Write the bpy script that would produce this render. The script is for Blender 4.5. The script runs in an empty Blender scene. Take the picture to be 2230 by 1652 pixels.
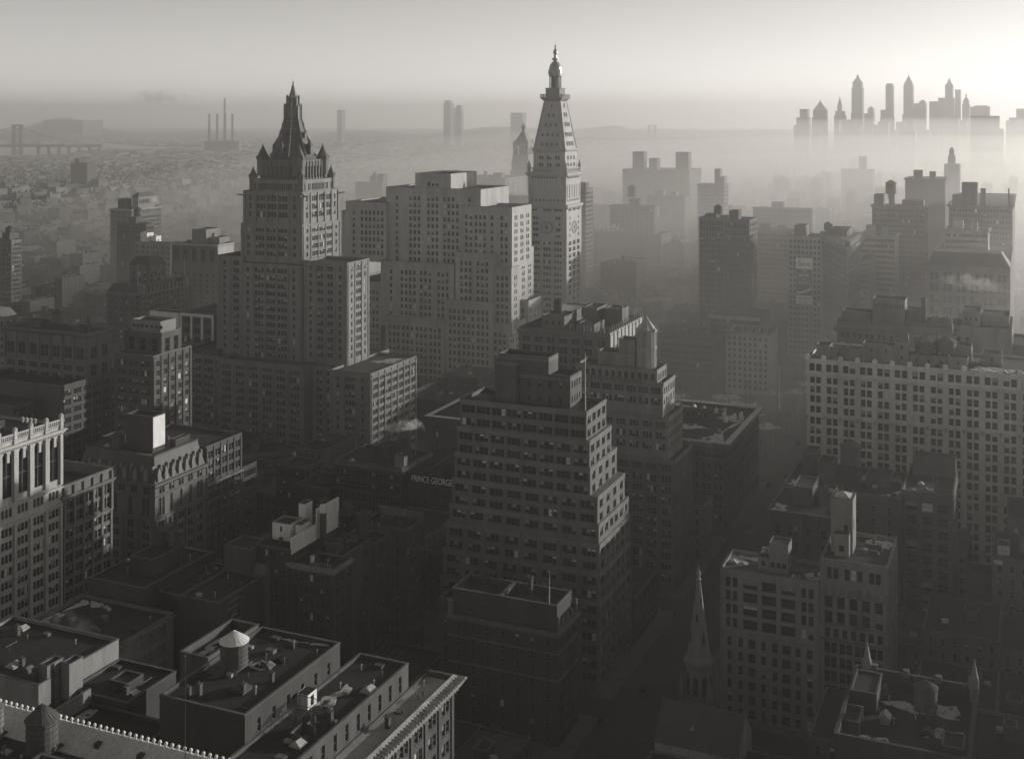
import bpy, bmesh, math, random
from mathutils import Vector
R = math.radians
random.seed(7)
S = bpy.context.scene
COL = S.collection

# ------------------------------------------------------------------ camera, sky, sun, exposure
F_, Y0_, H_ = 2600.0, 255.0, 168.0           # focal length, horizon row, eye height: measured from the photograph
TH = R(23.4); CT, ST = math.cos(TH), math.sin(TH)
cam = bpy.data.cameras.new('camera'); camo = bpy.data.objects.new('camera', cam); COL.objects.link(camo)
cam.sensor_width = 36; cam.lens = 36 * F_ / 2230; cam.shift_y = -(826 - Y0_) / 2230
cam.clip_start = 1; cam.clip_end = 60000
camo.location = (0, 0, H_); camo.rotation_euler = (R(90), 0, TH)
S.camera = camo
SUN_AZ, SUN_EL = R(45), R(9.5)                # from the avenue (+Y) towards the west (+X)
W = bpy.data.worlds.new('World'); S.world = W; W.use_nodes = True
nt = W.node_tree; nt.nodes.clear()
sky = nt.nodes.new('ShaderNodeTexSky'); sky.sky_type = 'NISHITA'; sky.sun_disc = False
sky.sun_elevation = SUN_EL; sky.sun_rotation = SUN_AZ
sky.air_density = 0.35; sky.dust_density = 0.05; sky.ozone_density = 1.0; sky.altitude = 0
bw = nt.nodes.new('ShaderNodeRGBToBW'); tint = nt.nodes.new('ShaderNodeMix'); tint.data_type = 'RGBA'; tint.blend_type = 'MULTIPLY'
tint.inputs[0].default_value = 1; tint.inputs[7].default_value = (1.0, 0.975, 0.94, 1)
bg = nt.nodes.new('ShaderNodeBackground'); bg.inputs[1].default_value = 0.15
wo = nt.nodes.new('ShaderNodeOutputWorld')
nt.links.new(sky.outputs[0], bw.inputs[0]); nt.links.new(bw.outputs[0], tint.inputs[6])
nt.links.new(tint.outputs[2], bg.inputs[0]); nt.links.new(bg.outputs[0], wo.inputs[0])
sl = bpy.data.lights.new('sun', 'SUN'); sl.energy = 3.8; sl.angle = R(0.6); sl.color = (1.0, 0.975, 0.94)
so = bpy.data.objects.new('sun', sl); COL.objects.link(so)
sd = Vector((math.sin(SUN_AZ) * math.cos(SUN_EL), math.cos(SUN_AZ) * math.cos(SUN_EL), math.sin(SUN_EL)))
so.rotation_euler = (-sd).to_track_quat('-Z', 'Y').to_euler(); so.location = sd * 3000
S.view_settings.view_transform = 'Standard'; S.view_settings.look = 'None'
S.view_settings.exposure = 0.57; S.view_settings.gamma = 1.0
S.cycles.use_denoising = True
S.cycles.max_bounces = 6; S.cycles.diffuse_bounces = 2; S.cycles.glossy_bounces = 2
S.cycles.volume_bounces = 3; S.cycles.transparent_max_bounces = 8
S.cycles.sample_clamp_indirect = 4
HAZE_DENSITY = 0.00019

def PX(px, Y):
    t = (px - 1115) / F_
    return Y * (t * CT - ST) / (CT + t * ST)
def PZ(px, py, Y):
    t = (px - 1115) / F_
    return H_ - (py - Y0_) * (Y / (CT + t * ST)) / F_
def PY(px, X):
    t = (px - 1115) / F_
    return X * (CT + t * ST) / (t * CT - ST)
def PROJ(X, Y, z):
    d = -X * ST + Y * CT; r = X * CT + Y * ST
    return 1115 + F_ * r / d, Y0_ + F_ * (H_ - z) / d, d

# ------------------------------------------------------------------ materials
MATS = {}
def mat(name, v, rough=0.85, amp=0.4, scale=0.25, zs=0.14, fine=0.28, spec=0.3, metal=0.0, bump=0.0):
    m = bpy.data.materials.new(name); m.use_nodes = True; MATS[name] = m
    n = m.node_tree; b = n.nodes['Principled BSDF']
    b.inputs['Roughness'].default_value = rough; b.inputs['Specular IOR Level'].default_value = spec
    b.inputs['Metallic'].default_value = metal
    g = n.nodes.new('ShaderNodeNewGeometry'); mp = n.nodes.new('ShaderNodeMapping')
    mp.inputs['Scale'].default_value = (1, 1, zs)
    n.links.new(g.outputs['Position'], mp.inputs[0])
    t1 = n.nodes.new('ShaderNodeTexNoise'); t1.inputs['Scale'].default_value = scale; t1.inputs['Detail'].default_value = 5
    t2 = n.nodes.new('ShaderNodeTexNoise'); t2.inputs['Scale'].default_value = scale * 7; t2.inputs['Detail'].default_value = 3
    n.links.new(mp.outputs[0], t1.inputs[0]); n.links.new(mp.outputs[0], t2.inputs[0])
    def mth(op, a, c):
        q = n.nodes.new('ShaderNodeMath'); q.operation = op
        for i, x in enumerate((a, c)):
            if isinstance(x, (int, float)): q.inputs[i].default_value = x
            else: n.links.new(x, q.inputs[i])
        return q.outputs[0]
    a = mth('MULTIPLY', mth('SUBTRACT', t1.outputs[0], 0.5), 2.6 * amp)
    c = mth('MULTIPLY', mth('SUBTRACT', t2.outputs[0], 0.5), 2.6 * fine)
    k = mth('MULTIPLY', mth('ADD', mth('ADD', a, c), 1.0), v)
    k = mth('MAXIMUM', k, v * 0.25)
    cc = n.nodes.new('ShaderNodeCombineColor')
    n.links.new(k, cc.inputs[0]); n.links.new(mth('MULTIPLY', k, 0.985), cc.inputs[1]); n.links.new(mth('MULTIPLY', k, 0.95), cc.inputs[2])
    n.links.new(cc.outputs[0], b.inputs['Base Color'])
    if bump:
        bp = n.nodes.new('ShaderNodeBump'); bp.inputs['Strength'].default_value = bump; bp.inputs['Distance'].default_value = 0.3
        n.links.new(t2.outputs[0], bp.inputs['Height']); n.links.new(bp.outputs[0], b.inputs['Normal'])
    m['v'] = v
    return m
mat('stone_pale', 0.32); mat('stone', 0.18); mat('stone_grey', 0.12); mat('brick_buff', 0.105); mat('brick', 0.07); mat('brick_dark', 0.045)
mat('terracotta', 0.34, amp=0.2); mat('office_white', 0.5, amp=0.3); mat('white_paint', 0.62, amp=0.18)
mat('tar', 0.022, amp=0.5, scale=0.15, zs=1, fine=0.3); mat('gravel', 0.06, amp=0.4, scale=0.12, zs=1, fine=0.3)
mat('coping', 0.1, amp=0.3); mat('metal_sheet', 0.3, rough=0.5, spec=0.5); mat('iron', 0.05, rough=0.6)
mat('wood', 0.07, amp=0.35, scale=0.8, zs=0.1); mat('slate', 0.06, rough=0.6, amp=0.3)
mat('copper', 0.14, rough=0.55, amp=0.3); mat('gilt', 0.2, rough=0.35, amp=0.2, spec=0.6)
mat('snow', 0.42, rough=0.8, amp=0.3, zs=1, scale=0.5); mat('asphalt', 0.045, amp=0.3, scale=0.05, zs=1)
mat('pavement', 0.085, amp=0.25, zs=1, scale=0.2); mat('earth', 0.07, amp=0.5, scale=0.02, zs=1)
mat('lawn', 0.075, amp=0.5, scale=0.06, zs=1, fine=0.3); mat('bark', 0.05, rough=0.9)
mat('frame', 0.2, amp=0.1); mat('zinc_pale', 0.55, rough=0.6, amp=0.2); mat('frame_dark', 0.05, amp=0.1); mat('blind', 0.5, amp=0.35, scale=0.5); mat('blind_dim', 0.2, amp=0.3, scale=0.5)
mat('glass', 0.01, rough=0.15, amp=0.3, spec=0.14); mat('sign_black', 0.02); mat('sign_white', 0.75, amp=0.15); mat('paint_dark', 0.04)
mat('city', 0.13, amp=0.5, scale=0.03, zs=1)
mat('hill', 0.07, amp=0.4, scale=0.004, zs=1)
mat('water', 0.3, rough=0.35, amp=0.1, scale=0.01, zs=1, spec=0.6)

def far_mat(name, v, pu=3.2, pz=3.7, dark=0.3):
    """Wall of a building too far off to tell its windows apart: rows of small dark openings."""
    m = mat(name, v, amp=0.2, scale=0.04, zs=0.6)
    n = m.node_tree; b = n.nodes['Principled BSDF']; src = b.inputs['Base Color'].links[0].from_socket
    g = n.nodes.new('ShaderNodeNewGeometry'); sp = n.nodes.new('ShaderNodeSeparateXYZ'); sn = n.nodes.new('ShaderNodeSeparateXYZ')
    n.links.new(g.outputs['Position'], sp.inputs[0]); n.links.new(g.outputs['True Normal'], sn.inputs[0])
    def mth(op, a, c=0.0):
        q = n.nodes.new('ShaderNodeMath'); q.operation = op
        for i, x in enumerate((a, c)):
            if isinstance(x, (int, float)): q.inputs[i].default_value = x
            else: n.links.new(x, q.inputs[i])
        return q.outputs[0]
    u = mth('ADD', sp.outputs[0], sp.outputs[1])
    fu = mth('FRACT', mth('DIVIDE', u, pu)); fz = mth('FRACT', mth('DIVIDE', sp.outputs[2], pz))
    k = mth('MULTIPLY', mth('MULTIPLY', mth('LESS_THAN', fu, 0.45), mth('LESS_THAN', fz, 0.55)), mth('LESS_THAN', mth('ABSOLUTE', sn.outputs[2]), 0.4))
    mx = n.nodes.new('ShaderNodeMix'); mx.data_type = 'RGBA'
    n.links.new(k, mx.inputs[0]); n.links.new(src, mx.inputs[6]); mx.inputs[7].default_value = (v * dark, v * dark, v * dark * .95, 1)
    mr = n.nodes.new('ShaderNodeMix'); mr.data_type = 'RGBA'          # tarred roofs
    n.links.new(mth('GREATER_THAN', sn.outputs[2], 0.6), mr.inputs[0]); n.links.new(mx.outputs[2], mr.inputs[6]); mr.inputs[7].default_value = (v * .35, v * .345, v * .33, 1)
    n.links.new(mr.outputs[2], b.inputs['Base Color'])
    return m
far_mat('far_pale', 0.2); far_mat('far_mid', 0.13); far_mat('far_dark', 0.08)

_m = MATS['snow']; _n = _m.node_tree                       # thin, broken edges of old snow
_o = [q for q in _n.nodes if q.type == 'OUTPUT_MATERIAL'][0]; _b = _n.nodes['Principled BSDF']; _t = _n.nodes.new('ShaderNodeBsdfTransparent'); _x = _n.nodes.new('ShaderNodeMixShader')
_z = _n.nodes.new('ShaderNodeTexNoise'); _z.inputs['Scale'].default_value = .45; _z.inputs['Detail'].default_value = 6; _g = _n.nodes.new('ShaderNodeNewGeometry'); _r = _n.nodes.new('ShaderNodeMapRange'); _r.inputs[1].default_value = .36; _r.inputs[2].default_value = .47
_n.links.new(_g.outputs['Position'], _z.inputs[0]); _n.links.new(_z.outputs[0], _r.inputs[0]); _n.links.new(_r.outputs[0], _x.inputs[0]); _n.links.new(_t.outputs[0], _x.inputs[1]); _n.links.new(_b.outputs[0], _x.inputs[2]); _n.links.new(_x.outputs[0], _o.inputs['Surface'])

# ------------------------------------------------------------------ mesh helpers
class MB:
    def __init__(s): s.v = []; s.f = []; s.m = []; s.mats = []
    def mi(s, m):
        if m not in s.mats: s.mats.append(m)
        return s.mats.index(m)
    def poly(s, pts, m=0):
        i = len(s.v); s.v += [tuple(p) for p in pts]; s.f.append(tuple(range(i, i + len(pts)))); s.m.append(m)
    def box(s, x0, x1, y0, y1, z0, z1, m=0, bottom=True):
        i = len(s.v)
        s.v += [(x0, y0, z0), (x1, y0, z0), (x1, y1, z0), (x0, y1, z0), (x0, y0, z1), (x1, y0, z1), (x1, y1, z1), (x0, y1, z1)]
        q = [(0, 1, 5, 4), (1, 2, 6, 5), (2, 3, 7, 6), (3, 0, 4, 7), (4, 5, 6, 7)] + ([(3, 2, 1, 0)] if bottom else [])
        for f in q: s.f.append(tuple(i + k for k in f)); s.m.append(m)
    def rings(s, R_, m=0, cap=True, close=True):
        """stack of rings of equal count -> skin"""
        n = len(R_[0]); i = len(s.v)
        for r in R_: s.v += [tuple(p) for p in r]
        for a in range(len(R_) - 1):
            for k in range(n):
                k2 = (k + 1) % n
                s.f.append((i + a * n + k, i + a * n + k2, i + (a + 1) * n + k2, i + (a + 1) * n + k)); s.m.append(m)
        if cap: s.f.append(tuple(i + (len(R_) - 1) * n + k for k in range(n))); s.m.append(m)
    def lathe(s, cx, cy, prof, n=16, m=0, rot=0.0):
        s.rings([[(cx + r * math.cos(rot + 2 * math.pi * k / n), cy + r * math.sin(rot + 2 * math.pi * k / n), z) for k in range(n)] for r, z in prof], m)
    def frustum(s, a, b, m=0):
        """a,b = (x0,x1,y0,y1,z)"""
        s.rings([[(q[0], q[2], q[4]), (q[1], q[2], q[4]), (q[1], q[3], q[4]), (q[0], q[3], q[4])] for q in (a, b)], m)
    def tube(s, p, q, r0, r1, n=5, m=0):
        p = Vector(p); q = Vector(q); d = (q - p).normalized(); u = d.orthogonal().normalized(); w = d.cross(u)
        s.rings([[c + (u * math.cos(2 * math.pi * k / n) + w * math.sin(2 * math.pi * k / n)) * r for k in range(n)] for c, r in ((p, r0), (q, r1))], m)
    def mesh(s, name, mats, off=(0, 0, 0)):
        me = bpy.data.meshes.new(name)
        me.from_pydata([(x - off[0], y - off[1], z - off[2]) for x, y, z in s.v], [], s.f)
        for m in mats: me.materials.append(MATS[m])
        if len(mats) > 1: me.polygons.foreach_set('material_index', s.m)
        me.update(); return me
    def build(s, name, mats, parent=None):
        if not s.f: return None
        off = parent['o'] if parent is not None else (0, 0, 0)
        o = bpy.data.objects.new(name, s.mesh(name, [mats] if isinstance(mats, str) else mats, off))
        COL.objects.link(o)
        if parent is not None: o.parent = parent['obj']
        return o
class Root(dict): pass
def thing(name, label, cat, loc, group=None, kind=None):
    e = bpy.data.objects.new(name, None); COL.objects.link(e); e.location = loc; e.empty_display_size = 1
    e['label'] = label; e['category'] = cat
    if group: e['group'] = group
    if kind: e['kind'] = kind
    r = Root(o=tuple(loc), obj=e); return r
def tag(o, label=None, cat=None, group=None, kind=None):
    for k, v in (('label', label), ('category', cat), ('group', group), ('kind', kind)):
        if v: o[k] = v
    return o
def sub(o):
    """root record for sub-parts of part o (same origin as its parent)"""
    return Root(o=tuple(o.parent.location) if o.parent else tuple(o.location), obj=o)

# ------------------------------------------------------------------ windows and facades
WCACHE = {}
WM = ['frame', 'glass', 'blind', 'stone_grey', 'blind_dim', 'frame_dark']
def win_geo(mb, w, h, kind, d, arch=False, fr=0, sill=True, wallm=3):
    fw = min(0.11, w * 0.09); y = d; yf = d - 0.07; hm = h * 0.5
    top = h
    if arch:
        r = w / 2; hs = max(h - r, h * 0.4); n = 8
        arc = [(r - r * math.cos(math.pi * k / n), hs + (h - hs) * math.sin(math.pi * k / n)) for k in range(n + 1)]
        mb.poly([(0, y, 0), (w, y, 0)] + [(a, y, b) for a, b in reversed(arc)], 1)
        for k in range(n):
            a, b = arc[k], arc[k + 1]; cx = 0 if k < n / 2 else w
            mb.poly([(cx, 0.003, h), (a[0], 0.003, a[1]), (b[0], 0.003, b[1])], wallm)
            mb.poly([(a[0], 0.003, a[1]), (a[0], y, a[1]), (b[0], y, b[1]), (b[0], 0.003, b[1])], wallm)
        hm = hs * 0.55; top = hs
        mb.poly([(w / 2 - fw / 2, yf, 0), (w / 2 + fw / 2, yf, 0), (w / 2 + fw / 2, yf, h - .05), (w / 2 - fw / 2, yf, h - .05)], fr)
    else:
        mb.poly([(0, y, 0), (w, y, 0), (w, y, hm), (0, y, hm)], 1)
        mb.poly([(0, y - .03, hm), (w, y - .03, hm), (w, y - .03, h), (0, y - .03, h)], 1)
    def q(a, b, c, e, m, yy): mb.poly([(a, yy, c), (b, yy, c), (b, yy, e), (a, yy, e)], m)
    q(0, fw, 0, top, fr, yf); q(w - fw, w, 0, top, fr, yf); q(fw, w - fw, 0, fw, fr, yf); q(fw, w - fw, hm - fw * .5, hm + fw * .5, fr, yf)
    if not arch: q(fw, w - fw, h - fw, h, fr, yf)
    if kind and not arch:
        e = (0, 0.3, 0.5, 1.0, 0.62)[kind]
        q(fw, w - fw, max(fw, h * (1 - e)), h - fw, 2 if kind in (1, 3) else 4, y - .045)
    if sill:
        mb.poly([(-.08, -.1, 0), (w + .08, -.1, 0), (w + .08, d, 0.02), (-.08, d, 0.02)], wallm)
        mb.poly([(-.08, -.1, -.18), (w + .08, -.1, -.18), (w + .08, -.1, 0), (-.08, -.1, 0)], wallm)
def win_mesh(w, h, kind, d, arch, fr, wall):
    k = (round(w, 2), round(h, 2), kind, d, arch, fr, wall)
    if k not in WCACHE:
        mb = MB(); win_geo(mb, w, h, kind, d, arch, fr)
        ms = list(WM); ms[3] = wall
        WCACHE[k] = mb.mesh('window', ms)
    return WCACHE[k]

def cols_of(Wd, s):
    """columns of windows along a wall of width Wd"""
    b, n, w, g, e = s['b'], s.get('n', 1), s['w'], s.get('g', 0.3), s.get('edge', 0.8)
    pat = s.get('pat')                                   # windows per bay, one number for each bay
    out = []; bwid = (Wd - 2 * e) / b
    for i in range(b):
        nn = pat[i % len(pat)] if pat else n
        w = s['wpat'][i % len(s['wpat'])] if s.get('wpat') else s['w']
        gw = nn * w + (nn - 1) * g
        sc = min(1.0, (bwid * 0.94) / gw)
        c = e + (i + .5) * bwid - gw * sc / 2
        for k in range(nn): out.append((c + k * (w + g) * sc, c + (k * (w + g) + w) * sc))
    return out
def rows_of(z0, z1, s):
    out = []; z = z1 - s.get('top', 1.2); lo = z0 + s.get('bot', 0.25); i = 0
    mx = s.get('nr', 99)
    while z - s['wh'] >= lo and i < mx:
        out.append((z - s['wh'], z)); z -= s['fh']; i += 1
    return out[::-1]

def facade(mb, face, x0, x1, y0, y1, z0, z1, cols, rows, dep, m=0):
    if face == 'F': P = lambda u, d, z: (x0 + u, y0 + d, z); Wd = x1 - x0
    else: P = lambda u, d, z: (x1 - d, y0 + u, z); Wd = y1 - y0
    q = lambda a, b, c, e: mb.poly([P(a, 0, c), P(b, 0, c), P(b, 0, e), P(a, 0, e)], m)
    zc = z0; op = []
    for (ra, rb) in rows:
        if ra > zc + 1e-4: q(0, Wd, zc, ra)
        uc = 0
        for (ca, cb) in cols:
            if ca > uc + 1e-4: q(uc, ca, ra, rb)
            mb.poly([P(ca, 0, ra), P(cb, 0, ra), P(cb, dep, ra), P(ca, dep, ra)], m)
            mb.poly([P(ca, dep, rb), P(cb, dep, rb), P(cb, 0, rb), P(ca, 0, rb)], m)
            mb.poly([P(ca, dep, ra), P(ca, dep, rb), P(ca, 0, rb), P(ca, 0, ra)], m)
            mb.poly([P(cb, 0, ra), P(cb, 0, rb), P(cb, dep, rb), P(cb, dep, ra)], m)
            op.append((ca, ra, cb - ca, rb - ra)); uc = cb
        if uc < Wd - 1e-4: q(uc, Wd, ra, rb)
        zc = rb
    if zc < z1 - 1e-4: q(0, Wd, zc, z1)
    return [(face, P(u, 0, z), w, h) for (u, z, w, h) in op]

FOOT = []   # footprints already taken
BOXES = []  # solid boxes built so far, to judge what they hide
class Bld:
    def __init__(s, name, label, loc, cat='building', group=None, blinds=0.25, seed=1, frames=0, wobj=True):
        s.r = thing(name, label, cat, (loc[0], loc[1], 0), group); s.op = []; s.bl = blinds; s.rnd = random.Random(seed * 13 + 5); s.fr = frames; s.wobj = wobj
        s.pend = []
    def part(s, name, mb, mats): return mb.build(name, mats, s.r)
    def block(s, x0, x1, y0, y1, z0, z1, m='stone', front=None, right=None, par=0.9, th=0.4, roof='tar', cope='coping', dep=0.3, ov=0.12, foot=True, deck=None, wall='wall'):
        mb = MB(); ops = []
        for face, sp in (('F', front), ('R', right)):
            Wd = (x1 - x0) if face == 'F' else (y1 - y0)
            sps = sp if isinstance(sp, list) else [sp] if sp else []
            if not sps:
                sps = [dict(b=1, w=1, fh=3, wh=1, nr=0)]
            # several specs: stacked from the top, each with 'zlo' lower limit
            zt = z1
            for k, q in enumerate(sps):
                zb = q.get('zlo', z0) if k < len(sps) - 1 else z0
                cl = cols_of(Wd, q) if q.get('nr', 1) != 0 else []
                rw = rows_of(zb, zt, q)
                o = facade(mb, face, x0, x1, y0, y1, zb, zt, cl, rw, dep)
                ar = q.get('arch')
                tops = max([r[1] for r in rw], default=0)
                for t in o:
                    isA = ar == 'all' or (ar == 'top' and abs(t[1][2] + t[3] - tops) < .01)
                    ops.append(t + (isA, q.get('bl', s.bl), m))
                if q.get('pier'):
                    pw, pd = q['pier']; e = q.get('edge', .8); bw_ = (Wd - 2 * e) / q['b']
                    for i in range(q['b'] + 1):
                        u = e + i * bw_
                        a, b_ = max(0.05, u - pw / 2), min(Wd - 0.05, u + pw / 2)
                        pz0, pz1 = zb + .05, zt - q.get('ptop', 0.6)
                        if face == 'F': mb.box(x0 + a, x0 + b_, y0 - pd, y0 + .05, pz0, pz1)
                        else: mb.box(x1 - .05, x1 + pd, y0 + a, y0 + b_, pz0, pz1)
                zt = zb
        mb.poly([(x1, y1, z0), (x0, y1, z0), (x0, y1, z1), (x1, y1, z1)]); mb.poly([(x0, y1, z0), (x0, y0, z0), (x0, y0, z1), (x0, y1, z1)])
        dz = (z1 - par) if deck is None else deck
        if par > 0.05:
            a, b, c, d = x0 + th, x1 - th, y0 + th, y1 - th
            mb.poly([(a, d, dz), (b, d, dz), (b, d, z1), (a, d, z1)]); mb.poly([(b, c, dz), (a, c, dz), (a, c, z1), (b, c, z1)])
            mb.poly([(a, c, dz), (a, d, dz), (a, d, z1), (a, c, z1)]); mb.poly([(b, d, dz), (b, c, dz), (b, c, z1), (b, d, z1)])
        s.part(wall, mb, m)
        rb = MB(); e = 0.0 if par <= 0.05 else th - .02
        rb.poly([(x0 + e, y0 + e, dz), (x1 - e, y0 + e, dz), (x1 - e, y1 - e, dz), (x0 + e, y1 - e, dz)]); s.part('roof', rb, roof)
        if cope and par > 0.05:
            cb = MB(); h = 0.16
            cb.box(x0 - ov, x1 + ov, y0 - ov, y0 + th + .05, z1, z1 + h); cb.box(x0 - ov, x1 + ov, y1 - th - .05, y1 + ov, z1, z1 + h)
            cb.box(x0 - ov, x0 + th + .05, y0 + th + .05, y1 - th - .05, z1, z1 + h); cb.box(x1 - th - .05, x1 + ov, y0 + th + .05, y1 - th - .05, z1, z1 + h)
            s.part('coping', cb, cope)
        s.op += ops; BOXES.append((x0, x1, y0, y1, z0, z1))
        if foot and z0 < 30: FOOT.append((x0, x1, y0, y1))
    def band(s, x0, x1, y0, y1, zs, h=0.35, p=0.25, m='stone', name='belt_course', left=False):
        for z in (zs if isinstance(zs, (list, tuple)) else [zs]):
            mb = MB()
            mb.box(x0 - (p if left else 0), x1 + p, y0 - p, y0 + .1, z, z + h); mb.box(x1 - .1, x1 + p, y0 + .1, y1, z, z + h)
            s.part(name, mb, m)
    def cornice(s, x0, x1, y0, y1, z, h=1.4, p=1.0, m='stone', dent=1.1, back=False, top=None):
        mb = MB(); l = p
        for k, (a, b, q) in enumerate(((0, .35, .35), (.35, .7, .65), (.7, 1.0, 1.0))):
            zz0, zz1, pp = z + h * a, z + h * b, p * q
            mb.box(x0 - pp, x1 + pp, y0 - pp, y0 + .1, zz0, zz1); mb.box(x1 - .1, x1 + pp, y0 + .1, y1 + (pp if back else 0), zz0, zz1)
            mb.box(x0 - pp, x0 + .1, y0 + .1, y1, zz0, zz1)
        if dent:
            n = int((x1 - x0) / dent)
            for k in range(n): mb.box(x0 + k * dent + .2, x0 + k * dent + .2 + dent * .45, y0 - p * .75, y0, z - .05, z + h * .34)
            n = int((y1 - y0) / dent)
            for k in range(n): mb.box(x1, x1 + p * .75, y0 + k * dent + .2, y0 + k * dent + .2 + dent * .45, z - .05, z + h * .34)
        s.part('cornice', mb, m)
    def house(s, x0, x1, y0, y1, z0, z1, m='stone_grey', par=0.3, win=None, right=None, roof='tar', name='penthouse'):
        """rooftop bulkhead"""
        s.block(x0, x1, y0, y1, z0 - .15, z1, m, front=win, right=right, par=par, th=.25, roof=roof, foot=False, wall=name)
    def finish(s, cap=300):
        k = 0
        vis = []
        for t in s.op:
            (face, p, w, h, arch, bl, wall) = t
            px, py, d = PROJ(p[0], p[1], p[2] + h)
            vis.append((0 if (-60 < px < 2290 and -20 < py < 1700) else 1, d - p[2] * 0.8, t))
        vis.sort(key=lambda q: (q[0], q[1]))
        rest = MB(); ms = list(WM)
        for i, (off, d, (face, p, w, h, arch, bl, wall)) in enumerate(vis):
            kind = 0
            if s.rnd.random() < bl: kind = s.rnd.choice((1, 1, 2, 2, 3, 4, 4))
            if s.wobj and i < cap and not off:
                o = bpy.data.objects.new('window', win_mesh(w, h, kind, 0.3, arch, s.fr, wall))
                o.location = (p[0] - s.r['o'][0], p[1] - s.r['o'][1], p[2]); o.parent = s.r['obj']
                if face == 'R': o.rotation_euler = (0, 0, math.pi / 2)
                COL.objects.link(o)
            else:
                mb = MB(); win_geo(mb, w, h, kind, 0.3, arch, s.fr, sill=not off)
                b = len(rest.v)
                for (x, y, z) in mb.v:
                    rest.v.append((p[0] + x, p[1] + y, p[2] + z) if face == 'F' else (p[0] - y, p[1] + x, p[2] + z))
                rest.f += [tuple(b + q for q in f) for f in mb.f]; rest.m += mb.m
        if rest.f:
            ms[3] = s.op[0][6]
            o = rest.build('window_rows', ms, s.r); o['kind'] = 'stuff'
        return s.r

def water_tank(x, y, z, r, h, label, roofm='wood', bodym='wood', legs=1.5, hoops=5, ch=None, name='water_tank'):
    """round wooden roof tank: legs, body with hoops, cone roof"""
    t = thing(name, label, 'water tank', (x, y, z))
    if legs:
        for a in range(4):
            q = MB(); an = a * math.pi / 2 + .785
            q.box(x + math.cos(an) * r * .7 - .12, x + math.cos(an) * r * .7 + .12, y + math.sin(an) * r * .7 - .12, y + math.sin(an) * r * .7 + .12, z, z + legs); q.build('leg', 'iron', t)
        q = MB(); q.box(x - r * .95, x + r * .95, y - r * .95, y + r * .95, z + legs, z + legs + .25); q.build('platform', 'wood', t)
        z += legs + .25
    q = MB(); q.lathe(x, y, [(r, z), (r * .97, z + h)], 20); b = q.build('tank', bodym, t)
    q = MB()
    for k in range(hoops):
        zz = z + h * (k + .3) / hoops
        q.lathe(x, y, [(r * 1.0, zz - .02), (r * 1.02, zz), (r * 1.02, zz + .09), (r * .98, zz + .11)], 20)
    q.build('hoop', 'iron', t)
    ch = ch or r * .62
    q = MB(); n = 20
    q.lathe(x, y, [(r * 1.08, z + h - .05), (r * 1.1, z + h + .06), (r * .12, z + h + ch), (r * .02, z + h + ch + .25)], n); c = q.build('cone_roof', roofm, t)
    q = MB()
    for k in range(n):
        a = 2 * math.pi * (k + .5) / n
        q.tube((x + math.cos(a) * r * 1.08, y + math.sin(a) * r * 1.08, z + h + .1), (x + math.cos(a) * r * .12, y + math.sin(a) * r * .12, z + h + ch + .04), .035, .03, 3)
    q.build('seam', roofm, t)
    return t
def flagpole(x, y, z0, z1, label, r=0.12, m='white_paint'):
    t = thing('flagpole', label, 'flagpole', (x, y, z0))
    q = MB(); q.lathe(x, y, [(r, z0), (r * .55, z1)], 8); q.build('pole', m, t)
    q = MB(); q.lathe(x, y, [(.02, z1 - .02), (r * 1.4, z1 + r), (r * 1.4, z1 + r * 2), (.02, z1 + r * 3.2)], 8); q.build('ball', 'gilt', t)
    q = MB(); q.lathe(x, y, [(r * 2.2, z0), (r * 2.2, z0 + .3), (r, z0 + .5)], 8); q.build('base', 'iron', t)
    return t
def text(body, x, y, z, size, m, parent, name='lettering', face='F', ext=0.04, align='LEFT', sx=1.0, rx=None):
    c = bpy.data.curves.new(name, 'FONT'); c.body = body; c.size = size; c.extrude = ext; c.align_x = align
    c.materials.append(MATS[m])
    tmp = bpy.data.objects.new(name, c); COL.objects.link(tmp)
    me = bpy.data.meshes.new_from_object(tmp.evaluated_get(bpy.context.evaluated_depsgraph_get())); bpy.data.objects.remove(tmp)
    o = bpy.data.objects.new(name, me); COL.objects.link(o)
    o.location = (x - parent['o'][0], y - parent['o'][1], z - parent['o'][2])
    o.rotation_euler = (R(90) if rx is None else rx, 0, 0 if face == 'F' else R(90)); o.scale = (sx, 1, 1); o.parent = parent['obj']
    return o
def snow_patch(pts, z, parent, m='snow', seed=3):
    """thin irregular sheet of old snow inside polygon pts (list of XY)"""
    rnd = random.Random(seed); out = []
    n = len(pts)
    for i in range(n):
        a, b = pts[i], pts[(i + 1) % n]
        for k in range(5):
            t = k / 5; j = 0.0 if k == 0 else .12 * math.hypot(b[0] - a[0], b[1] - a[1])
            out.append((a[0] + (b[0] - a[0]) * t + rnd.uniform(-j, j), a[1] + (b[1] - a[1]) * t + rnd.uniform(-j, j)))
    cx = sum(p[0] for p in out) / len(out); cy = sum(p[1] for p in out) / len(out)
    mb = MB(); N = len(out)
    for i in range(N):
        a, b = out[i], out[(i + 1) % N]
        mb.poly([(a[0], a[1], z + .004), (b[0], b[1], z + .004), (cx + (b[0] - cx) * .8, cy + (b[1] - cy) * .8, z + .05), (cx + (a[0] - cx) * .8, cy + (a[1] - cy) * .8, z + .05)])
        mb.poly([(cx + (a[0] - cx) * .8, cy + (a[1] - cy) * .8, z + .05), (cx + (b[0] - cx) * .8, cy + (b[1] - cy) * .8, z + .05), (cx, cy, z + .06)])
    o = mb.build('snow', m, parent)
    if o: o['kind'] = 'stuff'
    return o

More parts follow.
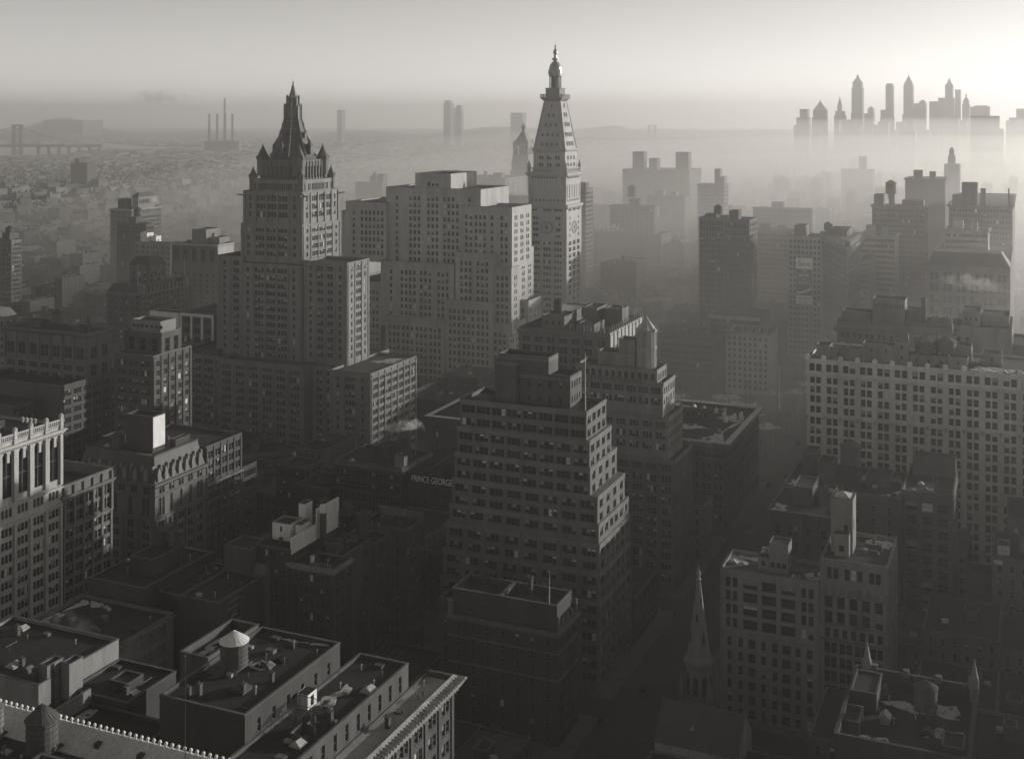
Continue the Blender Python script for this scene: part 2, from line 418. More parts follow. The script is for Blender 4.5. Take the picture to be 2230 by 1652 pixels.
def clutter(b, x0, x1, y0, y1, z, n, seed=1, m='iron'):
    """pipes, mushroom vents, hatches and low curbs scattered on a roof deck"""
    rr = random.Random(seed)
    for k in range(n):
        x, y = rr.uniform(x0 + .6, x1 - .6), rr.uniform(y0 + .6, y1 - .6); t = rr.random(); q = MB()
        if t < .4:
            h = rr.uniform(.5, 1.6); q.lathe(x, y, [(.11, z), (.11, z + h), (.26, z + h + .02), (.2, z + h + .22), (.04, z + h + .3)], 8); b.part('vent_pipe', q, rr.choice((m, 'metal_sheet', 'stone_grey')))
        elif t < .6:
            w = rr.uniform(.5, 1.0); h = rr.uniform(.3, .8); q.box(x - w, x + w, y - w * .7, y + w * .7, z, z + h); q.box(x - w - .06, x + w + .06, y - w * .7 - .06, y + w * .7 + .06, z + h, z + h + .08); b.part('roof_hatch', q, rr.choice(('stone_grey', 'metal_sheet', 'iron')))
        elif t < .78:
            L = rr.uniform(2, 6); a = rr.choice((0, 1)); e = (min(x + L, x1 - .3), y) if a else (x, min(y + L, y1 - .3)); q.tube((x, y, z + .18), (e[0], e[1], z + .18), .09, .09, 6); b.part('roof_pipe', q, rr.choice((m, 'stone_grey')))
        elif t < .9:
            h = rr.uniform(1.2, 2.4); q.box(x - .45, x + .45, y - .45, y + .45, z, z + h); q.box(x - .55, x + .55, y - .55, y + .55, z + h, z + h + .15); q.lathe(x - .15, y, [(.16, z + h + .15), (.13, z + h + .6)], 8); b.part('chimney', q, 'brick')
        else:
            w = rr.uniform(.8, 1.5); q.box(x - w, x + w, y - w, y + w, z, z + .35); q.frustum((x - w * .95, x + w * .95, y - w * .95, y + w * .95, z + .35), (x - .06, x + .06, y - w * .7, y + w * .7, z + .35 + w * .6)); b.part('skylight', q, rr.choice(('metal_sheet', 'glass', 'stone_grey')))

# ------------------------------------------------------------------ the ground, streets and park
def sheet(name, x0, x1, y0, y1, z, m, kind='structure'):
    mb = MB(); mb.poly([(x0, y0, z), (x1, y0, z), (x1, y1, z), (x0, y1, z)]); o = mb.build(name, m); o['kind'] = kind; return o
sheet('ground', -14000, 5000, -1500, 15000, 0.0, 'earth')
def STY(n): return 735 - (n - 23.7) * 78.0
AVES = [(170, 200), (-115, -85), (-278, -252), (-430, -400), (-580, -556), (-730, -702), (-950, -922), (-1180, -1150), (-1420, -1392)]
for a, b in AVES[:5]: sheet('avenue_road', a + 5, b - 5, -60, 1300, 0.02, 'asphalt')
for n in range(18, 34):
    sheet('street_road', -1200, 200, STY(n) - 5.5, STY(n) + 5.5, 0.012, 'asphalt')
for i in range(1, 5):
    for n in range(20, 34):
        x0, x1 = AVES[i + 1][1] - 5 if i + 1 < len(AVES) else -1400, AVES[i][0] + 5
        y0, y1 = STY(n) + 5.5, STY(n - 1) - 5.5
        if i == 1 and 23 < n <= 26: continue
        mb = MB(); mb.box(x0, x1, y0, y1, 0.0, 0.15, bottom=False); mb.build('pavement', 'pavement')['kind'] = 'structure'
for n in range(20, 34):
    mb = MB(); mb.box(-90, 165, STY(n) + 5.5, STY(n - 1) - 5.5, 0, .15, bottom=False); mb.build('pavement', 'pavement')['kind'] = 'structure'
# the square: lawn, paths, snow
PY0, PY1 = STY(26) + 9, STY(23) - 9
mb = MB(); mb.box(-247, -120, PY0, PY1, 0, .15, bottom=False); o = mb.build('park_lawn', 'lawn'); o['kind'] = 'structure'
def ribbon(name, pts, w, z, m):
    mb = MB(); L = []; Rr = []
    for i, p in enumerate(pts):
        a = Vector(pts[max(0, i - 1)]); b = Vector(pts[min(len(pts) - 1, i + 1)]); d = (b - a).normalized(); n = Vector((-d.y, d.x))
        L.append(Vector(p) + n * w / 2); Rr.append(Vector(p) - n * w / 2)
    for i in range(len(pts) - 1):
        mb.poly([(L[i].x, L[i].y, z), (Rr[i].x, Rr[i].y, z), (Rr[i + 1].x, Rr[i + 1].y, z), (L[i + 1].x, L[i + 1].y, z)])
    o = mb.build(name, m); o['kind'] = 'structure'; return o
def arcpts(p, q, b, n=14):
    p, q = Vector(p), Vector(q); d = q - p; nn = Vector((-d.y, d.x)).normalized()
    return [p + d * (k / n) + nn * b * math.sin(math.pi * k / n) for k in range(n + 1)]
ribbon('park_path', arcpts((-122, 560), (-180, 690), 14), 5, .155, 'pavement')
ribbon('park_path', arcpts((-122, 640), (-230, 720), -18), 5, .159, 'pavement')
ribbon('park_path', arcpts((-160, 550), (-125, 760), 16), 4, .163, 'pavement')
ribbon('park_path', arcpts((-240, 575), (-124, 690), 20), 4, .167, 'pavement')
rs = random.Random(4); psn = MB()
class _P(dict): pass
gr = thing('park_snow', 'thin old snow lying in patches on the park lawns', 'snow', (-150, 620, 0), kind='stuff')
for k in range(46):
    cx, cy = rs.uniform(-240, -124), rs.uniform(PY0 + 8, PY1 - 8); r = rs.uniform(3, 9)
    pts = [(cx + r * rs.uniform(.5, 1.3) * math.cos(a), cy + r * 1.3 * rs.uniform(.5, 1.3) * math.sin(a)) for a in (0, 1.25, 2.5, 3.8, 5.0)]
    snow_patch(pts, .17 + k * .002, gr, seed=k)

def tree_mesh(seed, H=13):
    rnd = random.Random(seed); tr = MB(); cr = MB()
    def grow(mb, p, d, L, r, lev):
        q = p + d * L; mb.tube(p, q, r, r * .68, 5 if lev < 2 else 3)
        if lev >= 5: return
        n = 3 if lev < 4 else 2
        for k in range(n):
            a = rnd.uniform(0, 6.28); tlt = rnd.uniform(.35, .75)
            u = d.orthogonal().normalized(); w = d.cross(u)
            nd = (d * math.cos(tlt) + (u * math.cos(a) + w * math.sin(a)) * math.sin(tlt) + Vector((0, 0, .12))).normalized()
            grow(cr if lev >= 0 else mb, q, nd, L * rnd.uniform(.62, .82), r * .62, lev + 1)
    tr.tube((0, 0, 0), (0, 0, H * .28), .32, .24, 7)
    grow(cr, Vector((0, 0, H * .27)), Vector((rnd.uniform(-.1, .1), rnd.uniform(-.1, .1), 1)).normalized(), H * .2, .2, 0)
    return tr.mesh('trunk', ['bark']), cr.mesh('crown', ['bark'])
TM = [tree_mesh(i) for i in range(4)]
k = 0; pts = []
while len(pts) < 42 and k < 2000:
    k += 1; x, y = rs.uniform(-215, -122), rs.uniform(PY0 + 3, PY1 - 3)
    if all((x - a) ** 2 + (y - b) ** 2 > 49 for a, b in pts): pts.append((x, y))
pts += [(-119, 560 + 14 * j) for j in range(14)]
ONES = 'first second third fourth fifth sixth seventh eighth ninth tenth eleventh twelfth thirteenth fourteenth fifteenth sixteenth seventeenth eighteenth nineteenth'.split()
def ordinal(i): return ONES[i] if i < 19 else ('twentieth', 'thirtieth', 'fortieth', 'fiftieth')[(i + 1) // 10 - 2] if (i + 1) % 10 == 0 else ('twenty', 'thirty', 'forty', 'fifty')[(i + 1) // 10 - 2] + '-' + ONES[(i + 1) % 10 - 1]
pts = sorted(pts[:42], key=lambda p: p[1]) + pts[42:]
for j, (x, y) in enumerate(pts):
    near = y < 600
    t = thing('bare_tree', ('bare kerb tree beside the park, %s from the near end of its row' % ordinal(j - 42)) if j >= 42 else ('leafless tree inside the snowy park, %s nearest to the view' % ordinal(j)), 'tree', (x, y, .15),
              'kerb trees' if j >= 42 else 'bare park trees')
    s_ = rs.uniform(.75, 1.25); e = t['obj']; e.scale = (s_, s_, s_); e.rotation_euler.z = rs.uniform(0, 6.28)
    for nm, me in zip(('trunk', 'crown'), TM[j % 4]):
        o = bpy.data.objects.new(nm, me); COL.objects.link(o); o.parent = e
flagpole(-131.4, 690.4, .15, PZ(1697, 795, 690.4), 'tall pale flagpole standing in the snowy park', r=.35)

# ------------------------------------------------------------------ hero: gothic tower with the steep spire
b = Bld('gothic_tower', 'massive limestone tower with gothic setbacks and a steep dark pyramid spire', (-340, 515), cat='skyscraper', blinds=.22, seed=2)
W5 = dict(w=1.5, g=.35, fh=3.86, wh=2.3, top=2.2, bot=1, edge=1.2, pier=(.9, .35))
bp = [1, 3, 3, 3, 1]
b.block(-371, -320.5, 488, 546, 0, 48, 'stone', dict(W5, b=6, n=3, arch='top'), None, roof='gravel')
b.block(-396, -371.05, 497, 546, 0, 46.8, 'stone', dict(W5, b=3, n=3), None, roof='gravel')
b.block(-320.4, -306.1, 495, 546, 0, 47.2, 'stone', dict(W5, b=2, n=2), None, roof='gravel')
b.block(-306, -283.5, 488, 534, 0, 47.6, 'stone', dict(W5, b=3, pat=[1, 3, 1], arch='top'), dict(W5, b=7, n=3, w=1.35, arch='top', top=2.2), roof='gravel')
b.band(-306, -283.5, 488, 534, [34.6, 44.9], h=.45, p=.4); b.band(-371, -320.5, 488, 488.2, [34.6, 45.2], h=.45, p=.4)
snow_patch([(-300, 515), (-287, 517), (-286, 531), (-292, 528)], 46.75, b.r)
b.block(-383, -366.2, 503, 545, 46, 97, 'stone', dict(W5, b=2, pat=[1, 2]), None, foot=False)
b.block(-329.5, -304.5, 501.5, 523, 46, 97, 'stone', dict(W5, b=4, pat=[1, 2, 2, 1], w=1.45), dict(W5, b=3, pat=[1, 3, 1], w=1.3), foot=False)
b.band(-329.5, -304.5, 501.5, 523, [93.3], h=.4, p=.3)
b.block(-366.3, -329.6, 500, 541, 46, 94.6, 'stone', dict(W5, b=5, pat=bp), None, par=.05, foot=False)
b.block(-369, -332, 504.2, 540.5, 94, 114, 'stone', dict(W5, b=5, pat=bp, w=1.5), dict(W5, b=5, pat=bp, w=1.45), par=.05, foot=False)
b.band(-369, -332, 504.2, 540.5, [93.7, 109.5], h=.5, p=.5)
b.block(-368.2, -332.7, 505, 540, 114, 130.5, 'stone', dict(W5, b=5, pat=bp, wh=2.8, fh=4.1, arch='top', pier=(1.0, .5)), dict(W5, b=5, pat=bp, wh=2.8, fh=4.1, arch='top', pier=(1.0, .5)), par=.9, foot=False)
b.band(-368.2, -332.7, 505, 540, [113.6], h=.6, p=.6)
b.block(-365.8, -334.8, 507.5, 538.5, 129.4, 136.2, 'stone', dict(W5, b=7, pat=[1, 3, 3, 3, 3, 3, 1], w=1.0, g=.3, wh=3.4, top=1.8, arch='top', pier=None), dict(W5, b=7, pat=[1, 2, 3, 3, 3, 2, 1], w=1.0, wh=3.4, top=1.8, arch='top', pier=None), foot=False)
b.block(-362, -338, 511, 535, 135, 146, 'stone_grey', dict(W5, b=8, n=1, w=1.2, wh=6.2, top=3, arch='top', pier=(.7, .4)), dict(W5, b=8, n=1, w=1.2, wh=6.2, top=3, arch='top', pier=(.7, .4)), foot=False)
cx, cy = -350, 523
q = MB(); o8 = math.pi / 8
prof = [(13.0, 145.3), (11.6, 147.5), (9.3, 152), (7.3, 157.5), (5.6, 162.5), (4.3, 167.3)]
q.lathe(cx, cy, prof, 8, rot=o8); sp = b.part('spire', q, 'slate')
q = MB()
for zz, r in ((150, 10.4), (154, 8.6), (158, 7.2), (162, 5.8), (166, 4.7)):
    q.lathe(cx, cy, [(r + .15, zz - .1), (r + .2, zz), (r, zz + .12)], 8, rot=o8)
q.build('ridge_rib', 'copper', sub(sp))
q = MB()
for k in range(8):
    a = o8 + k * math.pi / 4
    for i in range(26):
        t = i / 25; z = 147.5 + t * 19.5
        j = max(n_ for n_ in range(len(prof)) if prof[n_][1] <= z) if z < 167.2 else len(prof) - 2
        j = min(j, len(prof) - 2)
        r = prof[j][0] + (prof[j + 1][0] - prof[j][0]) * (z - prof[j][1]) / (prof[j + 1][1] - prof[j][1])
        x, y = cx + math.cos(a) * (r + .15), cy + math.sin(a) * (r + .15); h = .75 if i % 5 else 1.7
        q.box(x - .22, x + .22, y - .22, y + .22, z, z + h)
o = q.build('crocket', 'stone_grey', sub(sp)); o['kind'] = 'stuff'
q = MB()
for k in range(4):                                   # dormers on the spire faces
    a = k * math.pi / 2 - math.pi / 2; ux, uy = math.cos(a), math.sin(a)
    for z, r, w, h in ((149, 10.2, 1.5, 4.2), (157, 7.0, .8, 2.3)):
        x, y = cx + ux * r, cy + uy * r
        q.frustum((x - w, x + w, y - w, y + w, z), (x - w, x + w, y - w, y + w, z + h)); q.frustum((x - w, x + w, y - w, y + w, z + h), (x - .05, x + .05, y - .05, y + .05, z + h * 1.75))
q.build('dormer', 'slate', sub(sp))
q = MB(); q.lathe(cx, cy, [(3.9, 166.8), (3.9, 172.6), (4.2, 172.8), (4.2, 173.3), (2.9, 173.4), (2.9, 177.4), (3.1, 177.6), (2.3, 178.2), (.5, 184.5), (.28, 185.2), (.5, 185.6), (.15, 186.3), (.03, 188)], 8, rot=o8); la = b.part('lantern', q, 'copper')
q = MB()
for k in range(8):
    a = o8 + k * math.pi / 4
    for r, z0, z1 in ((4.5, 167, 175.2), (3.2, 173.4, 179.6)):
        x, y = cx + math.cos(a) * r, cy + math.sin(a) * r
        q.box(x - .3, x + .3, y - .3, y + .3, z0, z1 - 1.2); q.frustum((x - .35, x + .35, y - .35, y + .35, z1 - 1.2), (x - .04, x + .04, y - .04, y + .04, z1))
q.build('pinnacle', 'copper', sub(la))
def turret(bl, x, y, r, z0, z1, z2):
    q = MB(); q.lathe(x, y, [(r, z0), (r, z1 - .9), (r * 1.15, z1 - .6), (r * 1.15, z1)], 8, rot=o8); t = bl.part('turret', q, 'stone_grey')
    q = MB(); q.lathe(x, y, [(r * 1.12, z1), (r * .5, z1 + (z2 - z1) * .5), (.12, z2 - .7), (.3, z2 - .5), (.03, z2)], 8, rot=o8); q.build('turret_roof', 'slate', sub(t))
    q = MB()
    for k in range(8):
        a = o8 + k * math.pi / 4; xx, yy = x + math.cos(a) * r * 1.1, y + math.sin(a) * r * 1.1
        q.frustum((xx - .2, xx + .2, yy - .2, yy + .2, z1), (xx - .03, xx + .03, yy - .03, yy + .03, z1 + 1.5))
    q.build('finial', 'stone_grey', sub(t))
for x, y in ((-361, 512), (-339, 512), (-339, 534), (-361, 534)): turret(b, x, y, 3.0, 138, 147, 154.5)
for x, y in ((-364.6, 508.7), (-336, 508.7), (-336, 537.3), (-364.6, 537.3)): turret(b, x, y, 2.0, 130, 137.6, 143.2)
for x, y, dx, dy in ((-368, 505, -3.2, -1), (-333, 505, 1.2, -3.2), (-333, 506, 3.4, .4), (-333, 540, 3.4, .6), (-350, 505, .4, -2.2), (-333, 523, 2.4, .4)):
    q = MB(); q.tube((x, y, 128.2), (x + dx, y + dy, 128.6), .5, .3, 6); b.part('gargoyle', q, 'stone')
b.finish()

# ------------------------------------------------------------------ hero: campanile clock tower
b = Bld('clock_tower', 'slender pale stone campanile with clock faces, pyramid roof and gilded lantern', (-288, 736), cat='skyscraper', blinds=.2, seed=3)
c0, c1, d0, d1 = -301.6, -274, 722, 750
W3 = dict(w=1.6, g=.25, fh=4.05, wh=2.2, top=3.0, bot=1, edge=2.4)
top3 = dict(W3, b=3, n=3, nr=1, zlo=104.3, top=2.0)
b.block(c0, c1, d0, d1, 0, 111, 'terracotta', [top3, dict(W3, b=3, pat=[2, 0, 2], zlo=88.2, top=.8, fh=3.8, edge=2.0), dict(W3, b=3, n=3, top=1)],
        [top3, dict(W3, b=3, pat=[1, 0, 1], zlo=88.2, top=.8, fh=3.8), dict(W3, b=3, n=2, top=1, w=2.2, wh=2.7)], par=.05)
b.cornice(c0, c1, d0, d1, 108.3, h=2.8, p=1.4, m='terracotta')
b.block(c0 + .6, c1 - .6, d0 + .6, d1 - .6, 111, 131, 'terracotta', [dict(b=11, w=1.3, fh=3, wh=1.7, top=1.4, edge=2, zlo=127.3, nr=1), dict(b=5, w=3.1, fh=20, wh=11.4, top=.6, edge=2.2, arch='all', zlo=115.3, pier=(.9, .35), ptop=3.4), dict(b=9, w=1.2, fh=4, wh=1.6, top=.7, edge=1.6, nr=1)],
        [dict(b=11, w=1.3, fh=3, wh=1.7, top=1.4, edge=2, zlo=127.3, nr=1), dict(b=5, w=3.1, fh=20, wh=11.4, top=.6, edge=2.2, arch='all', zlo=115.3, pier=(.9, .35), ptop=3.4), dict(b=9, w=1.2, fh=4, wh=1.6, top=.7, edge=1.6, nr=1)], par=.05, foot=False, dep=.9)
b.cornice(c0 + .6, c1 - .6, d0 + .6, d1 - .6, 129.2, h=2.4, p=1.9, m='terracotta')
q = MB()
for z in (131.8, 134.3): q.box(c0, c1, d0, d0 + .4, z, z + .35); q.box(c1 - .4, c1, d0 + .4, d1, z, z + .35); q.box(c0, c0 + .4, d0 + .4, d1, z, z + .35)
for k in range(15): q.box(c0 + k * 1.95, c0 + k * 1.95 + .5, d0 + .05, d0 + .35, 131.6, 134.3); q.box(c1 - .35, c1 - .05, d0 + .5 + k * 1.9, d0 + 1 + k * 1.9, 131.6, 134.3)
b.part('balustrade', q, 'terracotta')
for x in (c0 + .9, c1 - .9):
    for y in (d0 + .9, d1 - .9):
        q = MB(); q.box(x - .9, x + .9, y - .9, y + .9, 131.6, 136.2); q.frustum((x - 1.05, x + 1.05, y - 1.05, y + 1.05, 136.2), (x - .05, x + .05, y - .05, y + .05, 139.6)); b.part('corner_pinnacle', q, 'terracotta')
e0, e1, g0, g1 = -298.4, -276.2, 725, 747
b.block(e0, e1, g0, g1, 131, 147, 'terracotta', dict(W3, b=3, n=2, w=1.5, fh=4.6, wh=2.4, top=4.4, edge=2.6), dict(W3, b=3, n=2, w=1.3, fh=4.6, wh=2.4, top=4.4, edge=2.6), par=.05, foot=False)
b.cornice(e0, e1, g0, g1, 145.6, h=1.6, p=1.2, m='terracotta', dent=.9)
mx, my = (e0 + e1) / 2, (g0 + g1) / 2
q = MB(); q.frustum((e0 + .2, e1 - .2, g0 + .2, g1 - .2, 147), (mx - 5.7, mx + 5.7, my - 5.7, my + 5.7, 178.2)); pr = b.part('pyramid_roof', q, 'stone_pale')
q = MB()
for sx, sy in ((-1, -1), (1, -1), (1, 1), (-1, 1)): q.tube((mx + sx * 10.9, my + sy * 10.8, 147.2), (mx + sx * 5.7, my + sy * 5.7, 178), .38, .32, 6)
q.build('hip_rib', 'copper', sub(pr))
for row, (z, n) in enumerate(((149, 4), (155, 4), (161.6, 3), (168, 2), (174, 1))):
    hw = 10.9 + (5.7 - 10.9) * (z - 147) / 31.2
    for k in range(n):
        u = (k - (n - 1) / 2) * 3.5
        for fc in ('F', 'R'):
            q = MB(); a, hgt, dp = .75, 2.1, 1.1
            if fc == 'F':
                y = my - hw; q.box(mx + u - a, mx + u + a, y - .25, y + dp, z, z + hgt); q.poly([(mx + u - a - .1, y - .3, z + hgt), (mx + u + a + .1, y - .3, z + hgt), (mx + u, y - .3, z + hgt + .9)]); q.poly([(mx + u - a - .1, y - .3, z + hgt), (mx + u, y - .3, z + hgt + .9), (mx + u, y + 1.2, z + hgt + .9), (mx + u - a - .1, y + 1, z + hgt)]); q.poly([(mx + u + a + .1, y - .3, z + hgt), (mx + u + a + .1, y + 1, z + hgt), (mx + u, y + 1.2, z + hgt + .9), (mx + u, y - .3, z + hgt + .9)])
                q.poly([(mx + u - .5, y - .26, z + .2), (mx + u + .5, y - .26, z + .2), (mx + u + .5, y - .26, z + hgt - .1), (mx + u - .5, y - .26, z + hgt - .1)], 1)
            else:
                x = mx + hw; q.box(x - dp, x + .25, my + u - a, my + u + a, z, z + hgt); q.poly([(x + .3, my + u - a - .1, z + hgt), (x + .3, my + u + a + .1, z + hgt), (x + .3, my + u, z + hgt + .9)]); q.poly([(x + .3, my + u - a - .1, z + hgt), (x + .3, my + u, z + hgt + .9), (x - 1.2, my + u, z + hgt + .9), (x - 1, my + u - a - .1, z + hgt)]); q.poly([(x + .3, my + u + a + .1, z + hgt), (x - 1, my + u + a + .1, z + hgt), (x - 1.2, my + u, z + hgt + .9), (x + .3, my + u, z + hgt + .9)])
                q.poly([(x + .26, my + u - .5, z + .2), (x + .26, my + u + .5, z + .2), (x + .26, my + u + .5, z + hgt - .1), (x + .26, my + u - .5, z + hgt - .1)], 1)
            b.part('dormer', q, ['stone_pale', 'glass'])
q = MB(); q.frustum((mx - 5.7, mx + 5.7, my - 5.7, my + 5.7, 178.2), (mx - 7.6, mx + 7.6, my - 7.6, my + 7.6, 180.4)); q.box(mx - 7.7, mx + 7.7, my - 7.7, my + 7.7, 180.4, 181)
for k in range(9):
    u = -7.5 + k * 1.85
    q.box(mx + u - .15, mx + u + .35, my - 7.6, my - 7.3, 181, 182.6); q.box(mx + 7.3, mx + 7.6, my + u - .15, my + u + .35, 181, 182.6); q.box(mx - 7.6, mx - 7.3, my + u - .15, my + u + .35, 181, 182.6)
q.box(mx - 7.7, mx + 7.7, my - 7.65, my - 7.25, 182.6, 183); q.box(mx + 7.25, mx + 7.65, my - 7.2, my + 7.6, 182.6, 183); q.box(mx - 7.65, mx - 7.25, my - 7.2, my + 7.6, 182.6, 183)
b.part('balcony', q, 'stone')
q = MB(); q.box(mx - 4.9, mx + 4.9, my - 4.9, my + 4.9, 181, 186.6); q.box(mx - 5.3, mx + 5.3, my - 5.3, my + 5.3, 186.6, 187.1); b.part('lantern_base', q, 'stone')
q = MB(); q.lathe(mx, my, [(2.5, 187), (2.5, 195)], 12); b.part('lantern_core', q, 'stone_grey')
for k in range(8):
    a = o8 + k * math.pi / 4; q = MB(); q.lathe(mx + 3.6 * math.cos(a), my + 3.6 * math.sin(a), [(.55, 187.1), (.4, 187.6), (.36, 194.2), (.55, 194.6), (.55, 195)], 8); b.part('column', q, 'stone')
q = MB(); q.lathe(mx, my, [(4.3, 195), (4.4, 196.2), (4.7, 196.4), (4.7, 199), (4.2, 199.2), (4.0, 201), (3.2, 203), (2.0, 204.3), (1.2, 204.8), (1.2, 205.3), (2.2, 205.7), (2.2, 206.9), (1.1, 207), (.9, 209), (1.5, 210.2), (1.4, 211), (.5, 213.2), (.3, 213.8), (.6, 214.6), (.3, 215.3), (.08, 216), (.03, 219)], 16); b.part('lantern_dome', q, 'gilt')
# clock faces
for fc in ('F', 'R'):
    C = (-287.8, d0, 96.0) if fc == 'F' else (c1, 736, 96.0)
    def pt(u, z, d): return (C[0] + u, C[1] - d, C[2] + z) if fc == 'F' else (C[0] + d, C[1] + u, C[2] + z)
    n = 40; rr = 4.0
    q = MB(); ring = lambda r, d: [pt(r * math.cos(2 * math.pi * k / n), r * math.sin(2 * math.pi * k / n), d) for k in range(n)]
    q.poly(ring(rr - .35, .12)); dial = b.part('clock_dial', q, 'stone_pale')
    q = MB(); q.rings([ring(rr + .3, .0), ring(rr + .3, .3), ring(rr - .35, .35), ring(rr - .35, .1)], cap=False); q.build('dial_rim', 'copper', sub(dial))
    for k in range(12):
        a = k * math.pi / 6; q = MB(); s0, s1, hw = 2.55, 3.35, .17
        q.poly([pt(s * math.sin(a) + w * math.cos(a), s * math.cos(a) - w * math.sin(a), .17) for s, w in ((s0, -hw), (s0, hw), (s1, hw), (s1, -hw))]); q.build('numeral', 'frame_dark', sub(dial))
    for nm, a, L, hw in (('minute_hand', R(-3), 3.0, .16), ('hour_hand', R(150), 2.0, .24)):
        sg = 1
        q = MB(); q.poly([pt(sg * (s * math.sin(a) + w * math.cos(a)), s * math.cos(a) - w * math.sin(a), .24) for s, w in ((-.6, -hw), (-.6, hw), (L, hw * .4), (L, -hw * .4))]); q.build(nm, 'frame_dark', sub(dial))
    q = MB(); q.poly(ring(1.25, .15)); q.build('dial_centre', 'stone_grey', sub(dial))
b.finish()

# ------------------------------------------------------------------ stepped limestone block in front of the clock tower
b = Bld('stepped_office_block', 'huge pale limestone office block rising in stepped fluted setbacks beside the clock tower', (-335, 665), cat='building', blinds=.2, seed=4)
WN = dict(w=1.75, g=1.15, fh=4.15, wh=2.6, top=5.2, bot=.6, edge=1.4)
def flute(x0, x1, y0, z1, h=4.0):
    q = MB(); n = max(2, int((x1 - x0) / 2.2))
    for k in range(n):
        u = x0 + .5 + k * (x1 - x0 - 1) / n; q.box(u, u + .5, y0 - .3, y0 + .05, z1 - h, z1 + (.3 if k % 3 == 1 else .05))
    b.part('fluting', q, 'stone_pale')
def nb(pl, pr_, py, Y, zb, Y1=692, bays=3, n=3, right=None, Y1b=None, pat=None, rs_=None):
    x0, x1 = PX(pl, Y), PX(pr_, Y); z = PZ((pl + pr_) / 2, py, Y)
    b.block(x0, x1, Y, Y1b or Y1, zb, z, 'stone_pale', dict(WN, b=bays, n=n, pat=pat), right, foot=zb < 5, par=.8, th=.5)
    flute(x0, x1, Y, z)
    return x0, x1, z
wr = dict(WN, b=2, n=3, w=1.5)
nb(904, 982, 378, 655, 100, bays=1, n=3); q = MB()
nb(841, 1047, 410, 650, 78, bays=5, pat=[1, 3, 3, 4, 1])
nb(753, 841, 440, 647, 78, bays=3, pat=[1, 3, 3]); nb(744, 753, 459, 648, 40, bays=1, n=1)
nb(1003, 1115, 450, 646, 78, bays=4, pat=[2, 3, 1, 2], right=dict(WN, b=3, n=2, w=1.6), Y1b=676)
nb(829, 988, 571, 642, 40, bays=4, pat=[1, 4, 3, 3]); nb(992, 1073, 550, 641, 40, bays=2, n=3)
nb(1073, 1114, 582, 643, 40, bays=1, n=3, right=dict(WN, b=1, n=2, w=1.3), Y1b=655)
x1_ = PX(1132, 655); b.block(-300, -283.2, 655.1, 688.5, 40, PZ(1132, 549, 655), 'stone_pale', dict(WN, b=2, n=2), dict(WN, b=3, n=2, w=1.6), foot=False)
nb(753, 829, 612, 644, 0, bays=3, n=3)
nb(839, 967, 692, 637, 0, bays=4, n=3); nb(970, 1071, 655, 638, 0, bays=3, n=3)
b.block(-291, -279.3, 641, 667, 0, 46.5, 'stone_pale', dict(WN, b=1, n=3), dict(WN, b=3, n=2)); b.block(-296, -277.8, 667.2, 687, 0, 57, 'stone_pale', dict(WN, b=2, n=2, w=1.5), dict(WN, b=3, n=2, w=1.3, wh=3))
b.finish()

# ------------------------------------------------------------------ stepped brick loft, centre
b = Bld('stepped_loft_building', 'dark brick loft tower stepping back in many striped ledges, centre of the view', (-140, 345), cat='building', blinds=.3, seed=5, frames=5)
WS = dict(b=8, n=3, w=1.38, g=.1, fh=3.9, wh=2.2, top=1.6, bot=.1, edge=.2)
lv = [(81.2, 72.8, -160.6, -119.4, 349), (72.8, 64.8, -161.6, -118.4, 351), (64.8, 56.8, -162.4, -118.2, 355.6), (56.8, 48.7, -163.3, -115.9, 356.5), (48.7, 42.9, -164.2, -115.5, 359), (42.9, 34.6, -165.3, -115.2, 359.6), (34.6, 26.1, -166.3, -115.1, 360), (26.1, 0, -167.3, -115, 360.4)]
for i, (z1, z0, x0, x1, y1) in enumerate(lv):
    y0 = 331 - i * .05
    fs = dict(WS) if i < 5 else dict(WS, pier=(.7, .3), ptop=.3)
    b.block(x0, x1, y0, y1, z0, z1, 'brick_buff', fs, dict(WS, b=4 if i < 4 else 6, n=2, w=1.3), par=1.0 if i == 0 else .0, foot=i == 7, roof='tar')
    for k in range(3):
        b.band(x0, x1, y0, y1, [z1 - .22 - k * .48], h=.22, p=.14 + .03 * (2 - k), m='stone', left=True)
    if i: 
        q = MB(); q.box(x0 - .15, x1 + .15, y0 - .15, y1, z1 - .02, z1 + .14); b.part('ledge', q, 'stone_grey')
b.house(-150.7, -127.1, 338, 348, 80.2, 89.6, 'brick', par=.8, win=dict(b=6, w=.95, fh=4.6, wh=1.9, top=2.0, edge=1.5, bl=.1), right=dict(b=4, w=.9, fh=4.4, wh=1.9, top=1.8, edge=.8))
b.house(-151.2, -134.3, 338.5, 346.5, 89.5, 94.6, 'brick', par=.8)
b.block(-151.4, -144, 336.5, 347, 80, 93.2, 'brick', None, None, foot=False, wall='penthouse')
for (x0, x1, y0, y1, z) in ((-150.7, -127.1, 338, 348, 88.2), (-151.2, -134.3, 338.5, 346.5, 93.4), (-151.4, -144, 336.5, 347, 91.8)):
    b.band(x0, x1, y0, y1, [z, z + .55], h=.22, p=.12, m='stone')
b.finish()
flagpole(-120.6, 333.5, 80.3, PZ(1266, 768, 333.5), 'white flagpole on the roof corner of the stepped brick loft tower', r=.16)
water_tank(-139, 349.5, 80.3, 1.5, 3.0, 'small dark tank behind the brick penthouse of the stepped tower', legs=10)

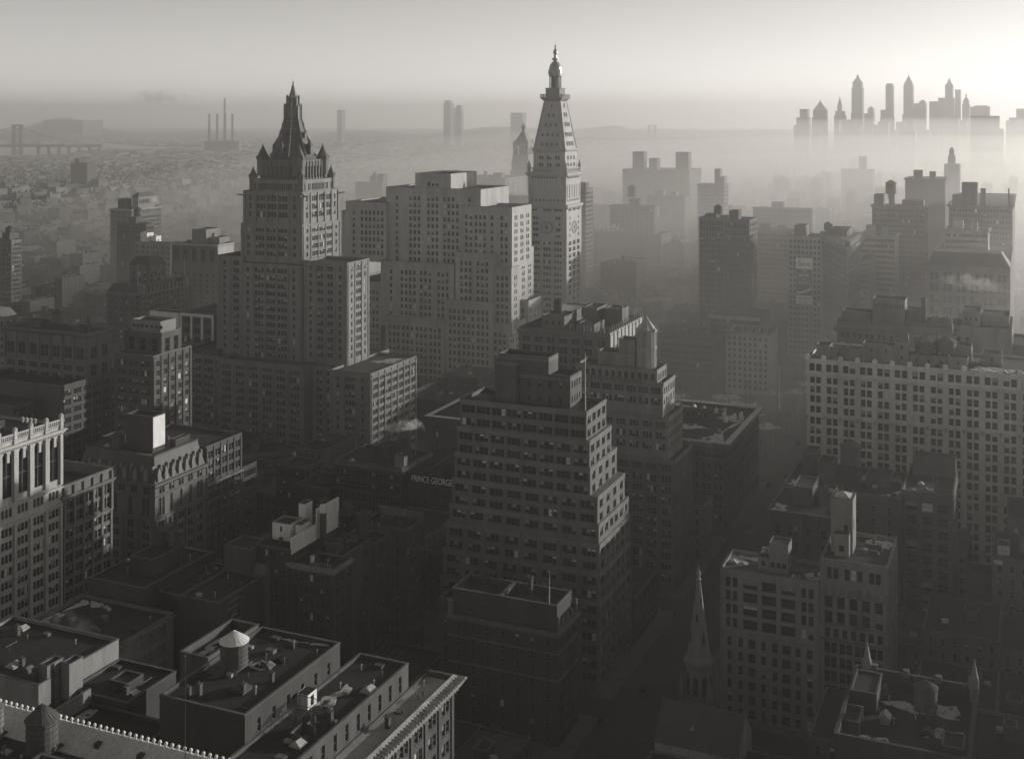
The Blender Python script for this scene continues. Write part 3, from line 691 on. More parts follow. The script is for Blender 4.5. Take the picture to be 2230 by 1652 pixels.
# ------------------------------------------------------------------ dark brick building with urn parapet before it
b = Bld('urn_parapet_building', 'dark brick apartment block with urns along its parapet, in front of stepped tower', (-130, 305), blinds=.1, seed=6)
b.block(-148, -115.1, 297, 312, 0, 30.3, 'brick_dark', dict(b=7, w=1.2, fh=3.7, wh=1.9, top=2.2, edge=1), dict(b=3, n=2, w=1.1, fh=3.7, wh=1.9, top=2.2, edge=1), par=.3)
b.cornice(-148, -115.1, 297, 312, 29.3, h=1.0, p=.8, m='stone_grey', back=True)
b.band(-148, -115.1, 297, 312, [24.6, 17.5], h=.35, p=.3, m='stone_grey')
b.block(-147.4, -116.2, 299, 310, 30, 36.8, 'brick_dark', dict(b=1, w=1, fh=9, wh=1, nr=0), None, par=1.6, foot=False, cope='stone_grey')
b.house(-133.5, -132.7, 299.5, 309.5, 35, 36.7, 'brick_dark', name='party_wall')
q = MB()
for k, y in enumerate((297.4, 300.8, 304.2, 307.6, 311)):
    hh = 3.6 if k in (0, 4) else 2.2
    q.box(-115.6, -114.9, y - .35, y + .35, 30.2, 30.2 + hh)
    q.lathe(-115.25, y, [(.3, 30.2 + hh), (.55, 30.5 + hh), (.5, 30.9 + hh), (.1, 31.2 + hh)], 8)
b.part('parapet_pier', q, 'stone_grey')
q = MB(); q.box(-115.4, -115.1, 297.8, 310.6, 30.3, 30.6); q.box(-115.4, -115.1, 297.8, 310.6, 31.3, 31.5)
for k in range(20): q.box(-115.35, -115.15, 298 + k * .63, 298.2 + k * .63, 30.6, 31.3)
b.part('balustrade', q, 'stone_grey')
q = MB(); q.lathe(-147.3, 297.6, [(.8, 30.3), (.8, 33.8), (1.0, 34.1), (.4, 34.5)], 8); b.part('corner_pier', q, 'stone_grey')
for x, y in ((-142.5, 309), (-127.5, 307.5)):
    q = MB(); q.box(x - .6, x + .6, y - .6, y + .6, 35, 39.6); q.box(x - .8, x + .8, y - .8, y + .8, 39.6, 40); b.part('chimney', q, 'brick_dark')
b.block(-151.5, -148.1, 299, 322, 0, 33.4, 'brick_dark', dict(b=1, w=1.2, fh=3.7, wh=1.9, top=2), None)
b.finish()
flagpole(-118.6, 299.5, 35.2, PZ(1222, 1252, 299.5), 'white flagpole above the urn parapet of the dark brick block', r=.13)

# ------------------------------------------------------------------ gothic loft with octagonal tower
b = Bld('octagon_tower_loft', 'grey gothic loft building with a ribbed octagonal water tower rising from its roof', (-138, 425), blinds=.35, seed=7)
WG = dict(b=7, n=3, w=1.1, g=.12, fh=3.9, wh=2.35, top=1.6, bot=.4, edge=.4)
b.block(-152.5, -121.8, 412, 424, 73, 77.6, 'stone', dict(WG, n=1, w=1.4, arch='all', b=12, top=1.4, wh=2.4), dict(WG, b=5, n=1, w=1.2), par=.8, foot=False)
b.block(-152.5, -119.6, 411.8, 427, 61, 73, 'stone', dict(WG, arch='top'), dict(WG, b=5, n=1, w=1.5, arch='top'), par=.1, foot=False, cope=None)
b.block(-153, -117.6, 411.5, 431, 46, 61, 'stone', dict(WG, arch='top'), dict(WG, b=6, n=1, w=1.6, arch='top'), par=.1, foot=False, cope=None)
b.block(-153.5, -115.2, 411.2, 435.5, 0, 46, 'stone_grey', dict(WG, arch='top', pier=(.6, .3)), dict(WG, b=6, n=2, arch='top', pier=(.6, .3)), par=.4)
for z, x1, y1 in ((73, -119.6, 427), (61, -117.6, 431), (46, -115.2, 435.5)):
    q = MB(); n = 26
    for k in range(n):
        u = -152.5 + k * (x1 + 152.5) / n; w = (x1 + 152.5) / n
        q.poly([(u + .1, 411.0, z - .6), (u + w - .1, 411.0, z - .6), (u + w / 2, 411.0, z + 1.0)]); q.poly([(u + w - .1, 411.35, z - .6), (u + .1, 411.35, z - .6), (u + w / 2, 411.35, z + 1.0)])
        q.poly([(u + .1, 411.0, z - .6), (u + w / 2, 411.0, z + 1), (u + w / 2, 411.35, z + 1), (u + .1, 411.35, z - .6)]); q.poly([(u + w - .1, 411.0, z - .6), (u + w - .1, 411.35, z - .6), (u + w / 2, 411.35, z + 1), (u + w / 2, 411.0, z + 1)])
    q.box(-153, x1 + .3, 411.05, 411.4, z - 1.0, z - .6); q.box(x1 - .1, x1 + .35, 411.4, y1, z - .9, z + .3)
    b.part('gothic_cresting', q, 'stone')
b.house(-145.3, -131, 415, 422, 76.8, 82.2, 'stone', par=.7); b.house(-137.2, -131, 415.2, 421, 82, 87.2, 'stone', par=.7)
q = MB(); ox, oy = -127.4, 417.5; q.lathe(ox, oy, [(3.75, 73.5), (3.75, 84), (3.9, 84.3), (3.9, 84.8), (3.75, 85), (3.75, 90.3), (3.95, 90.5), (3.95, 90.8)], 8, rot=o8); tw = b.part('octagon_tower', q, 'stone_pale')
q = MB(); q.lathe(ox, oy, [(3.8, 90.8), (.3, 95.0), (.05, 95.8)], 8, rot=o8); q.build('tower_roof', 'metal_sheet', sub(tw))
q = MB()
for k in range(40):
    a = 2 * math.pi * k / 40; r = 3.75 * math.cos(math.pi / 8) / math.cos((a + 1e-6) % (math.pi / 4) - math.pi / 8) + .02
    x, y = ox + r * math.cos(a + 0), oy + r * math.sin(a); q.box(x - .09, x + .09, y - .09, y + .09, 76, 90.2)
q.build('tower_rib', 'stone_pale', sub(tw))
q = MB()
for k in range(8):
    a = o8 + k * math.pi / 4; q.tube((ox + 3.75 * math.cos(a), oy + 3.75 * math.sin(a), 90.9), (ox + .3 * math.cos(a), oy + .3 * math.sin(a), 95.05), .12, .08, 4)
    q.lathe(ox + 3.8 * math.cos(a), oy + 3.8 * math.sin(a), [(.3, 90.6), (.3, 91.3), (.05, 91.9)], 6)
q.build('roof_hip', 'metal_sheet', sub(tw))
b.finish()

# ------------------------------------------------------------------ long white office block with roof sheds, right
b = Bld('long_white_office_block', 'long white terracotta office block with paired windows and a clutter of roof sheds', (-30, 500), blinds=.25, seed=8)
x0, x1 = -81, 29.5; n = 17
top = dict(b=n, n=2, w=2.1, g=.5, fh=9, wh=3.0, top=2.0, edge=.2, nr=1, zlo=66.6)
mid1 = dict(b=n, n=2, w=1.85, g=.5, fh=3.8, wh=2.8, top=1.2, edge=.2, zlo=54.4, pier=(1.1, .35), ptop=.2)
mid2 = dict(b=n, n=2, w=1.85, g=.5, fh=3.8, wh=2.6, top=.8, edge=.2, nr=1, zlo=50.2)
b.block(x0, x1, 482, 520, 0, 72.4, 'office_white', [top, mid1, mid2, dict(mid1, top=1.0, zlo=0, pier=(1.9, .22))], None, par=1.0, roof='gravel')
b.cornice(x0, x1, 482, 520, 65.2, h=1.4, p=1.0, m='office_white', dent=.8); b.band(x0, x1, 482, 520, [54.0, 50.0], h=.5, p=.5, m='office_white')
bw_ = (x1 - x0 - .4) / n
for k in range(n + 1):
    u = x0 + .2 + k * bw_; q = MB()
    q.box(u - .9, u + .9, 481.55, 482.4, 71.9, 73.4); q.box(u - .6, u + .6, 481.5, 482.4, 73.4, 73.9)
    for a, c, e, f in ((-.55, -.4, 67.6, 71.2), (.4, .55, 67.6, 71.2), (-.4, .4, 67.6, 67.75), (-.4, .4, 71.05, 71.2), (-.12, .12, 68.2, 70.6)): q.box(u + a, u + c, 481.78, 482.02, e, f)
    b.part('parapet_block', q, 'white_paint')
q = MB()
for k in range(n + 1):
    u = x0 + .2 + k * bw_; q.frustum((u - .4, u + .4, 481.6, 482.1, 48.2), (u - .7, u + .7, 481.2, 482.1, 50.0))
b.part('bracket', q, 'stone_pale')
W1 = dict(b=2, w=1.0, fh=4, wh=1.5, top=1.6, edge=.5, bl=.0)
b.house(-78.5, -73.2, 490, 497, 71.4, 76.4, 'stone', par=.6); b.house(-73, -67, 491, 497, 71.4, 75.6, 'stone', par=.2, win=dict(W1, b=1)); b.house(-66.9, -61, 490, 496, 71.4, 75.8, 'stone', par=.6)
b.house(-60.6, -48.2, 489.5, 499, 71.4, 78.2, 'stone', par=.5, win=W1); b.house(-48, -43, 488.5, 496, 71.4, 80.3, 'stone', par=.4, win=dict(W1, b=1), right=dict(W1, b=1)); b.house(-46.4, -43.4, 491, 495, 80, 82.3, 'stone_grey', par=.2)
b.house(-42.8, -28.5, 490, 498, 71.4, 75.4, 'stone', par=.5, win=dict(W1, b=3)); b.house(-28.3, -21.4, 487.5, 494, 71.4, 75.9, 'stone', par=.5, win=dict(W1, b=1)); b.house(-27, -20.5, 500, 508, 71.4, 78.4, 'stone', par=.4); b.house(-16.5, -9.5, 500, 508, 71.4, 76.0, 'stone', par=.4, win=dict(W1, b=1))
for x in (-39.5, -36.6, -31.7): 
    q = MB(); q.box(x - .3, x + .3, 489.4, 490, 71.4, 77 if x > -37 else 76); b.part('vent_pipe', q, 'stone_grey')
q = MB(); q.box(-33.9, -32.7, 500, 501.2, 74, 84.2); b.part('chimney', q, 'stone_grey')
snow_patch([(-22, 484), (2, 484), (-4, 494), (-18, 497), (-21, 490)], 71.42, b.r); snow_patch([(-79, 484), (-62, 484), (-66, 487), (-77, 488)], 71.42, b.r, seed=5)
clutter(b, -78, 0, 484, 490, 71.4, 12, 31); clutter(b, -78, 0, 498, 518, 71.4, 20, 32)
b.finish()
water_tank(-37.6, 497, 75.2, 3.6, 4.6, 'squat round tank with peaked roof among sheds, nearer the chimney shaft, white office block', bodym='stone_grey', roofm='stone_grey', legs=0); water_tank(-29.6, 499, 75.2, 3.6, 4.6, 'squat round tank with peaked roof, right of its twin on the white office block', bodym='stone_grey', roofm='stone_grey', legs=0)

# ornate building behind it and its neighbours
b = Bld('ornate_hotel', 'ornate balustraded hotel behind the white office block, with tall roof house and chimney', (-55, 570), blinds=.1, seed=9, wobj=False)
b.block(-80.4, -30.8, 560, 590, 0, 74.4, 'stone_grey', dict(b=9, n=2, w=1.6, g=.6, fh=4.2, wh=2.4, top=4.6, edge=1, arch='top'), None, par=.9)
b.cornice(-80.4, -30.8, 560, 590, 69.8, h=1.8, p=1.6, m='stone_grey')
q = MB()
for k in range(55): q.box(-80.2 + k * .9, -79.8 + k * .9, 559.9, 560.2, 74.5, 75.8)
q.box(-80.6, -30.6, 559.8, 560.3, 75.8, 76.2); b.part('balustrade', q, 'stone_grey')
b.house(-65.5, -51.4, 566, 578, 73.5, 85, 'stone_grey', par=.5, win=dict(b=12, w=.5, fh=4, wh=2.0, top=1.8, edge=.4, nr=1)); b.house(-51.2, -44, 568, 578, 73.5, 80.5, 'stone_grey', par=.4); b.house(-79, -66, 566, 576, 73.5, 78.6, 'stone_grey', par=.4)
q = MB(); q.box(-44.4, -42.4, 566, 568, 73.5, 86.3); q.box(-44.6, -42.2, 565.8, 568.2, 86.3, 86.8); b.part('chimney', q, 'brick')
q = MB()
for k in range(7): q.lathe(-40 + k * 1.4, 562, [(.8, 74), (1.0, 76), (.7, 78), (.3, 79 + (k % 3) * .6)], 8)
b.part('roof_ornament', q, 'stone_grey')
b.finish()
b = Bld('blank_wall_building', 'pale building with a blank side wall and roof sheds, behind the white office block', (-15, 590), blinds=.1, seed=10, wobj=False)
b.block(-31, -6.8, 575, 610, 0, 73.8, 'stone', dict(b=7, pat=[1, 1, 0, 0, 0, 0, 0], w=1.6, fh=6, wh=2.6, top=5, edge=.5, nr=2), None, par=.5); b.house(-28, -20, 580, 600, 73, 79.4, 'stone', win=dict(b=3, w=1, fh=4, wh=1.4, top=2.5)); b.house(-19.5, -8, 582, 600, 73, 78, 'stone')
b.block(-6.6, 14, 580, 610, 0, 66, 'stone_grey', dict(b=4, n=2, w=1.6, fh=4.4, wh=2.4, top=4), None)
b.finish()

# ------------------------------------------------------------------ flat-roofed block with snow by the park
b = Bld('snow_roof_block', 'flat roofed block with broad cornice, snow and small skylights on its roof', (-130, 510), blinds=.12, seed=11)
b.block(-148.5, -112.6, 479, 543, 0, 35.2, 'brick', dict(b=7, n=2, w=1.5, g=.5, fh=4.1, wh=2.3, top=4.4, edge=1, arch='top'), dict(b=11, n=2, w=1.5, g=.6, fh=4.1, wh=2.3, top=4.4, edge=1, arch='top'), par=.5, roof='tar')
b.cornice(-148.5, -112.6, 479, 543, 33.6, h=1.9, p=1.7, m='stone', back=True)
q = MB(); q.box(-150.2, -113.4, 542.2, 544.7, 35.5, 36.0); q.box(-113.4, -110.9, 477.3, 544.7, 35.5, 36.0); q.box(-150.2, -113.4, 477.3, 479, 35.5, 36.0); b.part('cornice_top', q, 'metal_sheet')
b.band(-148.5, -112.6, 479, 543, [28.6, 8.2], h=.4, p=.4, m='stone_grey')
b.house(-143, -129, 516, 521, 34.6, 38.4, 'brick', par=.2, win=dict(b=5, w=1.1, fh=4, wh=2, top=.9, edge=.5))
for k, (x, y) in enumerate(((-140, 533), (-135.2, 532), (-129.5, 531), (-124.5, 526), (-119.5, 524), (-117.5, 528), (-115.8, 522), (-121.5, 516))):
    q = MB(); q.box(x - .8, x + .8, y - .8, y + .8, 34.7, 36); q.frustum((x - .95, x + .95, y - .95, y + .95, 36), (x - .1, x + .1, y - .8, y + .8, 37)); b.part('skylight', q, 'white_paint')
snow_patch([(-125, 484), (-114.5, 483), (-114.3, 520), (-119, 505), (-121, 492)], 34.72, b.r, seed=8); snow_patch([(-147, 530), (-141, 531), (-141, 540), (-147, 540)], 34.72, b.r, seed=9); snow_patch([(-146, 500), (-134, 498), (-124, 503), (-136, 507)], 34.72, b.r, seed=12); snow_patch([(-127, 522), (-117, 518), (-116, 525), (-122, 530)], 34.72, b.r, seed=10)
clutter(b, -146, -116, 482, 540, 34.7, 16, 26)
b.finish()
# low house on the avenue between
b = Bld('narrow_avenue_house', 'narrow five storey house with bay front between the gothic loft and snow roofed block', (-125, 455), blinds=.2, seed=12)
b.block(-140, -113.5, 446, 459, 0, 20, 'stone_grey', dict(b=6, w=1.2, fh=3.8, wh=2.1, top=1.6, edge=.5), dict(b=3, w=1.3, fh=3.8, wh=2.1, top=1.6), par=.6); b.cornice(-140, -113.5, 446, 459, 18.6, h=.9, p=.7, m='stone_grey'); b.finish()

# ------------------------------------------------------------------ pair of white lofts, lower right
b = Bld('pale_loft_building', 'pale plain loft building with snow on its roof beside the church spire', (-66, 338), blinds=.12, seed=13, frames=5)
b.block(-79.5, -52.2, 331, 346, 0, 41.6, 'stone', [dict(b=5, pat=[2, 1, 1, 1, 2], wpat=[1.4, 4.0, 4.0, 4.0, 1.4], w=1.5, g=.55, fh=3.75, wh=2.7, top=2.2, edge=.6, zlo=24.4), dict(b=8, wpat=[1.2, 1.3, 2.0, 1.3, 1.5, 2.4, 1.4, 1.6], w=1.4, fh=3.9, wh=2.6, top=1.6, edge=1.0)], dict(b=2, w=1.3, fh=3.75, wh=2.4, top=2.2, edge=1), par=.9, roof='gravel')
b.band(-79.5, -52.2, 331, 346, [24.2], h=.5, p=.35)
b.house(-70, -67, 336, 342, 40.7, 44.3, 'stone', par=.2, win=dict(b=1, w=1.1, fh=4, wh=1.4, top=1)); b.house(-66.7, -61.5, 335.5, 341.5, 40.7, 48.8, 'stone', par=.2, win=dict(b=3, w=1.2, fh=9, wh=1.6, top=5.2, edge=.2), right=None)
q = MB()
for z in range(9): q.box(-60.9, -59.9, 337 + z * .22, 337.15 + z * .22, 40.8 + z * .4, 40.86 + z * .4)
q.tube((-60.4, 336.5, 41), (-60.4, 336.5, 44.4), .05, .05, 4); q.tube((-60.9, 336.9, 41.2), (-60.9, 339, 45.4), .04, .04, 4); b.part('roof_stair', q, 'iron')
for x in (-69.2, -68.4, -67.7):
    q = MB(); q.lathe(x, 340, [(.35, 44.2), (.35, 45.3), (.5, 45.5), (.15, 46)], 8); b.part('vent', q, 'metal_sheet')
snow_patch([(-78.8, 339), (-73, 338), (-76, 345), (-78.8, 345.3)], 40.72, b.r, seed=21); snow_patch([(-57.5, 338), (-53, 332), (-52.8, 338.5), (-54, 341)], 40.72, b.r, seed=22); snow_patch([(-61, 333.2), (-58.6, 333), (-59.2, 336), (-60.2, 336.2)], 40.72, b.r, seed=23); snow_patch([(-77.5, 343), (-70.5, 341.5), (-71, 345), (-77, 345.3)], 40.72, b.r, seed=24)
clutter(b, -78, -71, 332, 344, 40.7, 5, 1); clutter(b, -60, -53, 332, 344, 40.7, 7, 2)
b.finish()
b = Bld('pier_front_loft', 'taller pale loft building with vertical piers and a tall roof tower, lower right', (-43, 345), blinds=.1, seed=14, frames=5)
b.block(-52, -34.4, 331, 355.5, 0, 48.2, 'stone', [dict(b=3, pat=[2, 3, 2], w=1.35, g=.35, fh=4.0, wh=3.0, top=2.0, edge=.5, zlo=39.4, pier=(.8, .25), ptop=-.2), dict(b=5, pat=[1, 1, 1, 1, 1], w=2.0, fh=4.1, wh=3.1, top=.9, edge=.6, zlo=31, pier=(.8, .5)), dict(b=7, w=1.4, fh=4, wh=2.5, top=1.2, edge=.8, zlo=27, nr=1), dict(b=4, n=2, w=1.6, g=.2, fh=3.9, wh=2.9, top=1.0, edge=.8, pier=(.7, .45))], dict(b=5, w=2.2, fh=3.9, wh=2.6, top=2, edge=.8, pier=(.5, .2)), par=.9, roof='tar')
q = MB()
for k in range(8): q.frustum((-51.6 + k * 2.3, -50.2 + k * 2.3, 330.6, 331.1, 39), (-51.2 + k * 2.3, -50.6 + k * 2.3, 330.7, 331.1, 40.6 + (k % 3) * .5))
b.part('gothic_cresting', q, 'stone_grey'); b.band(-52, -34.4, 331, 355.5, [30.8, 26.6], h=.5, p=.45, m='stone_grey')
b.house(-50.5, -44.6, 340, 347, 47.3, 62.3, 'stone', par=.4, win=dict(b=2, pat=[0, 1], w=1.1, fh=11, wh=2.2, top=7.2), right=dict(b=2, pat=[1, 0], w=1.1, fh=5.0, wh=2.4, top=6.0, nr=1))
q = MB(); q.frustum((-50, -45.2, 340.5, 346.5, 62.2), (-47.7, -47.5, 343.3, 343.6, 63.4)); b.part('tower_roof', q, 'metal_sheet')
b.house(-49.2, -45.2, 337, 339.9, 47.3, 53.4, 'stone', par=.2, win=dict(b=1, w=1.4, fh=5, wh=1.8, top=3))
snow_patch([(-43, 351), (-35.5, 348), (-35.3, 354), (-42, 354.5)], 47.32, b.r, seed=25); snow_patch([(-37.5, 332), (-35.2, 331.8), (-35.2, 336)], 47.32, b.r, seed=26)
clutter(b, -43, -36, 333, 353, 47.3, 7, 25)
b.finish()

# ------------------------------------------------------------------ dark buildings between
b = Bld('dark_loft_row', 'wide dark loft building in shade with a broad flat roof before the white office block', (-48, 410), blinds=.08, seed=15)
b.block(-75, -37.5, 400, 430, 0, 46, 'brick', dict(b=7, w=1.5, fh=4.2, wh=2.2, top=3.2, edge=1), dict(b=5, w=1.4, fh=4.2, wh=2.2, top=3, edge=1), par=.8, roof='tar')
b.block(-37.4, -22, 402, 434, 0, 48.3, 'brick', dict(b=3, w=3.4, fh=4.2, wh=2.8, top=3.4, edge=.6), dict(b=6, w=3, fh=4.2, wh=2.6, top=3.4), par=1.2, roof='tar')
b.house(-36, -22.4, 425, 433.6, 47, 53, 'brick', par=.4)
b.house(-66, -61, 415, 424, 45.2, 50.5, 'brick', par=.3); b.house(-72, -67, 419, 428, 45.2, 52, 'brick', par=.3); b.house(-50, -42, 412, 424, 45.2, 48, 'brick', par=.6)
snow_patch([(-74, 402), (-66, 402), (-68, 408), (-73.5, 410)], 45.22, b.r, seed=30); snow_patch([(-44, 403), (-38.5, 403), (-38.6, 411), (-42, 406)], 45.22, b.r, seed=31); snow_patch([(-62, 401), (-48, 401), (-52, 402.5)], 45.22, b.r, seed=33)
clutter(b, -73, -39, 402, 428, 45.2, 16, 27); clutter(b, -36, -24, 404, 424, 47.1, 8, 28)
b.finish()
water_tank(-55.8, 420, 45.2, 3.4, 6.0, 'large dark wooden tank on tall legs above the dark loft roof', legs=4.5)
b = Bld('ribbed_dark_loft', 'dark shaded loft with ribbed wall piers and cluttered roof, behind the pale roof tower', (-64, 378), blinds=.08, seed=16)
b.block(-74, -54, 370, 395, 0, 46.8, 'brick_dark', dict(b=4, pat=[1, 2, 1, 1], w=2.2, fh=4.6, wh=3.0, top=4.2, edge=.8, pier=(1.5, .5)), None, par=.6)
b.house(-68, -62, 380, 392, 46, 52, 'brick_dark', par=.2); b.house(-60, -56, 384, 392, 46, 50, 'brick_dark', par=.2)
snow_patch([(-73.3, 372), (-69, 371), (-69.4, 378), (-73.2, 380)], 46.22, b.r, seed=34); b.finish()
water_tank(-57.6, 379, 46.2, 2.4, 3.6, 'dark tank in shadow on the ribbed dark loft roof', legs=2)
b = Bld('edge_terrace_house', 'low pale building with roof terrace and awnings at the frame edge, lower right', (0, 410), blinds=.3, seed=17)
b.block(-10.5, 12, 400, 425, 0, 31.5, 'stone', dict(b=6, w=1.2, fh=3.8, wh=2.0, top=2.6, edge=.5), None, par=.5); b.house(-9, -5.5, 404, 410, 31, 34, 'white_paint'); b.house(-3, 8, 408, 418, 31, 36, 'stone', win=dict(b=3, w=1.1, fh=4, wh=1.8, top=1.6)); b.block(-7, 16, 440, 465, 0, 31.5, 'stone', dict(b=5, w=1.4, fh=4, wh=2, top=3), None)
q = MB(); q.box(-10, -7.5, 399.6, 399.9, 29.4, 30.6); b.part('small_board', q, 'sign_white')
b.finish()

# ------------------------------------------------------------------ church with stone spire
b = Bld('stone_church', 'small dark stone church with tall pointed octagonal spire beside the avenue', (-78, 298), cat='church', blinds=0, seed=18)
cx, cy = -78.2, 302
q = MB(); q.box(cx - 3.6, cx + 3.6, cy - 3.6, cy + 3.6, 0, 18.5); tw = b.part('tower', q, 'stone_grey')
q = MB(); q.lathe(cx, cy, [(3.3, 18.5), (3.3, 26.4), (3.6, 26.8), (3.9, 27.6), (3.9, 28.4), (3.0, 29.6)], 8, rot=o8); q.build('belfry', 'stone_grey', sub(tw))
q = MB(); q.lathe(cx, cy, [(3.0, 29.4), (.55, 48.0), (.5, 48.3)], 8, rot=o8); spi = b.part('spire', q, 'stone_grey')
q = MB(); q.lathe(cx, cy, [(.35, 48.2), (.75, 48.8), (.4, 49.4), (.6, 50), (.65, 50.5), (.25, 51.0), (.06, 52.4)], 8); q.build('finial', 'stone', sub(spi))
for k in range(8):
    a = k * math.pi / 4; tx, ty = -math.sin(a), math.cos(a)
    for z, r0, hw, h in ((33, 2.42, .28, 2.4), (38.5, 1.75, .2, 1.6), (43, 1.15, .14, 1.3), (20, 3.01, .75, 4)):
        if z != 20 and (k + int(z)) % 2: continue
        x, y = cx + math.cos(a) * (r0 + .08), cy + math.sin(a) * (r0 + .08); q = MB()
        q.poly([(x - tx * hw, y - ty * hw, z), (x + tx * hw, y + ty * hw, z), (x + tx * hw, y + ty * hw, z + h), (x, y, z + h + .4 + hw), (x - tx * hw, y - ty * hw, z + h)]); q.build('louvre_opening', 'glass', sub(spi))
for sx in (-1, 1):
    for sy in (-1, 1):
        x, y = cx + sx * 3.5, cy + sy * 3.5; q = MB(); q.box(x - .5, x + .5, y - .5, y + .5, 16, 21.5); q.frustum((x - .6, x + .6, y - .6, y + .6, 21.5), (x - .04, x + .04, y - .04, y + .04, 26.4)); b.part('pinnacle', q, 'stone_grey')
mbn = MB(); mbn.poly([(-84, 282, 0), (-63.5, 282, 0), (-63.5, 282, 15.6), (-84, 282, 15.6)]); mbn.poly([(-63.5, 282, 0), (-63.5, 297.5, 0), (-63.5, 297.5, 15.6), (-63.5, 290, 22), (-63.5, 282, 15.6)]); mbn.poly([(-84, 297.5, 0), (-84, 282, 0), (-84, 282, 15.6), (-84, 290, 22), (-84, 297.5, 15.6)]); b.part('nave_wall', mbn, 'stone_pale'); FOOT.append((-85, -63, 281, 306))
q = MB(); q.poly([(-84.3, 281.6, 15.4), (-63.8, 281.6, 15.4), (-63.8, 290, 22.15), (-84.3, 290, 22.15)]); q.poly([(-63.8, 298, 15.4), (-84.3, 298, 15.4), (-84.3, 290, 22.15), (-63.8, 290, 22.15)]); b.part('nave_roof', q, 'slate')
q = MB(); q.box(-84.4, -63.3, 289.85, 290.15, 22.1, 22.35); q.tube((-63.5, 281.6, 15.5), (-63.5, 290, 22.3), .25, .25, 4); q.tube((-63.5, 298, 15.5), (-63.5, 290, 22.3), .25, .25, 4); b.part('roof_ridge', q, 'coping')
for x in (-75.5,):
    q = MB(); q.poly([(x - .7, 285.2, 17.9), (x + .7, 285.2, 17.9), (x, 285.2, 19.3)]); q.poly([(x + .7, 285.2, 17.9), (x + .1, 287, 19.3), (x, 285.2, 19.3)]); q.poly([(x - .7, 285.2, 17.9), (x, 285.2, 19.3), (x, 287, 19.3)]); b.part('dormer', q, 'metal_sheet')
b.finish()
b = Bld('low_roof_block', 'low dark roof block with small dormers and chimneys in front of the church', (-65, 262), blinds=.1, seed=19)
b.block(-84.3, -62, 244, 280.5, 0, 13.5, 'brick_dark', None, dict(b=5, w=1.2, fh=4, wh=2, top=2), par=.6); b.block(-61.9, -45, 250, 284, 0, 17, 'brick_dark', None, None, par=.7)
b.house(-66, -59, 268, 274, 13, 18, 'brick_dark', par=.1); b.house(-72, -66.5, 259, 262, 13, 16, 'stone_grey', par=.1); b.house(-58, -50, 262, 270, 16.3, 20, 'brick_dark', par=.1)
q = MB(); q.box(-53.6, -52.4, 268, 269.2, 16.3, 25); b.part('chimney', q, 'brick_dark')
for x, y in ((-77, 262), (-74.5, 255), (-68.5, 254), (-81, 268), (-56.5, 257)):
    q = MB(); z = 13 if x < -62 else 16.4; q.frustum((x - .9, x + .9, y - .9, y + .9, z), (x - .08, x + .08, y - .9, y + .9, z + 1.4)); b.part('skylight', q, 'white_paint')
clutter(b, -83, -63, 246, 279, 12.9, 14, 23); clutter(b, -61, -46, 252, 282, 16.3, 12, 24)
b.finish()
b = Bld('pinnacled_roof_building', 'dark building with pinnacled parapet and patchy snow on a cluttered roof, bottom right', (-22, 258), blinds=.1, seed=20)
b.block(-35, -10, 240, 272, 0, 47.2, 'brick_dark', None, None, par=3.2, th=.6, cope='brick_dark')
for k in range(4): 
    q = MB(); u = -31 + k * 6.6; q.box(u - .6, u + .6, 271.0, 272.3, 46.8, 48.2); b.part('merlon', q, 'stone_grey')
for x in (-32.6, -10.6):
    q = MB(); q.box(x - .9, x + .9, 270.6, 272.4, 44, 49.0); q.frustum((x - .75, x + .75, 270.7, 272.3, 49), (x - .05, x + .05, 271.4, 271.6, 53)); b.part('pinnacle', q, 'stone')
b.house(-34.2, -29, 258, 268, 43.8, 48, 'brick_dark', par=.2); b.house(-35, -31.2, 247, 254, 43.8, 46.8, 'brick_dark', par=.4); b.house(-15.5, -11.5, 246, 252, 43.8, 46, 'brick_dark', par=.2)
q = MB(); q.box(-27.8, -26.2, 254, 256, 44, 45.2); q.frustum((-28.2, -25.8, 253.8, 256.4, 45.2), (-27.1, -26.9, 253.8, 256.4, 46.2)); b.part('skylight', q, 'metal_sheet')
snow_patch([(-29, 264), (-22, 267), (-14, 268), (-13, 262), (-22, 261)], 44.02, b.r, seed=40); snow_patch([(-20, 255), (-12, 257), (-12.5, 253), (-19, 252)], 44.02, b.r, seed=41); snow_patch([(-33, 243), (-25, 244), (-26, 249), (-31, 248)], 44.02, b.r, seed=42)
b.block(-38, 2, 212, 239.8, 0, 41, 'brick_dark', None, None, par=.8); b.house(-34, -30.5, 222, 228, 40.2, 45.5, 'brick_dark', par=.2); b.house(-25.5, -20.8, 219, 224, 40.2, 47.5, 'stone_grey', par=.1); b.house(-10, 0, 228, 238, 40.2, 45.4, 'brick_dark', par=.9)
q = MB(); q.box(-6.5, -3.5, 231, 234, 44.6, 45.0); b.part('skylight', q, 'white_paint')
for x, y in ((-29, 228), (-13, 217)):
    q = MB(); q.box(x - .5, x + .5, y - .5, y + .5, 40.2, 43); b.part('vent', q, 'metal_sheet')
clutter(b, -33, -12, 242, 269, 44, 18, 21); clutter(b, -36, 0, 214, 238, 40.2, 22, 22)
b.finish()
water_tank(-19.6, 262, 44, 2.3, 4.2, 'dark wooden tank near the pinnacled parapet, bottom right', legs=1.2); water_tank(-16, 231, 40.2, 2.6, 5.6, 'large wooden tank with sunlit dome edge at the bottom right corner', legs=1.5)

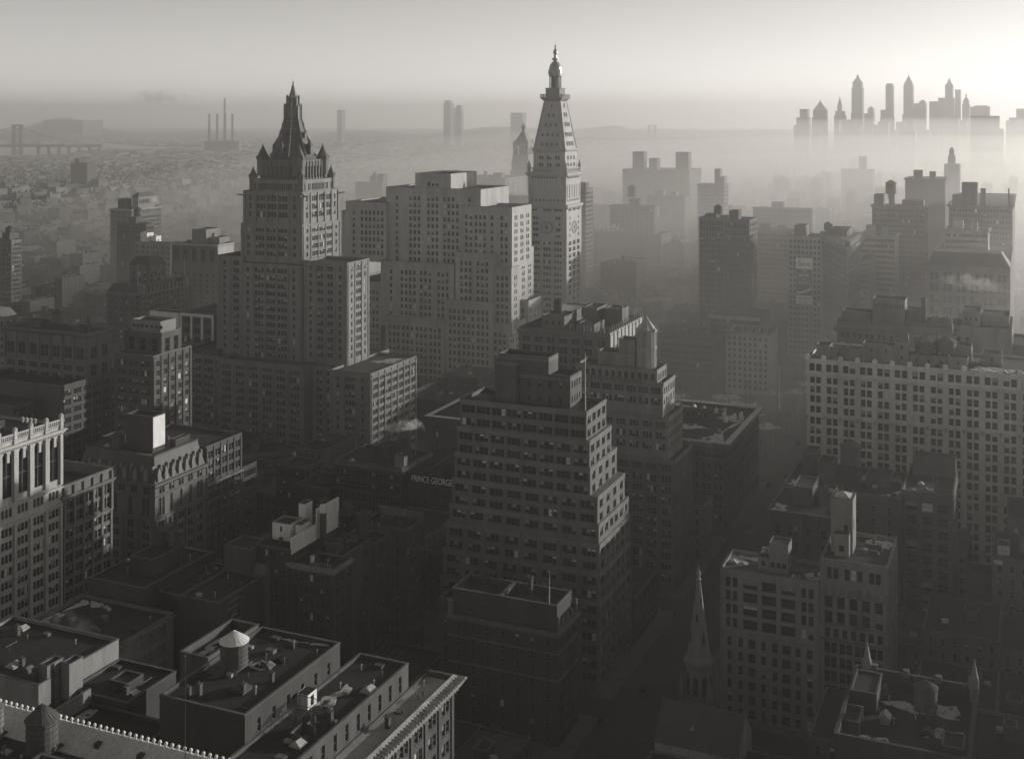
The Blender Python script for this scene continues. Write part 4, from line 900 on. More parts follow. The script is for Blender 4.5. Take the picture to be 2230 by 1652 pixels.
# ------------------------------------------------------------------ bottom centre: dark stepped roofs with the bright tank
b = Bld('dark_roof_loft', 'dark loft building with stepped tar roofs and seamed cornice, bottom of the view', (-132, 190), blinds=.1, seed=22)
b.block(-121.9, -115, 120, 234, 0, 45.6, 'brick', None, dict(b=18, n=2, w=1.5, g=.4, fh=4.4, wh=2.6, top=3.2, edge=1.2, pier=(1.1, .3), ptop=1.2), par=.7)
q = MB(); q.frustum((-122, -114.0, 119, 235.2, 43.6), (-122, -112.9, 118, 236.2, 45.2)); q.build('cornice', 'stone_pale', b.r)
q = MB(); q.poly([(-115.4, 118, 46.4), (-112.8, 118, 45.3), (-112.8, 236.4, 45.3), (-115.4, 234.2, 46.4)]); q.poly([(-115.4, 234.2, 46.4), (-112.8, 236.4, 45.3), (-121.9, 236.4, 45.3), (-121.9, 234.2, 46.4)])
for k in range(100): q.box(-115.2, -112.85, 119 + k * 1.17, 119.06 + k * 1.17, 45.2, 46.15)
b.part('cornice_top', q, 'metal_sheet')
q = MB()
for k in range(96): q.box(-115, -114.2, 120 + k * 1.2, 120.5 + k * 1.2, 43.0, 43.7)
b.part('modillion', q, 'stone')
b.block(-134, -122, 120, 226, 0, 51, 'brick', None, dict(b=24, w=1.2, fh=9, wh=3.4, top=1.3, edge=1.5, nr=1), par=.55, roof='tar')
b.block(-154, -134.1, 184.5, 218, 0, 56.5, 'brick_dark', dict(b=4, w=1.2, fh=4, wh=2, top=5, nr=0), dict(b=6, w=1.1, fh=6, wh=2.6, top=2.4, nr=1, edge=2), par=.7, roof='tar')
b.block(-161.2, -154.1, 199.5, 217, 0, 57.4, 'brick', dict(b=1, w=1, fh=4, wh=1.6, top=3.5, nr=1), None, par=2.0, roof='tar')
b.block(-160, -134.2, 150.5, 184.3, 0, 44, 'brick_dark', None, None, par=.5)
q = MB(); q.box(-143, -140, 192, 195, 55.8, 56.4); q.frustum((-143.2, -139.8, 191.8, 195.2, 56.4), (-141.6, -141.4, 193.4, 193.6, 57.4)); b.part('skylight', q, 'iron')
q = MB()
for x in (-133, -128):
    for y in (194, 197.5, 201): q.tube((x, y, 50.4), (x, y, 53.2), .06, .06, 4)
for y in (194, 197.5, 201): q.tube((-133, y, 53.2), (-128, y, 53.2), .06, .06, 4)
for k in range(9): q.tube((-133 + k * .62, 194, 53.2), (-133 + k * .62, 201, 53.2), .04, .04, 4)
b.part('pipe_canopy', q, 'iron')
b.house(-133.7, -131.2, 201.2, 204.5, 50.4, 53.4, 'white_paint', par=.05, right=dict(b=1, w=1.2, fh=3, wh=2.1, top=.6))
q = MB()
for x0, y0, w, h in ((-128, 190, 4.2, 1.5), (-127, 194, 3.4, 1.6), (-126.4, 200, 2.6, 1.2)): q.box(x0, x0 + .15, y0, y0 + w, 50.4, 50.4 + h); q.box(x0, x0 + w * .6, y0, y0 + .15, 50.4, 50.4 + h)
b.part('roof_screen', q, 'wood')
snow_patch([(-131.5, 203.5), (-128.5, 204), (-127.5, 212), (-130, 214)], 50.46, b.r, seed=50); snow_patch([(-147.2, 203), (-143, 201.5), (-142.2, 205), (-145, 206)], 55.82, b.r, seed=51); snow_patch([(-150.5, 215.8), (-142, 216.6), (-136, 217.2), (-142, 217)], 55.82, b.r, seed=52)
snow_patch([(-160.4, 203), (-158.6, 203.5), (-158.8, 215), (-160.4, 216)], 55.42, b.r, seed=53)
clutter(b, -153, -135, 186, 216, 55.8, 26, 3); clutter(b, -133, -123, 165, 224, 50.45, 30, 4); clutter(b, -121, -116.5, 150, 232, 44.9, 14, 5); clutter(b, -159, -135, 152, 183, 43.5, 10, 6); clutter(b, -160, -155, 201, 215, 55.4, 4, 7)
b.finish()
water_tank(-147.7, 199.6, 55.8, 2.8, 4.7, 'round tank with bright white seamed cone roof on the dark roof', roofm='white_paint', legs=1.3, ch=1.9)
b = Bld('crested_roof_building', 'nearest roof with a seamed metal slope and a row of pale ridge knobs', (-132, 140), blinds=.1, seed=23)
b.block(-158, -100, 112, 149.2, 0, 67.6, 'stone_grey', None, None, par=.05, roof='gravel')
q = MB(); q.poly([(-158, 145.6, 67.65), (-100, 145.6, 67.65), (-100, 149.0, 70.0), (-158, 149.0, 70.0)]); q.poly([(-100, 149.6, 67.6), (-158, 149.6, 67.6), (-158, 149.0, 70.0), (-100, 149.0, 70.0)]); q.box(-158, -100, 145.0, 145.6, 67.6, 67.85)
for k in range(70): q.tube((-157.5 + k * .82, 145.7, 67.72), (-157.5 + k * .82, 148.95, 70.02), .03, .03, 3)
b.part('metal_slope', q, 'zinc_pale')
q = MB(); q.box(-158, -100, 148.85, 149.2, 69.95, 70.2); b.part('ridge_cap', q, 'white_paint')
for k in range(48):
    x = -157.6 + k * 1.19; q = MB(); q.lathe(x, 149.02, [(.16, 70.18), (.12, 70.4), (.27, 70.55), (.27, 70.8), (.08, 71.0)], 8); b.part('ridge_knob', q, 'white_paint')
for x, y in ((-135, 147.2), (-126.5, 147.2), (-120, 146.6)):
    q = MB(); z = 67.7 + (y - 145.6) * .69; q.box(x - .45, x + .45, y - .5, y + .5, z - .35, z + .45); b.part('roof_hatch', q, 'iron')
b.block(-139, -122, 128, 139.5, 60, 70.4, 'stone_grey', None, dict(b=9, w=.7, fh=9, wh=1.5, top=.5, edge=.3, nr=1), par=.8, foot=False)
snow_patch([(-153, 128), (-149, 126), (-147, 133), (-151, 135)], 67.7, b.r, seed=60)
clutter(b, -156, -101, 132, 144, 67.6, 16, 8)
b.finish()
water_tank(-142.4, 143.0, 67.6, 2.45, 4.6, 'dark shingled tank standing before the pale ridge knobs, bottom left', legs=1.0, ch=2.2); water_tank(-153.2, 143.5, 67.6, 1.6, 4.2, 'round topped tank cut by the frame edge, bottom left corner', legs=.8, bodym='stone_grey', roofm='stone_grey')
flagpole(-118.6, 148, 67.7, 85.4, 'thin dark pole rising from the nearest seamed roof', r=.07, m='iron')

# ------------------------------------------------------------------ bottom left cluster
b = Bld('whitewashed_wall_building', 'building with a pale blank wall and square chimney stacks, bottom left', (-198, 200), blinds=.1, seed=24)
b.block(-222, -190.2, 190, 214, 0, 49.2, 'stone', dict(b=8, pat=[0, 1, 0, 0, 0, 0, 1, 0], w=.9, fh=5, wh=2, top=6, nr=2), None, par=.6); b.house(-192.6, -190.3, 192.5, 197, 46, 52.0, 'stone', par=.1); b.house(-189.9, -187.6, 196, 200, 44, 51.4, 'stone', par=.1)
q = MB(); q.lathe(-192.9, 191.6, [(.62, 38), (.62, 51.6)], 10); b.part('flue', q, 'iron'); q = MB(); q.lathe(-190, 194.0, [(.2, 38), (.2, 52)], 8); b.part('flue', q, 'iron')
clutter(b, -220, -195, 192, 212, 48.6, 14, 9)
b.finish()
b = Bld('low_dark_block', 'low dark roof with a lit side parapet between the pale wall and the bright tank', (-172, 190), blinds=.1, seed=25)
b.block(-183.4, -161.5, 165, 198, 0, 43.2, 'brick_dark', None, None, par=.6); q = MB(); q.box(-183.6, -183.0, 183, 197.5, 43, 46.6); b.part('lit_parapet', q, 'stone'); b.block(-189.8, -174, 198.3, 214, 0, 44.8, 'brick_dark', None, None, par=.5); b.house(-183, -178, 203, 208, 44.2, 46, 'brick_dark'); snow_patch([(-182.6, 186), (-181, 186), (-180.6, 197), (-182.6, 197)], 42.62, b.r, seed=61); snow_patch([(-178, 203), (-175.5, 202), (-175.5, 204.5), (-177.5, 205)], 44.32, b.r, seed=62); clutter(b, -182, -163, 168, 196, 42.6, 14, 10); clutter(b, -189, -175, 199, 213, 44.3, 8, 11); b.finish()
b = Bld('arched_window_house', 'shadowed building with paired round arched windows and faded wall advertisements', (-228, 250), blinds=.25, seed=26)
b.block(-243.6, -212.2, 239.2, 260, 0, 34, 'stone_grey', dict(b=6, n=2, w=1.5, g=.5, fh=7.5, wh=5.0, top=2.2, edge=.8, arch='top'), None, par=.8); b.cornice(-243.6, -212.2, 239.2, 260, 32.6, h=1.2, p=.8, m='stone_grey')
for k, (z, h, y0, y1) in enumerate(((29, 3.6, 247, 257), (24.5, 3, 243, 257), (20.5, 2.2, 241, 257), (14, 4.5, 244, 257))):
    q = MB(); q.poly([(-212.18, y0, z), (-212.18, y1, z), (-212.18, y1, z + h), (-212.18, y0, z + h)]); b.part('faded_advertisement', q, 'brick')
    q = MB()
    for j in range(3): q.poly([(-212.16, y0 + .6, z + .4 + j * h / 3.2), (-212.16, y1 - .8 - j, z + .4 + j * h / 3.2), (-212.16, y1 - .8 - j, z + .4 + (j + .45) * h / 3.2), (-212.16, y0 + .6, z + .4 + (j + .45) * h / 3.2)])
    b.part('faded_line', q, 'brick_buff')
b.house(-222, -218, 234.5, 239, 18, 31, 'stone', par=.1); b.house(-217, -215.4, 235.5, 238.9, 18, 30.6, 'stone', par=.1)
snow_patch([(-242.6, 242), (-241.4, 242), (-240.4, 258.5), (-242.6, 259)], 33.22, b.r, seed=63); snow_patch([(-236, 255.5), (-230, 256), (-233, 258.5), (-240, 259)], 33.22, b.r, seed=64)
clutter(b, -242, -214, 241, 258, 33.2, 14, 12)
b.finish()
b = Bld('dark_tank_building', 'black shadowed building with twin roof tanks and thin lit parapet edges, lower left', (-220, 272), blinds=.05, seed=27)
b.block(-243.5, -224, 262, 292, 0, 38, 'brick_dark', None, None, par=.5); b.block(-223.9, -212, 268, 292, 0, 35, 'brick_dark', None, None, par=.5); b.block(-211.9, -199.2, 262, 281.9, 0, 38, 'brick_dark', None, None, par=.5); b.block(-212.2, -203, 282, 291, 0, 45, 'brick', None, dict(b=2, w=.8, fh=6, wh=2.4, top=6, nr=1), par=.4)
b.house(-236, -228, 270, 284, 37.5, 42.5, 'brick_dark', par=.3); b.block(-202.9, -198.4, 283, 291.5, 0, 41, 'brick_buff', None, dict(b=1, w=1, fh=5, wh=2, top=3, nr=2), par=.4)
clutter(b, -242, -226, 263, 290, 37.5, 10, 13); clutter(b, -211, -200, 263, 281, 37.5, 8, 14); clutter(b, -223, -213, 269, 291, 34.5, 8, 15)
b.finish()
water_tank(-235.4, 282, 42.3, 2.1, 3.8, 'left of two adjoining dark roof tanks, lower left shadows', legs=0); water_tank(-230.3, 283, 42.3, 2.1, 3.8, 'right of two adjoining dark roof tanks, catching light on its edge', legs=0)
t = thing('wall_sign', 'framed painted wall sign on the dark building above the bright tank', 'sign', (-199, 268, 31))
q = MB(); q.box(-199.2, -199.05, 266, 272.4, 30.6, 36.2); q.build('panel', 'sign_black', t)
q = MB()
for a, c, e, f in ((266, 272.4, 36.05, 36.25), (266, 272.4, 30.55, 30.75), (266, 266.15, 30.75, 36.05), (272.25, 272.4, 30.75, 36.05)): q.box(-199.05, -198.98, a, c, e, f)
q.build('border', 'stone', t)
rq = random.Random(2)
for z, y, n_, hh in ((34.0, 266.5, 13, 1.2), (33.2, 268.0, 6, .4), (31.8, 267.7, 7, 1.1)):
    q = MB()
    for k in range(n_): q.box(-199.04, -198.98, y + k * .42, y + k * .42 + rq.uniform(.12, .26), z + k * .03, z + hh * rq.uniform(.75, 1))
    q.build('faded_lettering', 'stone', t)

# ------------------------------------------------------------------ hotel with rooftop letters
b = Bld('rooftop_letter_hotel', 'brick hotel with light courts and sign letters lying inside its roof parapets', (-185, 305), cat='hotel', blinds=.12, seed=28)
WH = dict(w=1.1, g=.5, fh=3.6, wh=2.0, top=2.4, edge=.6)
b.block(-192, -177.6, 285.2, 295, 0, 42, 'brick_dark', dict(WH, b=5, pat=[1, 2, 1, 2, 1]), dict(WH, b=3, n=1), par=.8)
b.cornice(-192, -177.6, 285.2, 295, 40.6, h=1.4, p=.9, m='stone', dent=0)
b.block(-190, -180.5, 295.1, 311, 0, 42, 'brick', None, dict(WH, b=3, pat=[2, 0, 2]), par=.8); b.block(-191, -179.3, 311.1, 321, 0, 40.6, 'brick', None, dict(WH, b=6, n=1, w=.9), par=.5); b.block(-190.5, -174.2, 321.1, 333.3, 0, 42, 'brick', dict(WH, b=3, n=1), dict(WH, b=3, pat=[2, 2, 2]), par=.9)
b.block(-203.5, -192.1, 285, 312, 0, 45.6, 'brick_dark', [dict(WH, b=4, n=2, w=.9, zlo=42, top=1.0, wh=1.8, nr=1), dict(WH, b=4, n=1, top=2.6)], None, par=.6)
q = MB(); q.box(-203.6, -192, 284.9, 285.02, 42.4, 45.5); 
q = MB(); q.box(-192.3, -191.9, 286, 311, 44, 48.6); b.part('white_screen_wall', q, 'white_paint'); q = MB(); q.box(-192.2, -191.8, 299, 311.2, 48.6, 53); b.part('white_screen_wall', q, 'white_paint')
b.house(-202.6, -196.6, 292, 298, 45, 50, 'white_paint', par=.2, win=dict(b=3, pat=[0, 1, 0], w=.8, fh=4, wh=1.6, top=1)); b.house(-198.8, -196.6, 300, 304, 45, 53.5, 'white_paint', par=.1); b.house(-196, -194, 294, 299, 45, 49.5, 'white_paint', par=.1)
q = MB(); q.box(-190.8, -189.4, 299, 300.4, 41, 54.2); b.part('chimney', q, 'brick'); q = MB(); q.box(-190.85, -189.35, 298.95, 300.45, 52, 54.3); b.part('chimney_cap', q, 'white_paint')
b.house(-188, -184, 297, 301, 41.2, 44.4, 'brick', par=.1); b.house(-184.5, -182.5, 305, 307.5, 41.2, 42.8, 'brick'); b.house(-187.6, -186.8, 289, 290, 41.2, 43.4, 'white_paint'); b.house(-186, -182.5, 326, 329.5, 41, 43, 'brick_dark')
text('HOTEL', -186.4, 287.6, 41.3, 1.75, 'stone', b.r, name='roof_letters', sx=1.25, rx=0.5)
q = MB(); q.box(-190.4, -174.3, 332.6, 333.1, 42.1, 44.1); b.part('sign_board', q, 'brick_buff'); text('SEVILLE', -188.6, 332.5, 42.25, 1.9, 'stone', b.r, name='roof_letters', sx=1.35)
clutter(b, -191, -179, 289, 294, 41.2, 6, 16); clutter(b, -189, -182, 297, 310, 41.2, 8, 17); clutter(b, -190, -180, 312, 320, 40.1, 6, 18); clutter(b, -189, -176, 322, 331, 41.1, 8, 19); clutter(b, -202, -194, 287, 310, 45, 10, 20)
b.finish()
water_tank(-195.4, 309, 46, 1.5, 3.0, 'small peaked tank at the back of the hotel roof, left one', legs=3); water_tank(-190.6, 314, 41, 1.6, 3.2, 'peaked tank behind the white chimney of the hotel', legs=6); water_tank(-184.5, 313.5, 40.2, 2.3, 5.4, 'large dark iron tank beside the hotel light court', legs=2.5, bodym='iron', roofm='iron', ch=1.0)

# ------------------------------------------------------------------ sunlit arcade facade and neighbours, left edge
b = Bld('arcaded_facade_building', 'tall building with sunlit white arcaded facade and open balustrade at the frame edge', (-290, 265), blinds=.25, seed=29)
WA = dict(b=9, n=1, w=3.9, fh=30, edge=.3)
b.block(-305, -278, 231, 287.2, 0, 72, 'terracotta', None, [dict(b=9, n=1, w=4.1, wh=13.4, fh=30, top=3.6, edge=.3, zlo=53.2, arch='all', pier=(1.7, .7), ptop=.5), dict(b=9, n=3, w=1.1, g=.35, fh=9, wh=2.7, top=1.4, edge=.3, zlo=47.6, arch='all'), dict(b=9, n=3, w=1.2, g=.25, fh=3.9, wh=2.4, top=1.6, edge=.3, pier=(1.2, .5))], par=.6, dep=.9)
b.cornice(-305, -278, 231, 287.2, 69.0, h=1.5, p=1.3, m='terracotta', dent=.7, back=True); b.band(-305, -278, 231, 287.2, [52.2, 46.8], h=.6, p=.7, m='terracotta')
q = MB()
for k in range(10): y = 231.3 + k * 6.18; q.box(-278.6, -277.6, y - .5, y + .7, 70.4, 74.4); q.lathe(-278.1, y + .1, [(.75, 74.4), (.7, 74.9), (.3, 75.3)], 8)
q.box(-278.4, -277.8, 231, 287.2, 73.2, 73.6); q.box(-278.4, -277.8, 231, 287.2, 70.5, 71.4)
for k in range(9):
    for j in range(6): y = 232.6 + k * 6.18 + j * .78; q.box(-278.35, -277.9, y, y + .3, 71.4, 73.2)
b.part('balustrade', q, 'terracotta')
for k in range(9):
    y = 231.3 + (k + .5) * 6.18; q = MB()
    q.box(-277.9, -277.3, y - .5, y + .5, 65.6, 68.2); q.frustum((-277.8, -277.2, y - .35, y + .35, 68.2), (-277.8, -277.5, y - .8, y + .8, 68.8)); b.part('keystone', q, 'terracotta')
b.house(-297, -290, 262, 276, 71.4, 74.5, 'brick_dark')
for k in range(4):
    q = MB(); q.lathe(-292 + k * 1.7, 285, [(.5, 71.4), (.5, 72.6), (.75, 72.8), (.2, 73.3)], 8); b.part('vent', q, 'metal_sheet')
b.finish()
b = Bld('column_loft', 'lower loft with half columns and parapet beside the sunlit arcaded facade', (-290, 300), blinds=.25, seed=30)
b.block(-306, -278, 287.5, 310, 0, 52.2, 'stone_grey', None, [dict(b=5, n=2, w=1.5, g=.35, fh=4.6, wh=3.5, top=4.4, edge=.8, zlo=39.2, pier=(.9, .6)), dict(b=5, n=2, w=1.5, g=.3, fh=3.9, wh=2.5, top=1.4, edge=.8, pier=(.9, .25))], par=3.2, th=.7)
b.cornice(-306, -278, 287.5, 310, 47.6, h=1.4, p=.9, m='stone_grey', dent=.6, back=True); b.band(-306, -278, 287.5, 310, [38.6], h=.6, p=.5, m='stone_grey'); b.finish()
b = Bld('flat_roof_warehouse', 'plain dark warehouse with pale roof edge above the arcaded facade, left', (-405, 412), blinds=.1, seed=31)
b.block(-440, -389.2, 401.5, 440, 0, 50, 'brick', None, dict(b=6, n=3, w=1.4, g=.2, fh=4, wh=2.4, top=2.5, edge=.8), par=1.2, th=.8); b.block(-428, -400, 385, 401.3, 0, 44, 'brick', None, dict(b=4, n=2, w=1.2, fh=4, wh=2.2, top=1.6), par=.6); b.finish()

# mansard corner building
b = Bld('mansard_corner_building', 'dark ornate corner building with dormered mansard roof and arched bays', (-296, 345), blinds=.1, seed=32)
b.block(-313.4, -278.2, 331, 358.8, 0, 40.4, 'stone_grey', [dict(b=6, n=2, w=1.2, fh=5, wh=2.8, top=1.0, edge=1, zlo=36.2, nr=1), dict(b=5, pat=[2, 1, 1, 1, 2], w=1.4, g=.4, fh=9, wh=6.6, top=.8, edge=.8, zlo=28.4, arch='top'), dict(b=5, pat=[2, 2, 2, 2, 2], w=1.2, g=.35, fh=3.9, wh=2.4, top=1.4, edge=.8, pier=(.8, .35))],
        [dict(b=5, n=2, w=1.2, fh=5, wh=2.8, top=1.0, edge=1, zlo=36.2, nr=1), dict(b=5, pat=[2, 1, 1, 1, 2], w=1.4, g=.4, fh=9, wh=6.6, top=.8, edge=.8, zlo=28.4, arch='top'), dict(b=5, n=2, w=1.2, g=.35, fh=3.9, wh=2.4, top=1.4, edge=.8, pier=(.8, .35))], par=.05)
b.cornice(-313.4, -278.2, 331, 358.8, 39.2, h=1.4, p=1.0, m='stone_grey', back=True); b.band(-313.4, -278.2, 331, 358.8, [35.6, 28.0], h=.5, p=.5, m='stone_grey')
q = MB(); q.frustum((-313.4, -278.4, 331.2, 358.6, 40.5), (-311.2, -280.6, 333.4, 357, 49.2)); b.part('mansard_roof', q, 'slate'); q = MB()
q.box(-311.6, -280.2, 333, 333.6, 49.2, 49.6); q.box(-280.8, -280.2, 333.6, 357.4, 49.2, 49.6); q.box(-311.6, -311, 333.6, 357.4, 49.2, 49.6); 
for k in range(44): q.box(-311.3 + k * .7, -311.0 + k * .7, 333.1, 333.4, 49.6, 50.0); q.box(-280.6, -280.3, 333.8 + k * .53, 334.05 + k * .53, 49.6, 50.0)
b.part('roof_cresting', q, 'coping')
for k in range(14):
    big = k % 2 == 0
    for fc in range(2):
        u = (-310.5 + k * 2.35) if fc == 0 else (333.2 + k * 1.85)
        q = MB(); z0, w, h = (41, .8, 2.6) if big else (44, .4, 1.3)
        off = (z0 - 40.5) * .25
        if fc == 0:
            y = 331 + off; q.box(u - w, u + w, y - .3, y + 1.5, z0, z0 + h); q.frustum((u - w - .1, u + w + .1, y - .4, y + 1.2, z0 + h), (u - .05, u + .05, y - .1, y + 1.2, z0 + h + w * 2.6))
        else:
            x = -278.2 - off; q.box(x - 1.5, x + .3, u - w, u + w, z0, z0 + h); q.frustum((x - 1.2, x + .4, u - w - .1, u + w + .1, z0 + h), (x - 1.2, x + .1, u - .05, u + .05, z0 + h + w * 2.6))
        b.part('dormer', q, 'stone')
b.house(-296, -284.2, 336.8, 343.5, 49, 62, 'brick_dark', par=.6); q = MB(); q.box(-284.15, -284.05, 337, 343.3, 51, 61.8); b.part('white_wall_face', q, 'white_paint')
b.house(-299, -296.2, 340, 346, 49, 56, 'brick_dark', par=.2); b.house(-284, -281.5, 346, 354, 49, 52, 'brick_dark', par=.2); b.house(-291.5, -290.5, 349, 350, 49, 58, 'white_paint'); b.house(-308, -302, 338, 345, 49, 52.4, 'brick_dark')
clutter(b, -309, -283, 335, 355, 49.2, 14, 29)
b.finish()
water_tank(-306, 350, 49.2, 2.4, 4.4, 'dark round tank on the mansard corner building, left end', legs=1.5); water_tank(-299.5, 336.5, 49.2, 2.0, 4.6, 'dark tank beside the white faced penthouse of the mansard building', legs=0)
b = Bld('plain_loft_annexe', 'plain loft with regular windows adjoining the mansard building', (-295, 375), blinds=.15, seed=33)
b.block(-312, -278.4, 359.2, 381, 0, 46.4, 'brick', None, dict(b=5, n=2, w=1.4, g=.3, fh=3.9, wh=2.5, top=2.2, edge=.6, pier=(.8, .3)), par=.9); b.block(-312, -277.9, 381.1, 390, 0, 33, 'brick', None, dict(b=3, n=2, w=1.2, g=.3, fh=3.9, wh=2.5, top=1.8, edge=.6), par=.8); q = MB(); q.box(-278.3, -277.5, 359.3, 381, 32, 32.6); b.part('belt_course', q, 'stone'); b.finish()

# middle: dark lofts and the hotel sign
b = Bld('sign_roof_hotel', 'dark hotel with broad roof carrying a long lettered sign, beside the stepped tower', (-205, 405), cat='hotel', blinds=.1, seed=34)
b.block(-243, -213.8, 391, 415, 0, 37.4, 'brick_dark', dict(b=6, n=3, w=1.3, g=.2, fh=4.2, wh=2.8, top=3.0, edge=.6, pier=(.6, .3)), None, par=.8); b.cornice(-243, -213.8, 391, 415, 35.8, h=1.2, p=.8, m='stone_grey')
b.block(-213.6, -170, 395, 425, 0, 31.6, 'brick_dark', dict(b=10, w=1.2, fh=3.6, wh=2.0, top=2.4), None, par=.8); b.house(-218, -214, 393, 396, 36, 41, 'stone', par=.1); b.house(-232, -226, 402, 412, 36.6, 41, 'brick_dark', par=.2); b.house(-206, -196, 408, 420, 31, 36.5, 'brick_dark', par=.2); b.house(-194, -182, 410, 420, 31, 39, 'brick_dark', par=.3)
clutter(b, -241, -216, 393, 413, 36.6, 12, 33); clutter(b, -212, -172, 397, 423, 30.8, 16, 34)
b.finish()
water_tank(-222, 408, 36.6, 2.6, 4.8, 'dark roof tank under the steam plume beside the hotel sign', legs=2.5); water_tank(-196.5, 405, 31, 2.2, 4.2, 'dim grey tank on the lettered hotel roof', legs=1.5, bodym='stone_grey')
t = thing('hotel_roof_sign', 'long dark roof sign board with white hotel name lettering', 'sign', (-203, 394.4, 31.8))
q = MB(); q.box(-213.6, -183, 394.3, 394.6, 31.8, 35.2); q.build('sign_board', 'sign_black', t); q = MB()
for k in range(9): q.tube((-212.5 + k * 3.6, 394.7, 34.8), (-212.5 + k * 3.6, 397.5, 31.2), .08, .08, 4)
q.build('strut', 'iron', t); text('PRINCE GEORGE HOTEL', -211.6, 394.25, 32.3, 3.35, 'sign_white', t, sx=.68)
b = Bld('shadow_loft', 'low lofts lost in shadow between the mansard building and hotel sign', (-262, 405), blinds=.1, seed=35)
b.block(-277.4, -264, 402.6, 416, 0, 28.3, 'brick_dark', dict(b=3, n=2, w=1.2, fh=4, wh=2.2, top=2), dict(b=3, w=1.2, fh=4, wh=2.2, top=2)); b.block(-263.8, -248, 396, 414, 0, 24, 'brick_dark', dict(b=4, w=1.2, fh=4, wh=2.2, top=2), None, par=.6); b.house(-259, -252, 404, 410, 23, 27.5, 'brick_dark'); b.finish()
b = Bld('white_edge_roof_building', 'low building with a broad white roof edge left of the stepped tower', (-185, 440), blinds=.1, seed=36)
b.block(PX(925, 470), -160, 470, 505, 0, PZ(925, 905, 470), 'brick', dict(b=8, w=1.3, fh=4, wh=2.2, top=2.5), None, par=.8, th=2.2, cope='white_paint'); b.block(-200, -176, 445, 468, 0, 32, 'brick', dict(b=6, w=1.3, fh=4, wh=2.2, top=2.5), None); b.finish()
# colonnaded dark building by madison
b = Bld('cluttered_roof_loft', 'dark colonnaded loft with finials and a cluttered flat roof before the clock tower', (-190, 520), blinds=.1, seed=37)
b.block(-213, -169.8, 500, 550, 0, 72.6, 'stone_grey', [dict(b=7, n=2, w=1.7, g=.3, fh=4, wh=2.6, top=3.6, nr=1, zlo=66, edge=.8, arch='all'), dict(b=7, n=2, w=1.7, g=.3, fh=4.2, wh=3.0, top=1, edge=.8, pier=(1.3, .7))], dict(b=9, n=2, w=1.5, g=.3, fh=4.2, wh=3.0, top=3.6, edge=.8, pier=(1.0, .5)), par=1.0)
b.cornice(-213, -190, 500, 520, 70, h=1.6, p=1.1, m='stone_grey')
q = MB()
for k in range(12): x = -188 + k * 1.6; q.box(x - .2, x + .2, 499.8, 500.3, 71, 74.2); q.lathe(x, 500, [(.35, 74.2), (.3, 74.8), (.04, 75.6)], 6)
for k in range(16): y = 500.5 + k * 3.2; q.box(-170, -169.5, y - .2, y + .2, 71, 74.4); q.lathe(-169.75, y, [(.35, 74.4), (.3, 75), (.04, 75.8)], 6)
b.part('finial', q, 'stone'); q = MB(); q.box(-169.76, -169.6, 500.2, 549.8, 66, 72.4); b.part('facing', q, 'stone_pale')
b.house(-203, -192, 503, 516, 71.6, 78, 'stone_grey', win=dict(b=3, w=1.1, fh=5, wh=2, top=2)); b.house(-186, -178, 504, 518, 71.6, 75.4, 'stone_grey'); b.house(-190, -183, 522, 536, 71.6, 79.6, 'stone_grey'); b.house(-181, -173, 526, 538, 71.6, 79, 'stone_grey'); b.house(-207, -196, 524, 546, 71.6, 77, 'stone_grey', roof='metal_sheet')
q = MB(); q.box(-171.6, -170.2, 520, 521.4, 71, 82); b.part('chimney', q, 'stone_grey')
clutter(b, -211, -172, 502, 548, 71.6, 22, 30)
b.finish()
water_tank(-200.3, 517, 77, 2.2, 4.0, 'dark peaked tank on the cluttered loft roof before the clock tower', legs=.8, ch=1.6); water_tank(-194, 541, 71.6, 2.0, 3.4, 'smaller dark tank at the back of the cluttered loft roof', legs=2)

# ------------------------------------------------------------------ middle distance, left
def mid(name, label, pl, pc, py, Y, pb=None, m='stone', fs=None, rs_=None, depth=None, par=.8, blinds=.08, seed=1, obj=False, cat='building'):
    x0, x1, z = PX(pl, Y), PX(pc, Y), PZ(pc, py, Y)
    y1 = PY(pb, x1) if pb else Y + (depth or 20)
    y1 = max(y1, Y + 8)
    b = Bld(name, label, ((x0 + x1) / 2, Y), cat=cat, blinds=blinds, seed=seed, wobj=obj)
    b.block(x0, x1, Y, y1, 0, z, m, fs, rs_, par=par); b.g = (x0, x1, Y, y1, z)
    return b
def WW(b, n=1, w=1.5, g=.4, fh=4.0, wh=2.3, top=2.6, **k): return dict(b=b, n=n, w=w, g=g, fh=fh, wh=wh, top=top, edge=.8, **k)
b = mid('arcade_top_loft', 'broad dark loft with arcaded top storeys and a projecting roof cornice, far left', 8, 190, 727, 420, 242, 'stone_grey', [WW(7, 2, 1.9, zlo=56, wh=5.5, fh=30, top=6.5, arch='all', pier=(1.2, .5)), WW(7, 3, 1.4, g=.2, top=1.4)], WW(2, 2, 1.5, wh=5.5, fh=8, top=6.5, arch='top', nr=3), seed=41, obj=True)
x0, x1, y0, y1, z = b.g; b.cornice(x0, x1, y0, y1, z - 1.6, h=1.7, p=1.6, m='coping', back=True); b.band(x0, x1, y0, y1, [55.2], h=.6, p=.5, m='stone_grey'); b.house(x0 + 8, x0 + 18, y0 + 5, y0 + 11, z - 1, z + 2.5, 'brick'); b.house(x1 - 12, x1 - 6, y0 + 4, y0 + 9, z - 1, z + 2, 'brick'); q = MB(); q.lathe(x1 - 5, y0 + 6, [(1.2, z - 1), (.6, z + 2), (.5, z + 6.5)], 10); b.part('chimney', q, 'iron'); b.finish()
water_tank(x0 + 24, y0 + 9, z, 2.4, 4.2, 'pale tank on legs above the arcade topped loft, far left', legs=2, bodym='stone_grey')
b = Bld('porthole_penthouse_loft', 'dark loft with pale piers, a terrace and a penthouse pierced by round portholes', (-352, 415), blinds=.25, seed=42)
